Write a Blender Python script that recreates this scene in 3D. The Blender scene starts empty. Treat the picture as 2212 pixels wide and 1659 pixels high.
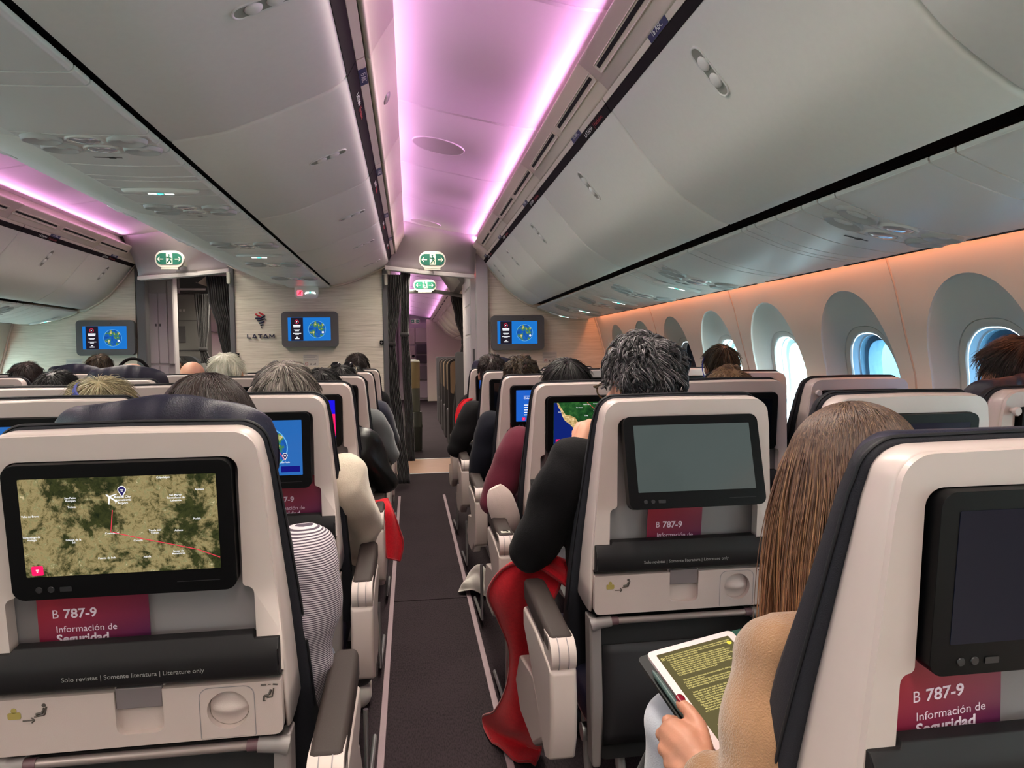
import bpy, bmesh, math, random
import numpy as np
from mathutils import Vector, Matrix, noise
from mathutils.geometry import tessellate_polygon
random.seed(7)
PI = math.pi
SC = bpy.context.scene
COL = SC.collection

# ---------------------------------------------------------------- camera
CAM_H = 1.25
cd = bpy.data.cameras.new('camera')
cam = bpy.data.objects.new('camera', cd)
COL.objects.link(cam)
cd.sensor_fit = 'HORIZONTAL'; cd.sensor_width = 36.0
cd.lens = 36.0 * 1534.0 / 2212.0
cd.clip_start = 0.02; cd.clip_end = 400
cam.location = (0, 0, CAM_H)
cam.rotation_euler = (Matrix.Rotation(-math.radians(8.160), 3, 'Z') @ Matrix.Rotation(math.radians(90 - 2.440), 3, 'X') @ Matrix.Rotation(-0.013, 3, 'Z')).to_euler()
SC.camera = cam

# ---------------------------------------------------------------- view
SC.view_settings.view_transform = 'Standard'
SC.view_settings.look = 'None'
SC.view_settings.gamma = 1.0
SC.view_settings.use_curve_mapping = False
SC.view_settings.exposure = 0.45
SC.cycles.max_bounces = 7; SC.cycles.diffuse_bounces = 4; SC.cycles.glossy_bounces = 2; SC.cycles.transmission_bounces = 2; SC.cycles.transparent_max_bounces = 8
SC.cycles.caustics_reflective = False; SC.cycles.caustics_refractive = False

# ---------------------------------------------------------------- world (daylight outside the windows)
w = bpy.data.worlds.new('daylight'); SC.world = w; w.use_nodes = True
nt = w.node_tree; nt.nodes.clear()
def N(t, **k):
    n = nt.nodes.new(t)
    for a, b in k.items(): setattr(n, a, b)
    return n
wo = N('ShaderNodeOutputWorld'); bg = N('ShaderNodeBackground'); tc = N('ShaderNodeTexCoord')
sx = N('ShaderNodeSeparateXYZ'); rp = N('ShaderNodeValToRGB'); nz = N('ShaderNodeTexNoise'); ad = N('ShaderNodeMath', operation='MULTIPLY_ADD')
nz.inputs['Scale'].default_value = 3.0; nz.inputs['Detail'].default_value = 4
nt.links.new(tc.outputs['Generated'], sx.inputs[0]); nt.links.new(tc.outputs['Generated'], nz.inputs['Vector'])
nt.links.new(nz.outputs['Fac'], ad.inputs[0]); ad.inputs[1].default_value = 0.25
nt.links.new(sx.outputs['Z'], ad.inputs[2])
e = rp.color_ramp.elements
e[0].position = 0.0; e[0].color = (0.30, 0.52, 0.55, 1)
e[1].position = 0.62; e[1].color = (0.75, 0.86, 1.0, 1)
x = rp.color_ramp.elements.new(0.12); x.color = (0.45, 0.72, 0.74, 1)
x = rp.color_ramp.elements.new(0.22); x.color = (0.95, 1.0, 1.0, 1)
nt.links.new(ad.outputs[0], rp.inputs[0]); nt.links.new(rp.outputs[0], bg.inputs[0])
bg.inputs[1].default_value = 20.0
nt.links.new(bg.outputs[0], wo.inputs[0])

# ---------------------------------------------------------------- LED lines of the cabin, added fill lamps
XC = -0.88                      # middle of the cabin
def mir(x): return 2*XC - x
def area(name, loc, rot, sx_, sy_, power, color, spread=180):
    d = bpy.data.lights.new(name, 'AREA'); d.shape = 'RECTANGLE'; d.size = sx_; d.size_y = sy_
    d.energy = power; d.color = color; d.spread = math.radians(spread)
    o = bpy.data.objects.new(name, d); COL.objects.link(o); o.location = loc; o.rotation_euler = rot
    return o
PINK = (1.0, 0.42, 0.88)
for s, yy0, yy1, k in ((1, -3.4, 6.35, 1.0), (1, 9.6, 20.0, 1.0)):
    L = yy1 - yy0; yc = (yy0 + yy1) / 2
    for side in (0, 1):
        X1 = 0.605 if side == 0 else mir(0.605)
        X2 = -0.100 if side == 0 else mir(-0.100)
        sg = 1 if side == 0 else -1
        # outboard cove: above the outboard bins, throws its light up and inboard over the ceiling
        area('cove_light', (X1, yc, 2.238), (math.radians(180), -sg*math.radians(72), 0), 0.02, L, (1.35 if yy0 < 5 else 0.7)*L, PINK, 120)
        # inboard cove: above the centre bins
        area('cove_light', (X2, yc, 2.312), (math.radians(180), sg*math.radians(38), 0), 0.03, L, 1.2*L, (1.0, 0.50, 0.92))
        # warm white line under the outboard cove lip
for side in (0, 1):             # orange sidewall wash hidden above the window panels
    X1 = 1.690 if side == 0 else mir(1.690)
    area('sidewall_light', (X1, 1.5, 1.632), (0, (-1 if side == 0 else 1)*math.radians(12), 0), 0.02, 9.8, 14.0, (1.0, 0.30, 0.12))
CWHITE = (1.0, 0.93, 0.76)
for side in (0, 1):             # added white fill under the aisle ceilings, without any real fixture
    X1 = 0.14 if side == 0 else mir(0.14)
    for (yy, LL, pw) in ((-1.6, 2.6, 42), (3.3, 6.4, 50), (7.6, 0.8, 12), (13.5, 8.0, 90)):
        area('fill_lamp', (X1, yy, 2.27 if yy < 7 or yy > 9 else 2.05), (0, 0, 0), 0.24, LL, pw, CWHITE, 138)

for side in (0, 1):             # portals: help the renderer find the daylight in the window openings
    for kk in range(-8, 7):
        yy = 2.06 + 0.65*kk; X1 = 2.09 if side == 0 else mir(2.09)
        o = area('window_portal', (X1, yy, 1.085), (0, math.radians(90 if side == 0 else -90), 0), 0.52, 0.34, 1, (1, 1, 1)); o.data.cycles.is_portal = True
# ---------------------------------------------------------------- materials
def s2l(c):
    return tuple((v/12.92 if v <= 0.04045 else ((v+0.055)/1.055)**2.4) for v in c)
def C255(r, g, b): return s2l((r/255, g/255, b/255))
MATS = {}
def mat(name, col, rough=0.5, metal=0.0, noise_amt=0.0, nscale=40.0, bump=0.0, bscale=200.0, spec=0.5, emit=None, estr=0.0, sheen=0.0, trans=0.0, coat=0.0, island=None):
    if name in MATS: return MATS[name]
    m = bpy.data.materials.new(name); m.use_nodes = True
    t = m.node_tree; b = t.nodes['Principled BSDF']
    b.inputs['Roughness'].default_value = rough; b.inputs['Metallic'].default_value = metal
    b.inputs['Specular IOR Level'].default_value = spec
    b.inputs['Base Color'].default_value = (*col, 1)
    if sheen: b.inputs['Sheen Weight'].default_value = sheen
    if coat: b.inputs['Coat Weight'].default_value = coat
    if emit: b.inputs['Emission Color'].default_value = (*emit, 1); b.inputs['Emission Strength'].default_value = estr
    if noise_amt or bump:
        tcn = t.nodes.new('ShaderNodeTexCoord')
    if noise_amt:
        n = t.nodes.new('ShaderNodeTexNoise'); n.inputs['Scale'].default_value = nscale; n.inputs['Detail'].default_value = 5
        r = t.nodes.new('ShaderNodeValToRGB')
        r.color_ramp.elements[0].color = (*[max(0, c*(1-noise_amt)) for c in col], 1); r.color_ramp.elements[0].position = 0.3
        r.color_ramp.elements[1].color = (*[min(1, c*(1+noise_amt)) for c in col], 1); r.color_ramp.elements[1].position = 0.7
        t.links.new(tcn.outputs['Object'], n.inputs['Vector']); t.links.new(n.outputs['Fac'], r.inputs[0]); t.links.new(r.outputs[0], b.inputs['Base Color'])
    if island:
        g = t.nodes.new('ShaderNodeNewGeometry'); r = t.nodes.new('ShaderNodeValToRGB')
        els = r.color_ramp.elements
        els[0].position = island[0][0]; els[0].color = (*island[0][1], 1)
        els[1].position = island[-1][0]; els[1].color = (*island[-1][1], 1)
        for p, c in island[1:-1]:
            q = els.new(p); q.color = (*c, 1)
        t.links.new(g.outputs['Random Per Island'], r.inputs[0]); t.links.new(r.outputs[0], b.inputs['Base Color'])
    if bump:
        n2 = t.nodes.new('ShaderNodeTexNoise'); n2.inputs['Scale'].default_value = bscale; n2.inputs['Detail'].default_value = 4
        bp = t.nodes.new('ShaderNodeBump'); bp.inputs['Strength'].default_value = bump; bp.inputs['Distance'].default_value = 0.002
        t.links.new(tcn.outputs['Object'], n2.inputs['Vector']); t.links.new(n2.outputs['Fac'], bp.inputs['Height']); t.links.new(bp.outputs[0], b.inputs['Normal'])
    MATS[name] = m
    return m
def emis(name, col, s=1.0):
    if name in MATS: return MATS[name]
    m = bpy.data.materials.new(name); m.use_nodes = True
    t = m.node_tree; t.nodes.clear()
    o = t.nodes.new('ShaderNodeOutputMaterial'); q = t.nodes.new('ShaderNodeEmission')
    q.inputs[0].default_value = (*col, 1); q.inputs[1].default_value = s
    t.links.new(q.outputs[0], o.inputs[0]); MATS[name] = m
    return m
def node_mat(name):
    m = bpy.data.materials.new(name); m.use_nodes = True; MATS[name] = m
    return m, m.node_tree, m.node_tree.nodes['Principled BSDF']

# ---------------------------------------------------------------- mesh builder
class MB:
    def __init__(s): s.v = []; s.f = []
    def add(s, vs, fs):
        o = len(s.v); s.v += [tuple(p) for p in vs]; s.f += [tuple(i+o for i in f) for f in fs]; return s
    def box(s, x0, x1, y0, y1, z0, z1):
        vs = [(x0,y0,z0),(x1,y0,z0),(x1,y1,z0),(x0,y1,z0),(x0,y0,z1),(x1,y0,z1),(x1,y1,z1),(x0,y1,z1)]
        return s.add(vs, [(0,3,2,1),(4,5,6,7),(0,1,5,4),(1,2,6,5),(2,3,7,6),(3,0,4,7)])
    def prism(s, poly, y0, y1, holes=(), axis='y'):
        """poly in (x,z), extruded along y, optional holes"""
        loops = [list(poly)] + [list(h) for h in holes]
        flat = [p for l in loops for p in l]
        tris = tessellate_polygon([[Vector((p[0], p[1], 0)) for p in l] for l in loops])
        n = len(flat)
        def P(p, y):
            if axis == 'y': return (p[0], y, p[1])
            if axis == 'x': return (y, p[0], p[1])
            return (p[0], p[1], y)
        vs = [P(p, y0) for p in flat] + [P(p, y1) for p in flat]
        fs = [tuple(t) for t in tris] + [tuple(i+n for i in reversed(t)) for t in tris]
        k = 0
        for l in loops:
            m = len(l)
            for i in range(m):
                a, b = k+i, k+(i+1) % m
                fs.append((a, b, b+n, a+n))
            k += m
        return s.add(vs, fs)
    def sheet(s, prof, ys):
        """open profile (x,z) swept over the list ys"""
        vs = [(p[0], y, p[1]) for y in ys for p in prof]; m = len(prof); fs = []
        for j in range(len(ys)-1):
            for i in range(m-1):
                a = j*m+i; fs.append((a, a+1, a+1+m, a+m))
        return s.add(vs, fs)
    def rings(s, rs, cap0=True, cap1=True, closed=True):
        n = len(rs[0]); vs = [p for r in rs for p in r]; fs = []
        for j in range(len(rs)-1):
            for i in range(n if closed else n-1):
                a = j*n+i; b = j*n+(i+1) % n
                fs.append((a, b, b+n, a+n))
        if cap0: fs.append(tuple(range(n-1, -1, -1)))
        if cap1: fs.append(tuple((len(rs)-1)*n+i for i in range(n)))
        return s.add(vs, fs)
    def tube(s, pts, r, n=10, caps=True):
        pts = [Vector(p) for p in pts]; rr = r if isinstance(r, (list, tuple)) else [r]*len(pts)
        rings = []; up = Vector((0, 0, 1)); prev = None
        for i, p in enumerate(pts):
            d = (pts[min(i+1, len(pts)-1)] - pts[max(i-1, 0)]).normalized()
            if prev is None:
                u = d.cross(up) if abs(d.z) < 0.95 else d.cross(Vector((1, 0, 0)))
            else: u = prev - d*prev.dot(d)
            u.normalize(); v = d.cross(u); prev = u
            rings.append([p + (u*math.cos(2*PI*k/n) + v*math.sin(2*PI*k/n))*rr[i] for k in range(n)])
        return s.rings(rings, caps, caps)
    def lathe(s, prof, c=(0,0,0), axis='z', n=24):
        rings = []
        for (r, h) in prof:
            ring = []
            for k in range(n):
                a = 2*PI*k/n; x, y = r*math.cos(a), r*math.sin(a)
                p = {'z': (x, y, h), 'y': (x, h, y), 'x': (h, x, y)}[axis]
                ring.append((p[0]+c[0], p[1]+c[1], p[2]+c[2]))
            rings.append(ring)
        return s.rings(rings)
    def ell(s, c, r, n=20, m=12, R=None):
        rings = []
        for j in range(1, m):
            t = PI*j/m; ring = []
            for k in range(n):
                a = 2*PI*k/n
                p = Vector((r[0]*math.sin(t)*math.cos(a), r[1]*math.sin(t)*math.sin(a), r[2]*math.cos(t)))
                if R is not None: p = R @ p
                ring.append(p + Vector(c))
            rings.append(ring)
        return s.rings(rings)
    def cap(s, p0, p1, r0, r1, n=16):
        p0 = Vector(p0); p1 = Vector(p1); d = (p1-p0); L = d.length
        d = d/L if L > 1e-6 else Vector((0, 0, 1))
        pts = []; rr = []
        for a in (-80, -60, -35, -12): pts.append(p0 + d*r0*math.sin(math.radians(a))); rr.append(r0*math.cos(math.radians(a)))
        pts.append(p0.copy()); rr.append(r0)
        pts.append(p1.copy()); rr.append(r1)
        for a in (12, 35, 60, 80): pts.append(p1 + d*r1*math.sin(math.radians(a))); rr.append(r1*math.cos(math.radians(a)))
        u = d.cross(Vector((0, 0, 1))) if abs(d.z) < 0.95 else d.cross(Vector((1, 0, 0)))
        u.normalize(); v = d.cross(u)
        return s.rings([[p + (u*math.cos(2*PI*k/n) + v*math.sin(2*PI*k/n))*r for k in range(n)] for p, r in zip(pts, rr)])
    def grid(s, fn, nu, nv):
        vs = [fn(i/nu, j/nv) for j in range(nv+1) for i in range(nu+1)]; fs = []
        for j in range(nv):
            for i in range(nu):
                a = j*(nu+1)+i; fs.append((a, a+1, a+nu+2, a+nu+1))
        return s.add(vs, fs)
    def xf(s, M, start=0):
        for i in range(start, len(s.v)): s.v[i] = tuple(M @ Vector(s.v[i]))
        return s
    def mesh(s, name, mats, smooth=35, fix=True):
        me = bpy.data.meshes.new(name); me.from_pydata(s.v, [], s.f); me.validate()
        if fix:
            bm = bmesh.new(); bm.from_mesh(me); bmesh.ops.recalc_face_normals(bm, faces=bm.faces); bm.to_mesh(me); bm.free()
        for m in (mats if isinstance(mats, (list, tuple)) else [mats]): me.materials.append(m)
        if smooth:
            me.shade_smooth()
            if smooth < 180: me.set_sharp_from_angle(angle=math.radians(smooth))
        return me
    def build(s, name, mats, parent=None, bevel=0, smooth=35, seg=2, loc=None, rot=None, fix=True, solid=0, sub=0):
        o = bpy.data.objects.new(name, s.mesh(name, mats, smooth, fix)); COL.objects.link(o)
        if parent: o.parent = parent
        if solid:
            q = o.modifiers.new('solid', 'SOLIDIFY'); q.thickness = solid; q.offset = 0
        if bevel:
            q = o.modifiers.new('bevel', 'BEVEL'); q.width = bevel; q.segments = seg; q.limit_method = 'ANGLE'; q.angle_limit = math.radians(38)
            q.harden_normals = True
        if sub:
            q = o.modifiers.new('sub', 'SUBSURF'); q.levels = sub; q.render_levels = sub
        if loc is not None: o.location = loc
        if rot is not None: o.rotation_euler = rot
        return o

def rrect(x0, x1, z0, z1, r, n=5):
    if not isinstance(r, (tuple, list)): r = (r,)*4
    pts = []
    for (cx, cz, rr, a0) in ((x1-r[0], z0+r[0], r[0], -90), (x1-r[1], z1-r[1], r[1], 0), (x0+r[2], z1-r[2], r[2], 90), (x0+r[3], z0+r[3], r[3], 180)):
        for k in range(n+1):
            a = math.radians(a0 + 90*k/n); pts.append((cx+rr*math.cos(a), cz+rr*math.sin(a)))
    return pts
def ellpts(cx, cz, rx, rz, n=32): return [(cx+rx*math.cos(2*PI*k/n), cz+rz*math.sin(2*PI*k/n)) for k in range(n)]
def smoothline(pts, n=6):
    """Catmull-Rom through the points"""
    out = []; P = [pts[0]] + list(pts) + [pts[-1]]
    for i in range(1, len(P)-2):
        for k in range(n):
            t = k/n; a, b, c, d = [Vector(P[i+j]) for j in (-1, 0, 1, 2)]
            out.append(tuple(0.5*((2*b) + (c-a)*t + (2*a-5*b+4*c-d)*t*t + (3*b-a-3*c+d)*t**3)))
    out.append(tuple(pts[-1])); return out

# ---------------------------------------------------------------- names, labels
def tag(o, label=None, cat=None, group=None, kind=None):
    if label: o['label'] = label
    if cat: o['category'] = cat
    if group: o['group'] = group
    if kind: o['kind'] = kind
    return o
def empty(name, loc=(0,0,0), rz=0, label=None, cat=None, group=None):
    o = bpy.data.objects.new(name, None); COL.objects.link(o); o.location = loc; o.rotation_euler = (0, 0, rz)
    o.empty_display_size = 0.1
    return tag(o, label, cat, group)
def copy_tree(o, parent=None):
    c = o.copy(); COL.objects.link(c); c.parent = parent
    for ch in o.children: copy_tree(ch, c)
    return c
def drop(o):
    for ch in list(o.children): drop(ch)
    bpy.data.objects.remove(o)

def text(name, body, size, m, parent=None, loc=(0,0,0), rot=(PI/2, 0, 0), ext=0.0004, align='LEFT', sx_=1.0, bold=0.0, space=1.0):
    cu = bpy.data.curves.new(name, 'FONT'); cu.body = body; cu.size = size; cu.extrude = ext; cu.align_x = align; cu.align_y = 'CENTER'
    cu.resolution_u = 3; cu.offset = bold; cu.space_character = space
    o = bpy.data.objects.new(name, cu); COL.objects.link(o)
    dg = bpy.context.evaluated_depsgraph_get(); dg.update()
    me = bpy.data.meshes.new_from_object(o.evaluated_get(dg)); bpy.data.objects.remove(o)
    me.materials.clear(); me.materials.append(m)
    n = bpy.data.objects.new(name, me); COL.objects.link(n); n.parent = parent; n.location = loc; n.rotation_euler = rot; n.scale = (sx_, 1, 1)
    return n
def blob(mb, voxel, smooth=4):
    """fuse overlapping closed shapes into one continuous skin"""
    me = mb.mesh('tmp', [], smooth=0); o = bpy.data.objects.new('tmp', me); COL.objects.link(o)
    r = o.modifiers.new('r', 'REMESH'); r.mode = 'VOXEL'; r.voxel_size = voxel; r.use_smooth_shade = True
    if smooth: q = o.modifiers.new('s', 'SMOOTH'); q.iterations = smooth; q.factor = 0.5
    dg = bpy.context.evaluated_depsgraph_get(); dg.update()
    out = bpy.data.meshes.new_from_object(o.evaluated_get(dg)); bpy.data.objects.remove(o); bpy.data.meshes.remove(me)
    out.shade_smooth()
    return out
def link(name, me, m, parent=None, loc=None):
    o = bpy.data.objects.new(name, me); COL.objects.link(o); me.materials.clear()
    for q in (m if isinstance(m, (list, tuple)) else [m]): me.materials.append(q)
    if parent: o.parent = parent
    if loc: o.location = loc
    return o
# ---------------------------------------------------------------- colours of the cabin
M_WHITE = mat('cabin_white', C255(232, 231, 224), 0.52, noise_amt=0.012, nscale=60, spec=0.35)
M_PSU = mat('service_panel_plastic', C255(226, 226, 222), 0.36)
M_CREAM = mat('fascia_cream', C255(222, 212, 196), 0.45)
M_CEIL = mat('ceiling_panel', C255(228, 220, 226), 0.9, spec=0.15)
M_STRIP = mat('handle_strip', C255(46, 42, 44), 0.85, spec=0.05)
M_BLACK = mat('matte_black', (0.004, 0.004, 0.005), 0.7, spec=0.1)
M_NAVYLBL = mat('label_navy', C255(36, 38, 92), 0.4)
M_TXT = mat('print_white', C255(235, 235, 235), 0.5)
M_TXTRED = mat('print_red', C255(170, 62, 70), 0.5)
M_PRINT = mat('print_dark', C255(70, 62, 58), 0.6)
M_WALL = mat('sidewall_panel', C255(222, 214, 206), 0.5)
M_RECESS = mat('window_surround', C255(196, 197, 192), 0.5)
M_ALU = mat('aluminium', C255(178, 178, 180), 0.35, metal=0.85)
M_RAIL = mat('rail_cover', C255(150, 128, 134), 0.55, noise_amt=0.06, nscale=15)

def carpet(name, c1, c2):
    m, t, b = node_mat(name)
    tcn = t.nodes.new('ShaderNodeTexCoord'); n = t.nodes.new('ShaderNodeTexNoise'); n.inputs['Scale'].default_value = 260; n.inputs['Detail'].default_value = 3
    n2 = t.nodes.new('ShaderNodeTexNoise'); n2.inputs['Scale'].default_value = 3.0
    mp = t.nodes.new('ShaderNodeMapping'); mp.inputs['Scale'].default_value = (1, 0.25, 1)
    r = t.nodes.new('ShaderNodeValToRGB'); r.color_ramp.elements[0].color = (*c1, 1); r.color_ramp.elements[1].color = (*c2, 1)
    r.color_ramp.elements[0].position = 0.35; r.color_ramp.elements[1].position = 0.7
    mx = t.nodes.new('ShaderNodeMath'); mx.operation = 'MULTIPLY_ADD'; mx.inputs[1].default_value = 0.25
    bp = t.nodes.new('ShaderNodeBump'); bp.inputs['Strength'].default_value = 0.7; bp.inputs['Distance'].default_value = 0.003
    t.links.new(tcn.outputs['Object'], mp.inputs[0]); t.links.new(mp.outputs[0], n.inputs['Vector']); t.links.new(tcn.outputs['Object'], n2.inputs['Vector'])
    t.links.new(n2.outputs['Fac'], mx.inputs[0]); t.links.new(n.outputs['Fac'], mx.inputs[2])
    t.links.new(mx.outputs[0], r.inputs[0]); t.links.new(r.outputs[0], b.inputs['Base Color']); t.links.new(n.outputs['Fac'], bp.inputs['Height']); t.links.new(bp.outputs[0], b.inputs['Normal'])
    b.inputs['Roughness'].default_value = 0.95; b.inputs['Specular IOR Level'].default_value = 0.15
    return m
M_CARPET = carpet('aisle_carpet', C255(28, 22, 25), C255(54, 45, 49))

def grasscloth(name, ca, cb):
    """horizontal woven-grass wall covering: thin darker threads of uneven length"""
    m, t, b = node_mat(name)
    tcn = t.nodes.new('ShaderNodeTexCoord'); mp = t.nodes.new('ShaderNodeMapping'); mp.inputs['Scale'].default_value = (4.5, 4.5, 150)
    n = t.nodes.new('ShaderNodeTexNoise'); n.inputs['Scale'].default_value = 1.0; n.inputs['Detail'].default_value = 4; n.inputs['Roughness'].default_value = 0.65
    r = t.nodes.new('ShaderNodeValToRGB'); e = r.color_ramp.elements
    e[0].position = 0.30; e[0].color = (*[c*0.78 for c in ca], 1); e[1].position = 0.62; e[1].color = (*cb, 1)
    q = e.new(0.42); q.color = (*ca, 1)
    t.links.new(tcn.outputs['Object'], mp.inputs[0]); t.links.new(mp.outputs[0], n.inputs['Vector']); t.links.new(n.outputs['Fac'], r.inputs[0]); t.links.new(r.outputs[0], b.inputs['Base Color'])
    bp = t.nodes.new('ShaderNodeBump'); bp.inputs['Strength'].default_value = 0.35; bp.inputs['Distance'].default_value = 0.002
    t.links.new(n.outputs['Fac'], bp.inputs['Height']); t.links.new(bp.outputs[0], b.inputs['Normal'])
    b.inputs['Roughness'].default_value = 0.7
    return m
M_GRASS = grasscloth('grasscloth_wall', C255(216, 204, 186), C255(234, 224, 208))

def struct(name, mb, m, **k):
    o = mb.build(name, m, **k); o['kind'] = 'structure'; return o

YB0, YBR, YBC, YBL = -3.6, 6.5, 6.6, 6.9
# floor
mb = MB(); mb.box(-3.7, 1.95, YB0, 7.5, -0.06, 0.0); struct('floor', mb, M_CARPET)
M_WOOD, t, b = node_mat('entry_floor_wood')
tcn = t.nodes.new('ShaderNodeTexCoord'); mp = t.nodes.new('ShaderNodeMapping'); mp.inputs['Scale'].default_value = (3, 26, 3)
n = t.nodes.new('ShaderNodeTexNoise'); n.inputs['Scale'].default_value = 2; n.inputs['Detail'].default_value = 5
r = t.nodes.new('ShaderNodeValToRGB'); r.color_ramp.elements[0].color = (*C255(150, 112, 90), 1); r.color_ramp.elements[1].color = (*C255(196, 158, 130), 1)
t.links.new(tcn.outputs['Object'], mp.inputs[0]); t.links.new(mp.outputs[0], n.inputs['Vector']); t.links.new(n.outputs['Fac'], r.inputs[0]); t.links.new(r.outputs[0], b.inputs['Base Color'])
b.inputs['Roughness'].default_value = 0.4
mb = MB(); mb.box(-3.7, 1.95, 7.5, 8.55, -0.06, 0.0); struct('floor', mb, M_WOOD)
mb = MB(); mb.box(-3.7, 1.95, 8.55, 22.0, -0.06, 0.0); struct('floor', mb, M_CARPET)
# rail covers along both aisles, a cross joint strip between the carpet lengths
k = 1
for xa in (-0.112, 0.279, mir(-0.112), mir(0.279)):
    mb = MB(); mb.box(xa-0.011, xa+0.011, YB0, 6.3, 0.0, 0.006); struct('trim_%d' % k, mb, M_RAIL, bevel=0.002); k += 1
for (xx0, xx1) in ((-0.10, 0.268), (mir(0.268), mir(-0.10))):
    mb = MB(); mb.box(xx0, xx1, 3.60, 3.625, 0.0, 0.004); struct('trim_%d' % k, mb, M_CARPET, bevel=0.002); k += 1
for yy in (7.5, 8.55):
    mb = MB(); mb.box(-0.2, 0.62, yy-0.012, yy+0.012, 0.0, 0.005); struct('trim_%d' % k, mb, M_ALU, bevel=0.002); k += 1

# ceiling: one shallow vault over the whole cabin
half = [(0.72, 2.280), (0.66, 2.283), (0.60, 2.286), (0.53, 2.290), (0.45, 2.300), (0.308, 2.327), (0.123, 2.362), (-0.026, 2.398), (-0.25, 2.44), (-0.55, 2.475), (XC, 2.49)]
prof = half + [(mir(x), z) for x, z in half[-2::-1]]
prof = smoothline(prof, 4)
def vault(y0, y1, name='ceiling'):
    mb = MB(); mb.sheet(prof, [y0, y1]); return struct(name, mb, M_CEIL, solid=0.01, smooth=180)
seams = [-3.6, -2.1, -1.0, 0.06, 1.1, 2.13, 3.27, 4.29, 5.2, 6.45]
for i in range(len(seams)-1): vault(seams[i]+0.003, seams[i+1]-0.003)
for i, y in enumerate(seams[1:-1]):     # joint battens between the ceiling panels
    mb = MB(); mb.sheet([(x, z-0.003) for x, z in prof], [y-0.010, y-0.004, y+0.004, y+0.010])
    struct('trim_%d' % k, mb, M_CEIL, solid=0.006, bevel=0.0015, smooth=180); k += 1
def ceil_z(x):
    x = x if x > XC else mir(x)
    for a, b2 in zip(prof, prof[1:]):
        if b2[0] <= x <= a[0]: return a[1] + (b2[1]-a[1])*(x-a[0])/(b2[0]-a[0])
    return 2.3
# the oval covers in the aisle ceilings
for i, (x0, y0, rx, ry) in enumerate([(0.17, 3.8, 0.14, 0.13), (0.15, 6.0, 0.13, 0.10), (mir(0.15), 3.8, 0.12, 0.13), (0.17, 0.9, 0.14, 0.13)]):
    sl = (ceil_z(x0+0.1)-ceil_z(x0-0.1))/0.2
    mb = MB()
    out = ellpts(0, 0, rx, ry, 48); inn = ellpts(0, 0, rx-0.006, ry-0.006, 48)
    mb.prism(out, -0.004, 0.004, [inn], axis='z')
    z0 = ceil_z(x0)-0.006
    o = mb.build('ceiling_cover', M_CEIL, loc=(x0, y0, z0), rot=(0, -math.atan(sl), 0), bevel=0.001)
    mb = MB(); mb.prism(inn, -0.002, 0.004, axis='z'); mb.build('cover_plate', mat('ceiling_cover_plate', C255(205, 192, 200), 0.6), parent=o)
    tag(o, ['round flush cover in the pink aisle ceiling, nearest large one over the right aisle', 'round flush cover in the ceiling just before the exit sign of the right aisle',
            'round flush cover in the pink ceiling over the left aisle', 'round flush ceiling cover behind the camera over the right aisle'][i], 'ceiling cover')

# -------------------------------------------------------- side walls with their big oval window recesses
def wx(z):          # outboard wall x over height (right side)
    P = [(-0.02, 1.60), (0.15, 1.74), (0.45, 1.845), (0.9, 1.872), (1.15, 1.850), (1.33, 1.80), (1.48, 1.762), (1.66, 1.70), (1.72, 1.66)]
    for (za, xa), (zb, xb) in zip(P, P[1:]):
        if z <= zb:
            u = max(0, (z-za)/(zb-za)); return xa + (xb-xa)*u
    return P[-1][1]
WSP = 0.65
WY0 = 2.06
ZTOP, ZBOT = 1.70, 0.55
def outline_recess(a):      # tall egg, apex on top
    c, s_ = math.cos(a), math.sin(a)
    rz = 0.375 if s_ > 0 else 0.33
    rx = 0.245
    return (rx*math.copysign(abs(c)**0.93, c), 1.115 + rz*math.copysign(abs(s_)**0.93, s_))
def outline_win(a, kx=1.0, off=0.0):
    c, s_ = math.cos(a), math.sin(a); e_ = 0.80
    return (0.012 + (0.152*kx+off)*math.copysign(abs(c)**e_, c), 1.085 + (0.232*kx+off)*math.copysign(abs(s_)**e_, s_))
def rect_pt(a, hw, z0, z1, zc):
    c, s_ = math.cos(a), math.sin(a); t_ = 1e9
    if abs(c) > 1e-6: t_ = min(t_, hw/abs(c))
    if s_ > 1e-6: t_ = min(t_, (z1-zc)/s_)
    if s_ < -1e-6: t_ = min(t_, (zc-z0)/(-s_))
    return (c*t_, zc + s_*t_)
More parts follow.
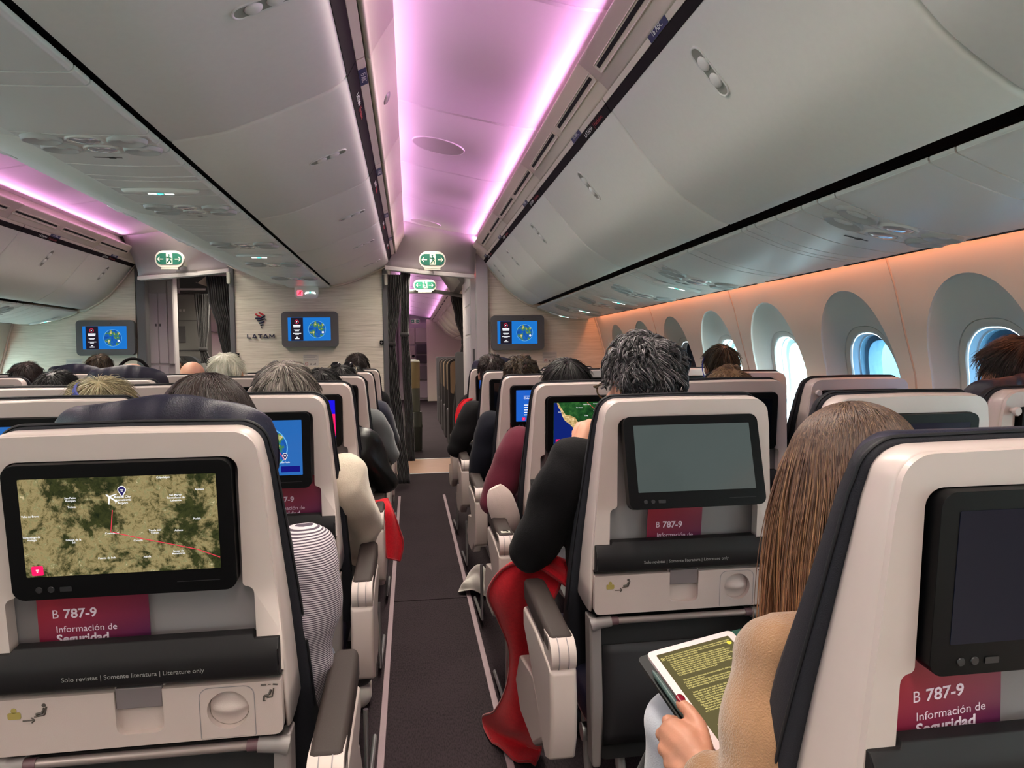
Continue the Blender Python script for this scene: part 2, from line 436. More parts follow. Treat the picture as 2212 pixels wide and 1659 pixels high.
def wall_module(side, yc, hw=WSP/2, idx=0, glass=None, recess_m=None):
    sg = 1 if side == 0 else -1
    X = (lambda x: x) if side == 0 else (lambda x: mir(x))
    zc = 1.10
    angs = [2*PI*k_/72 for k_ in range(72)]
    for cx_, cz_ in ((hw, ZTOP), (-hw, ZTOP), (-hw, ZBOT), (hw, ZBOT)): angs.append(math.atan2(cz_-zc, cx_) % (2*PI))
    angs = sorted(set(round(a_, 6) for a_ in angs))
    def P(q, d): return (X(wx(q[1]) + d), yc + q[0], q[1])
    g = 0.0
    mb = MB(); rs = []
    for u in (0, 0.25, 0.5, 0.75, 1.0):
        r_ = []
        for a_ in angs:
            A = rect_pt(a_, hw-g, ZBOT, ZTOP, zc); B = outline_recess(a_); r_.append(P((A[0]+(B[0]-A[0])*u, A[1]+(B[1]-A[1])*u), 0))
        rs.append(r_)
    mb.rings(rs, False, False)
    lower = [(wx(z), z) for z in (ZBOT, 0.4, 0.25, 0.12, 0.0)]
    mb.add([(X(x_), yc+s_*(hw-g), z_) for x_, z_ in lower for s_ in (-1, 1)], [(2*i_, 2*i_+1, 2*i_+3, 2*i_+2) for i_ in range(4)])
    o = mb.build('wall_%s' % ('right' if side == 0 else 'left'), M_WALL, smooth=60, fix=False); o['kind'] = 'structure'
    # recess: a shallow step, then a dish running down and out to the window
    mb = MB(); rs = []
    def dish(u): return 0.008 + 0.06*u
    rs.append([P(outline_recess(a_), 0) for a_ in angs])
    for u in (0.0, 0.03, 0.35, 0.7, 1.0):
        r_ = []
        for a_ in angs:
            A = outline_recess(a_); B = outline_win(a_, 1.0, 0.03); r_.append(P((A[0]+(B[0]-A[0])*u, A[1]+(B[1]-A[1])*u), dish(u) if u else 0.006))
        rs.append(r_)
    mb.rings(rs, False, False)
    rec = mb.build('wall_%s' % ('right' if side == 0 else 'left'), M_RECESS, smooth=50, fix=False); rec['kind'] = 'structure'
    # inner frame ring, seam and deep reveal
    mb = MB(); rs = [[P(outline_win(a_, 1.0, 0.03), 0.068) for a_ in angs], [P(outline_win(a_, 1.0, 0.029), 0.075) for a_ in angs], [P(outline_win(a_, 1.0, 0.027), 0.070) for a_ in angs],
                     [P(outline_win(a_, 1.0, 0.004), 0.073) for a_ in angs], [P(outline_win(a_, 1.0, 0), 0.082) for a_ in angs]]
    mb.rings(rs, False, False); fr = mb.build('window_%d' % idx, M_RECESS, smooth=50, fix=False); fr['kind'] = 'structure'
    mb = MB(); rs = [[P(outline_win(a_, 1.0, -0.002), d_) for a_ in angs] for d_ in (0.080, 0.11)]
    rs += [[P(outline_win(a_, 1.0, -0.008), d_) for a_ in angs] for d_ in (0.111, 0.135)]
    rs += [[P(outline_win(a_, 0.93, -0.014), d_) for a_ in angs] for d_ in (0.137, 0.20)]
    mb.rings(rs, False, False); mb.build('window_reveal', mat('window_reveal', C255(232, 240, 248), 0.4), parent=fr, smooth=40, fix=False)
    mb = MB(); mb.rings([[P(outline_win(a_, 1.0, -0.008), 0.112) for a_ in angs], [P(outline_win(a_, 1.0, -0.008), 0.1135) for a_ in angs]])
    mb.build('window_pane', glass, parent=fr, smooth=0)
    return o
def tinted(name, col, gl=0.03):
    if name in MATS: return MATS[name]
    m = bpy.data.materials.new(name); m.use_nodes = True; t = m.node_tree; t.nodes.clear(); MATS[name] = m
    o = t.nodes.new('ShaderNodeOutputMaterial'); a = t.nodes.new('ShaderNodeBsdfTransparent'); a.inputs[0].default_value = (*col, 1)
    g = t.nodes.new('ShaderNodeBsdfGlossy'); g.inputs['Roughness'].default_value = 0.05; mx = t.nodes.new('ShaderNodeMixShader'); mx.inputs[0].default_value = gl
    t.links.new(a.outputs[0], mx.inputs[1]); t.links.new(g.outputs[0], mx.inputs[2]); t.links.new(mx.outputs[0], o.inputs[0]); return m
G_BLUE = tinted('window_tint_blue', (0.24, 0.33, 0.40)); G_CLEAR = tinted('window_clear', (0.92, 0.97, 0.93)); G_DARK = tinted('window_tint_dark', (0.012, 0.016, 0.035), 0.10)
gl = {-1: G_BLUE, 0: G_BLUE, 1: G_BLUE, 2: G_CLEAR, 3: G_CLEAR, 4: G_DARK, 5: G_DARK, 6: G_DARK}
for kk in range(-8, 7):
    wall_module(0, WY0 + WSP*kk, idx=kk+9, glass=gl.get(kk, G_CLEAR))
for kk in range(-8, 8):
    wall_module(1, WY0 + WSP*kk, idx=kk+30, glass=G_CLEAR)
# lining joints every second window
for j, kk in enumerate((-5, -3, -1, 1, 3, 5)):
    for side in (0, 1):
        X = (lambda x: x) if side == 0 else (lambda x: mir(x)); yy = WY0 + WSP*(kk-0.5)
        zs = [0.0, 0.3, 0.6, 0.9, 1.15, 1.33, 1.48, 1.62]
        mb = MB(); mb.tube([(X(wx(z)-0.0005), yy, z) for z in zs], 0.004, 6); struct('trim_%d' % k, mb, mat('lining_joint', C255(188, 170, 160), 0.6)); k += 1
# outer wall ends that close the sides between the last window and the bulkheads
for side, ya, yb in ((0, WY0+WSP*6.5, 7.0), (1, WY0+WSP*7.5, 7.5)):
    X = (lambda x: x) if side == 0 else (lambda x: mir(x))
    mb = MB(); mb.sheet([(X(wx(z)), z) for z in (0, 0.2, 0.45, 0.9, 1.15, 1.33, 1.48, 1.66, 1.72)], [ya, yb])
    struct('wall_%s' % ('right' if side == 0 else 'left'), mb, M_WALL, smooth=60)

# unseen dark sheets added above the lining to block daylight from the gaps
sk = [(1.60, 1.69), (1.72, 1.72), (1.72, 1.95), (1.40, 2.35), (0.8, 2.62), (XC, 2.75)]
sk = sk + [(mir(x), z) for x, z in sk[-2::-1]]
mb = MB(); mb.sheet(sk, [-3.7, 20.6]); struct('trim_500', mb, mat('light_seal', (0.03, 0.03, 0.03), 0.9))
for yy in (-3.66, 6.62):
    mb = MB(); mb.box(mir(1.95), 1.95, yy-0.01, yy+0.01, 2.30 if yy > 0 else -0.1, 2.76); struct('trim_501', mb, mat('light_seal', (0.03, 0.03, 0.03), 0.9))

# -------------------------------------------------------- bulkheads
RB = [(0.57, 2.205), (0.66, 2.13), (0.682, 2.102), (0.70, 2.075), (0.735, 2.03), (0.812, 1.936), (0.928, 1.81), (1.072, 1.715), (1.145, 1.688)]  # outboard bin face
RP = [(1.1785, 1.684), (1.180, 1.676), (1.20, 1.665), (1.367, 1.607), (1.55, 1.575), (1.655, 1.572)]
# right wall panel from aisle column to sidewall
def bulk(side, Y, name='wall_front'):
    X = (lambda x: x) if side == 0 else (lambda x: mir(x))
    pts = [(0.70, 0.0), (1.60, 0.0), (1.74, 0.15), (1.845, 0.45), (1.872, 0.9), (1.85, 1.15), (1.80, 1.33), (1.70, 1.66), (1.66, 1.9), (0.70, 2.3)]
    mb = MB(); mb.prism([(X(x), z) for x, z in pts], Y, Y+0.03); o = struct(name, mb, M_GRASS)
    mb = MB(); mb.tube([(X(1.785 + 0.0), Y-0.01, 1.40), (X(1.835), Y-0.01, 1.17), (X(1.86), Y-0.01, 0.9), (X(1.835), Y-0.01, 0.45)], 0.008, 8)
    mb2 = MB(); mb2.tube([(X(wx(z)-0.006), Y-0.008, z) for z in (0.45, 0.9, 1.15, 1.33, 1.48, 1.58)], 0.008, 8)
    s_ = struct('trim_%d' % (90+side), mb2, M_WALL)
bulk(0, YBR); bulk(1, YBL)
mb = MB(); mb.box(mir(-0.235), -0.235, YBC, YBC+0.03, 0, 2.3); struct('wall_front', mb, M_GRASS)
# edge profiles of the middle wall, dark grey
for x in (-0.213, mir(-0.213)):
    mb = MB(); mb.box(x-0.023, x+0.023, YBC-0.015, YBC+0.06, 0, 2.12); struct('trim_%d' % k, mb, mat('edge_profile_grey', C255(96, 94, 96), 0.5), bevel=0.008); k += 1
# closing wall behind the last row
mb = MB(); mb.prism([(mir(1.9), 0), (1.9, 0), (1.9, 1.8), (0.7, 2.5), (mir(0.7), 2.5), (mir(1.9), 1.8)], YB0-0.03, YB0); struct('wall_back', mb, M_GRASS)
# ---------------------------------------------------------------- overhead bins
def offset_closed(pts, dx, dz):
    return [(x+dx, z+dz) for x, z in pts]
SEAM_R = [-3.6, -2.6, -1.35, -0.1, 1.15, 2.40, 3.66, 4.83, 5.83, YBR-0.02]
SEAM_C = [-3.6, -2.65, -1.45, -0.2, 1.02, 2.23, 3.43, 4.52, 5.45, YBC-0.02]
SEAM_L = [-3.6, -2.5, -1.25, 0.0, 1.25, 2.5, 3.75, 5.0, 6.0, YBL-0.02]
CB = [(-0.146, 2.142), (-0.172, 2.092), (-0.212, 2.053), (-0.348, 1.989), (-0.528, 1.915), (-0.680, 1.882)]
DOOR_R = smoothline(RB[3:-1] + [(1.128, 1.695)], 6)
DOOR_C = smoothline(CB[1:], 6)
def mapx(side): return (lambda x: x) if side == 0 else (lambda x: mir(x))
def latch(parent, X, px_, pz_, tx, tz, y):
    """oval flush latch: bezel, recessed cup and two paddle domes; long axis runs along the door curve"""
    L, W = 0.074, 0.024
    ang = math.atan2(tz, tx)
    nx, nz = -tz, tx
    if nz > 0: nx, nz = -nx, -nz          # outwards = down into the cabin
    def P(u, v, w_): return (X(px_ + tx*u + nx*w_), y+v, pz_ + tz*u + nz*w_)
    def oval(L_, W_, n=40):
        out = []
        for i in range(n):
            a = 2*PI*i/n; c, s_ = math.cos(a), math.sin(a)
            u = (L_-W_)*(1 if c > 0 else -1) + W_*c; out.append((u, W_*s_))
        return out
    mb = MB()
    mb.rings([[P(u, v, w_) for u, v in oval(L+d, W+d)] for d, w_ in ((0.003, -0.002), (0.003, 0.002), (0.0, 0.0035), (-0.003, 0.002), (-0.004, -0.001))], False, False)
    bz = mb.build('latch', M_PSU, parent=parent, smooth=60)
    mb = MB(); mb.rings([[P(u, v, w_) for u, v in oval(L-0.003+d, W-0.003+d)] for d, w_ in ((0, 0.0012), (-0.002, 0.0005))], False, True)
    mb.build('latch_cup', mat('latch_cup', C255(150, 150, 142), 0.6), parent=bz, smooth=30)
    for s_ in (-1, 1):
        mb = MB(); rs = []
        for j in range(6):
            t = j/5; rr = 0.0205*math.cos(t*PI/2*0.98); hh = 0.0012 + 0.007*math.sin(t*PI/2)
            rs.append([P(s_*0.026 + rr*math.cos(2*PI*i/28)*1.05, rr*math.sin(2*PI*i/28), hh) for i in range(28)])
        mb.rings(rs, False, True); mb.build('latch_paddle', M_PSU, parent=bz, smooth=70)
def bin_unit(side, kind, y0, y1, label, latch_y, row_txt=True):
    X = mapx(side) if kind == 'out' else mapx(side)
    door = DOOR_R if kind == 'out' else DOOR_C
    g = 0.0035
    # the bucket behind the face
    o = empty('overhead_bin', (0, 0, 0), 0, label, 'overhead bin', 'overhead bins')
    # door shell, edges rolled back slightly at both ends so the joints read
    mb = MB(); rs = []
    n = len(door)
    nrm = []
    for i in range(n):
        a = door[max(i-1, 0)]; b = door[min(i+1, n-1)]
        tx, tz = b[0]-a[0], b[1]-a[1]; L = math.hypot(tx, tz); tx /= L; tz /= L
        nx, nz = (tz, -tx)
        if (kind == 'out' and nz > 0) or (kind != 'out' and nz > 0): nx, nz = -nx, -nz
        nrm.append((nx, nz))
    def ring(y, d): return [(X(p[0]-q[0]*d), y, p[1]-q[1]*d) for p, q in zip(door, nrm)]
    for y, d in ((y0+g, 0.03), (y0+g, 0.008), (y0+g+0.003, 0.003), (y0+g+0.010, 0.0), (y1-g-0.010, 0.0), (y1-g-0.003, 0.003), (y1-g, 0.008), (y1-g, 0.03)):
        rs.append(ring(y, d))
    mb.rings(rs, False, False, closed=False)
    # lower lip turned up
    dd = door[-1]
    sgn = 1 if kind == 'out' else -1
    mb.sheet([(X(dd[0]), dd[1]), (X(dd[0]+sgn*0.006), dd[1]+0.008), (X(dd[0]+sgn*0.004), dd[1]+0.04)], [y0+g+0.006, y1-g-0.006])
    d_ = mb.build('door', M_WHITE, parent=o, smooth=70)
    # handle strip and cream lip above it
    if kind == 'out':
        a, b, c = RB[1], RB[2], RB[3]
        lip = [(a[0]+0.006, a[1]+0.012), (a[0]+0.004, a[1]-0.002), (b[0]-0.001, b[1]+0.001)]; st = [b, ((b[0]+c[0])/2, (b[1]+c[1])/2), c]
    else:
        a, b, c = (-0.1195, 2.155), CB[0], CB[1]
        lip = [(a[0]-0.003, a[1]+0.012), a, (b[0]+0.001, b[1]+0.001)]; st = [b, ((b[0]+c[0])/2, (b[1]+c[1])/2), c]
    mb = MB(); mb.sheet([(X(x), z) for x, z in lip], [y0+g, y1-g]); mb.build('top_lip', M_CREAM, parent=o, solid=0.004, bevel=0.002)
    mb = MB(); mb.sheet([(X(x), z) for x, z in st], [y0+g, y1-g]); hs = mb.build('handle_strip', M_STRIP, parent=o, solid=0.004, bevel=0.001)
    # printed words on the strip and the seat-row tag on the lip (faces the aisle, reads along the cabin)
    cx_ = (st[0][0]+st[2][0])/2; cz_ = (st[0][1]+st[2][1])/2
    tx, tz = X(st[2][0])-X(st[0][0]), st[2][1]-st[0][1]; L = math.hypot(tx, tz); tx /= L; tz /= L
    sgx = 1 if (side == 0) == (kind == 'out') else -1     # +1: face looks to -x (left)
    def plate_at(px0, pz0, dx, dz, yc, w_, h_, m, nm, par, off=0.003):
        nx, nz = -dz, dx
        if nz > 0: nx, nz = -nx, -nz
        c0 = Vector((px0+nx*off, yc, pz0+nz*off)); e = Vector((dx, 0, dz))*h_/2; f_ = Vector((0, w_/2, 0))
        q = MB(); q.add([c0-e-f_, c0-e+f_, c0+e+f_, c0+e-f_], [(0, 1, 2, 3)]); return q.build(nm, m, parent=par, smooth=0, solid=0.0008)
    def words(body, size, m, yc, nm, par, px0, pz0, dx, dz, off=0.0036, sq=1.0, bold=0):
        nx, nz = -dz, dx
        if nz > 0: nx, nz = -nx, -nz
        xa = Vector((0, 1, 0)) if sgx < 0 else Vector((0, -1, 0))
        ya = -Vector((dx, 0, dz)); za = Vector((nx, 0, nz))
        if xa.cross(ya).dot(za) < 0: xa = -xa
        M = Matrix((xa, ya, za)).transposed().to_4x4(); M.translation = Vector((px0+nx*off, yc, pz0+nz*off))
        t_ = text(nm, body, size, m, par, align='CENTER', ext=0.0003, bold=bold); t_.matrix_local = M @ Matrix.Diagonal((sq, 1, 1, 1)); return t_
    if row_txt and y0 > 0.5:
        yb = y0 + 0.26
        words('LATAM+', 0.0235, M_TXT, yb, 'print', hs, X(cx_), cz_, tx, tz, off=0.0045, sq=1.25)
        words('| Exclusivo', 0.0215, M_TXTRED, yb-0.13 if sgx > 0 else yb+0.13, 'print', hs, X(cx_), cz_, tx, tz, off=0.0045, sq=1.25)
    return o, plate_at, words, X, lip, sgx
ROWN = {0: '16', 1: '15', 2: '14', 3: '12', 4: '11', 5: '10'}
def curve_pt(door, frac):
    i = int(frac*(len(door)-1)); a, b = door[i], door[i+1]; L = math.hypot(b[0]-a[0], b[1]-a[1])
    return a[0], a[1], (b[0]-a[0])/L, (b[1]-a[1])/L
ordn = ['nearest', 'second', 'third', 'fourth', 'fifth', 'last']
def bins(side, kind, seams, where):
    for i in range(len(seams)-1):
        y0, y1 = seams[i], seams[i+1]
        vis = i - 3
        if y1 < 0.6: lab = 'white overhead bin ' + where + ' behind the viewpoint'
        else: lab = 'white curved bin %s, %s' % (where, ['nearest', 'second nearest', 'third', 'fourth', 'fifth', 'last before the wall', 'last'][min(max(vis-(1 if y0 > 0 and vis > 0 and seams[3] < 0 else 0), 0), 5)])
        o, plate_at, words, X, lip, sgx = bin_unit(side, kind, y0, y1, lab, 0)
        if y1 < 0.6: continue
        door = DOOR_R if kind == 'out' else DOOR_C
        px_, pz_, tx, tz = curve_pt(door, 0.36 if kind == 'out' else 0.42)
        latch(o, X, px_, pz_, tx, tz, y0 + (y1-y0)*0.5)
        # navy row tag: white number, three seats and a person
        if True:
            a, b = lip[1], lip[2]
            lx, lz = X((a[0]+b[0])/2), (a[1]+b[1])/2; dx, dz = X(b[0])-X(a[0]), b[1]-a[1]; L = math.hypot(dx, dz); dx /= L; dz /= L
            yc = y0 + (0.40 if kind == 'out' else 0.14)
            if kind == 'out' and i == 4: yc = 1.86
            q = plate_at(lx, lz, dx, dz, yc, 0.13, L*0.98, M_NAVYLBL, 'row_tag', o)
            words(str(17-max(vis, 1)) + ' ABC', 0.024, M_TXT, yc, 'print', q, lx, lz, dx, dz, off=0.0045)
bins(0, 'out', SEAM_R, 'on the right over the window seats')
bins(1, 'out', SEAM_L, 'on the far left over the window seats')
bins(0, 'ctr', SEAM_C, 'on the right face of the middle row')
bins(1, 'ctr', SEAM_C, 'on the left face of the middle row')

# -------------------------------------------------------- fascias above the bins, cove lips and air slots
def fascia_out(side, y0, y1, Xm=None):
    X = mapx(side)
    mb = MB(); mb.sheet([(X(x), z) for x, z in smoothline([(0.652, 2.284), (0.632, 2.245), (0.60, 2.222), (0.575, 2.212), (0.568, 2.204), (0.573, 2.197), (0.61, 2.168), (0.655, 2.131), (0.668, 2.120), (0.69, 2.13)], 3)], [y0, y1])
    return struct('trim_%d' % (200+side), mb, M_CREAM, solid=0.004, smooth=60)
M_SLOT = mat('air_slot_black', (0.004, 0.004, 0.005), 0.8)
for side in (0, 1):
    X = mapx(side); yE = YBR if side == 0 else YBL
    js = [-3.6, -1.2, 1.1, 2.32, 3.55, 4.78, 6.0, yE-0.02]
    for a, b in zip(js, js[1:]): fascia_out(side, a+0.0015, b-0.0015)
    yy = -0.12; n_ = 0
    while yy + 0.55 < yE:
        p0 = Vector((X(0.585), 0, 2.1885)); p1 = Vector((X(0.643), 0, 2.1405)); d = (p1-p0).normalized(); nn = Vector((-d.z, 0, d.x))
        if nn.z > 0: nn = -nn
        c = (p0+p1)/2 + d*0.004
        def Q(u, v, w_): return c + d*u + nn*w_ + Vector((0, v, 0))
        fr = MB(); L = 0.55
        def loop(hu, v0, v1, w_, r_=0.006): return [tuple(Q(p_[0], p_[1], w_)) for p_ in rrect(-hu, hu, v0, v1, r_, 3)]
        fr.rings([loop(0.019, yy, yy+L, 0.001), loop(0.019, yy, yy+L, 0.005), loop(0.0165, yy+0.0025, yy+L-0.0025, 0.006), loop(0.0135, yy+0.008, yy+L-0.008, 0.003)], False, False)
        f_ = fr.build('air_grille', M_CREAM, smooth=50)
        sl = MB(); sl.rings([[tuple(Q(p_[0]-0.0035, p_[1], 0.0045)) for p_ in rrect(-0.0065, 0.0065, yy+0.016, yy+L-0.016, 0.005, 3)], [tuple(Q(p_[0]-0.0035, p_[1], 0.0038)) for p_ in rrect(-0.0065, 0.0065, yy+0.016, yy+L-0.016, 0.005, 3)]])
        sl.build('air_slot', M_SLOT, parent=f_, smooth=0)
        sl = MB(); sl.rings([[tuple(Q(p_[0], p_[1], 0.0035)) for p_ in rrect(-0.0145, 0.0145, yy+0.007, yy+L-0.007, 0.005, 3)], [tuple(Q(p_[0], p_[1], 0.0025)) for p_ in rrect(-0.0145, 0.0145, yy+0.007, yy+L-0.007, 0.005, 3)]])
        sl.build('grille_plate', M_CREAM, parent=f_, smooth=0)
        where = 'right' if side == 0 else 'left'
        tag(f_, 'cream air grille with a black slot above the %s outboard bins, number %d counting from the viewpoint' % (where, n_+1) if False else
            ['cream air grille with black slot above the %s bins, behind the viewpoint' % where, 'cream air grille with black slot above the %s bins, overhead' % where, 'cream air grille with black slot above the %s bins, third from the camera end' % where,
             'cream air grille with black slot above the %s bins, just past the nearest bin joint' % where][n_] if n_ < 4 else 'cream air grille with black slot above the %s bins, %s along the row' % (where, ['fifth', 'sixth', 'seventh', 'eighth', 'ninth', 'tenth', 'eleventh'][n_-4]), 'air grille', 'air grilles over the outboard bins')
        yy += 0.61; n_ += 1
# inboard fascia over the centre bins: tall cream cove face
for side in (0, 1):
    X = mapx(side)
    pr = smoothline([(-0.125, 2.180), (-0.116, 2.170), (-0.110, 2.160), (-0.102, 2.160), (-0.096, 2.178), (-0.07, 2.225), (-0.036, 2.278), (-0.031, 2.286), (-0.036, 2.292), (-0.08, 2.285)], 3)
    js = [-3.6, -1.4, -0.2, 1.02, 2.25, 3.45, 4.55, 5.5, YBC-0.02]
    for a, b in zip(js, js[1:]):
        mb = MB(); mb.sheet([(X(x), z) for x, z in pr], [a+0.0015, b-0.0015]); struct('trim_%d' % (210+side), mb, M_CREAM, solid=0.004, smooth=60)
    # small lens light
    mb = MB(); mb.ell((0, 0, 0), (0.008, 0.045, 0.026), 24, 10); o = mb.build('reading_lens', mat('lens_grey', C255(170, 165, 160), 0.15, metal=0.3), loc=(X(-0.068), 2.78, 2.228), rot=(0, (1 if side == 0 else -1)*math.radians(28), 0), smooth=180)
    tag(o, 'small oval lens light in the cream cove face beside the %s aisle' % ('right' if side == 0 else 'left'), 'light')
# dark backing behind the lips
for side in (0, 1):
    X = mapx(side)
    mb = MB(); mb.sheet([(X(0.672), 2.15), (X(0.70), 2.10), (X(0.74), 2.06)], [-3.6, YBR-0.03]); struct('trim_%d' % (220+side), mb, M_BLACK)
# top cover of outboard bin body (keeps the cove light off the door backs)
for side in (0, 1):
    X = mapx(side); yE = (YBR if side == 0 else YBL)
    mb = MB(); mb.sheet([(X(1.19), 1.76), (X(0.98), 1.86), (X(0.80), 2.03), (X(0.74), 2.13), (X(0.68), 2.20), (X(0.645), 2.24)], [-3.6, yE]); struct('trim_%d' % (230+side), mb, M_WHITE)
mb = MB(); mb.sheet([(-0.135, 2.19), (-0.20, 2.12), (-0.35, 2.06), (-0.70, 1.97), (mir(-0.70), 1.97), (mir(-0.35), 2.06), (mir(-0.20), 2.12), (mir(-0.135), 2.19)], [-3.6, YBC]); struct('trim_240', mb, M_WHITE)
mb = MB(); mb.sheet([(-0.082, 2.285), (-0.14, 2.26), (-0.16, 2.16)], [-3.6, YBC]); struct('trim_241', mb, M_CREAM)
mb = MB(); mb.sheet([(mir(-0.082), 2.285), (mir(-0.14), 2.26), (mir(-0.16), 2.16)], [-3.6, YBC]); struct('trim_242', mb, M_CREAM)

# end closures of the bin rows, curved boards that follow the bin face against the wall
def endboard(X, prof_, y0, name):
    out = [(X(x), z) for x, z in prof_]; 
    mb = MB(); 
    a = [(x, z) for x, z in prof_]
    inn = [(x, z+0.03) for x, z in prof_]
    mb.prism([(X(x), z) for x, z in a] + [(X(x), z) for x, z in inn[::-1]], y0-0.02, y0+0.012)
    struct(name, mb, M_CREAM, smooth=60)
RFULL = smoothline(RB[2:] + RP, 5)
endboard(mapx(0), [(x, z-0.012) for x, z in RFULL], YBR-0.015, 'trim_250')
endboard(mapx(1), [(x, z-0.012) for x, z in RFULL], YBL-0.015, 'trim_251')
CF = [(-0.125, 2.16)] + CB + [(-0.80, 1.868), (XC, 1.866)]
CF = smoothline(CF, 5); CFULL = CF + [(mir(x), z) for x, z in CF[-2::-1]]
endboard(mapx(0), [(x, z-0.012) for x, z in CFULL], YBC-0.015, 'trim_252')

# -------------------------------------------------------- passenger service panels
RPs = smoothline(RP, 6)
def psu_z(x):
    for a, b in zip(RPs, RPs[1:]):
        if a[0] <= x <= b[0]: return a[1] + (b[1]-a[1])*(x-a[0])/(b[0]-a[0]), (b[1]-a[1])/(b[0]-a[0])
    return RPs[-1][1], 0
M_GLOW = emis('sign_glow', (0.85, 1.0, 0.95), 3.0); M_GLOWG = emis('sign_glow_green', (0.05, 0.9, 0.7), 3.0); M_GLOWR = emis('sign_glow_red', (1.0, 0.06, 0.10), 3.0)
M_LENS = mat('spot_lens', C255(225, 228, 235), 0.08, metal=0.6)
def bowl(parent, c, slope, rx, ry, kindb, X, sg):
    """round dished nozzle or reading light set in the panel"""
    def P(u, v, w_): # u across, v along y, w up
        return (X(c[0]+u), c[1]+v, c[2]+slope*u+w_)
    mb = MB(); rs = []
    if kindb == 'light':
        for r_, h in ((1.12, 0.003), (1.06, -0.004), (1.0, -0.0055), (0.93, -0.004), (0.75, 0.001), (0.4, 0.001)): rs.append([P(rx*r_*math.cos(2*PI*i/32), ry*r_*math.sin(2*PI*i/32), h-0.004) for i in range(32)])
    else:
        for r_, h in ((1.16, 0.003), (1.09, -0.007), (1.02, -0.010), (0.95, -0.009), (0.80, -0.004), (0.60, -0.0005), (0.35, 0.001)): rs.append([P(rx*r_*math.cos(2*PI*i/32), ry*r_*math.sin(2*PI*i/32), h-0.004) for i in range(32)])
    mb.rings(rs, False, True)
    o = mb.build('spot_bezel' if kindb == 'light' else 'air_nozzle', M_PSU if kindb == 'light' else mat('nozzle_grey', C255(188, 188, 186), 0.45), parent=parent, smooth=70)
    mb = MB()
    if kindb == 'light':
        rs = [[P(rx*r_*math.cos(2*PI*i/24), ry*r_*math.sin(2*PI*i/24), h) for i in range(24)] for r_, h in ((0.84, -0.002), (0.82, -0.008), (0.55, -0.012), (0.2, -0.013))]
        mb.rings(rs, False, True); mb.build('lens', M_LENS, parent=o, smooth=60)
    else:
        rs = [[P(rx*(0.1+r_*math.cos(2*PI*i/24)), ry*r_*math.sin(2*PI*i/24), h) for i in range(24)] for r_, h in ((0.5, 0.0), (0.48, -0.004), (0.3, -0.007))]
        mb.rings(rs, False, True); mb.build('nozzle_core', M_PSU, parent=o, smooth=60)
def strip_quad(mb, P, u0, u1, v0, v1, w0=-0.0045):
    vs = [P(u, v, w_) for w_ in (w0, w0+0.001) for u, v in ((u0, v0), (u1, v0), (u1, v1), (u0, v1))]
    mb.add(vs, [(0, 1, 2, 3), (4, 5, 6, 7), (0, 1, 5, 4), (1, 2, 6, 5), (2, 3, 7, 6), (3, 0, 4, 7)])
def psu_row(kindp, side, y0, y1, ys, lab, sign):
    """one row's service panel: fillers, spot lights, call print, lit belt sign"""
    if kindp == 'out':
        X = mapx(side); pr = RPs; zz = psu_z; xs = (1.262, 1.45, 1.60) if False else (1.27, 1.40, 1.54)
    else:
        X = mapx(0)
        pr = [(-0.7005, 1.880), (-0.701, 1.871), (-0.708, 1.866)] + [(x, 1.866 + 0.004*math.cos((x-XC)/0.155*PI/2)*-1) for x in np.linspace(-0.715, mir(-0.715), 14)] + [(mir(-0.708), 1.866), (mir(-0.701), 1.871), (mir(-0.7005), 1.880)]
        zz = lambda x: (1.8625, 0.0); xs = (XC+0.11, XC, XC-0.11)
    o = empty('service_panel', (0, 0, 0), 0, lab, 'service panel', 'passenger service panels')
    # filler boards divided by fine joints
    cuts = [y0, ys-0.60, ys-0.52, ys-0.16, ys-0.075, ys+0.01, ys+0.16, ys+0.30, ys+0.36, ys+0.48, y1]
    cuts = [c for c in cuts if y0 <= c <= y1]
    for a, b in zip(cuts, cuts[1:]):
        if b-a < 0.01: continue
        mb = MB(); mb.sheet([(X(x), z) for x, z in pr], [a+0.0032, b-0.0032]); mb.build('panel_board', M_PSU, parent=o, solid=0.008, bevel=0.0035, smooth=60)
    for jj, xx in enumerate(xs):
        for kk, dy in enumerate((-0.118, -0.033)):
            z_, sl = zz(xx); xo = xx + (0.012*kk)
            z_, sl = zz(xo)
            bowl(o, (xo, ys+dy, z_), sl, 0.047 if kindp == 'ctr' else 0.054, 0.035, 'light' if jj == 1 else 'air', X, 1)
    xm = xs[1]; z_, sl = zz(xm)
    def P(u, v, w_): return (X(xm+u), ys+v, z_+sl*u+w_)
    mb = MB(); strip_quad(mb, P, -0.05, 0.03, 0.06, 0.068); strip_quad(mb, P, -0.01, 0.01, 0.055, 0.075); mb.build('speaker_mark', M_PRINT, parent=o, smooth=0)
    if sign:
        ysn = y1-0.10
        z_, sl = zz(xm)
        def P(u, v, w_): return (X(xm+u), ysn+v, z_+sl*u+w_)
        mb = MB(); rs = []
        for rr, h in ((1.0, -0.004), (0.97, -0.012), (0.9, -0.017), (0.6, -0.018)):
            rs.append([P(0.135*rr*math.cos(2*PI*i/36), 0.030*rr*math.sin(2*PI*i/36), h) for i in range(36)])
        mb.rings(rs, False, True); sg = mb.build('belt_sign', M_PSU, parent=o, smooth=70)
        mb = MB()
        for s_ in (-1, 1):
            strip_quad(mb, P, s_*0.022-0.008, s_*0.022+0.008, -0.005, 0.005, -0.0195)
            strip_quad(mb, P, s_*0.038-0.006, s_*0.038+0.006, -0.002, 0.006, -0.0195)
        mb.build('lit_buckle', M_GLOW, parent=sg, smooth=0)
        mb = MB(); strip_quad(mb, P, -0.010, 0.008, -0.0025, 0.0025, -0.0198); strip_quad(mb, P, -0.010, -0.005, -0.006, 0.006, -0.0198); mb.build('lit_arrow', M_GLOWG, parent=sg, smooth=0)
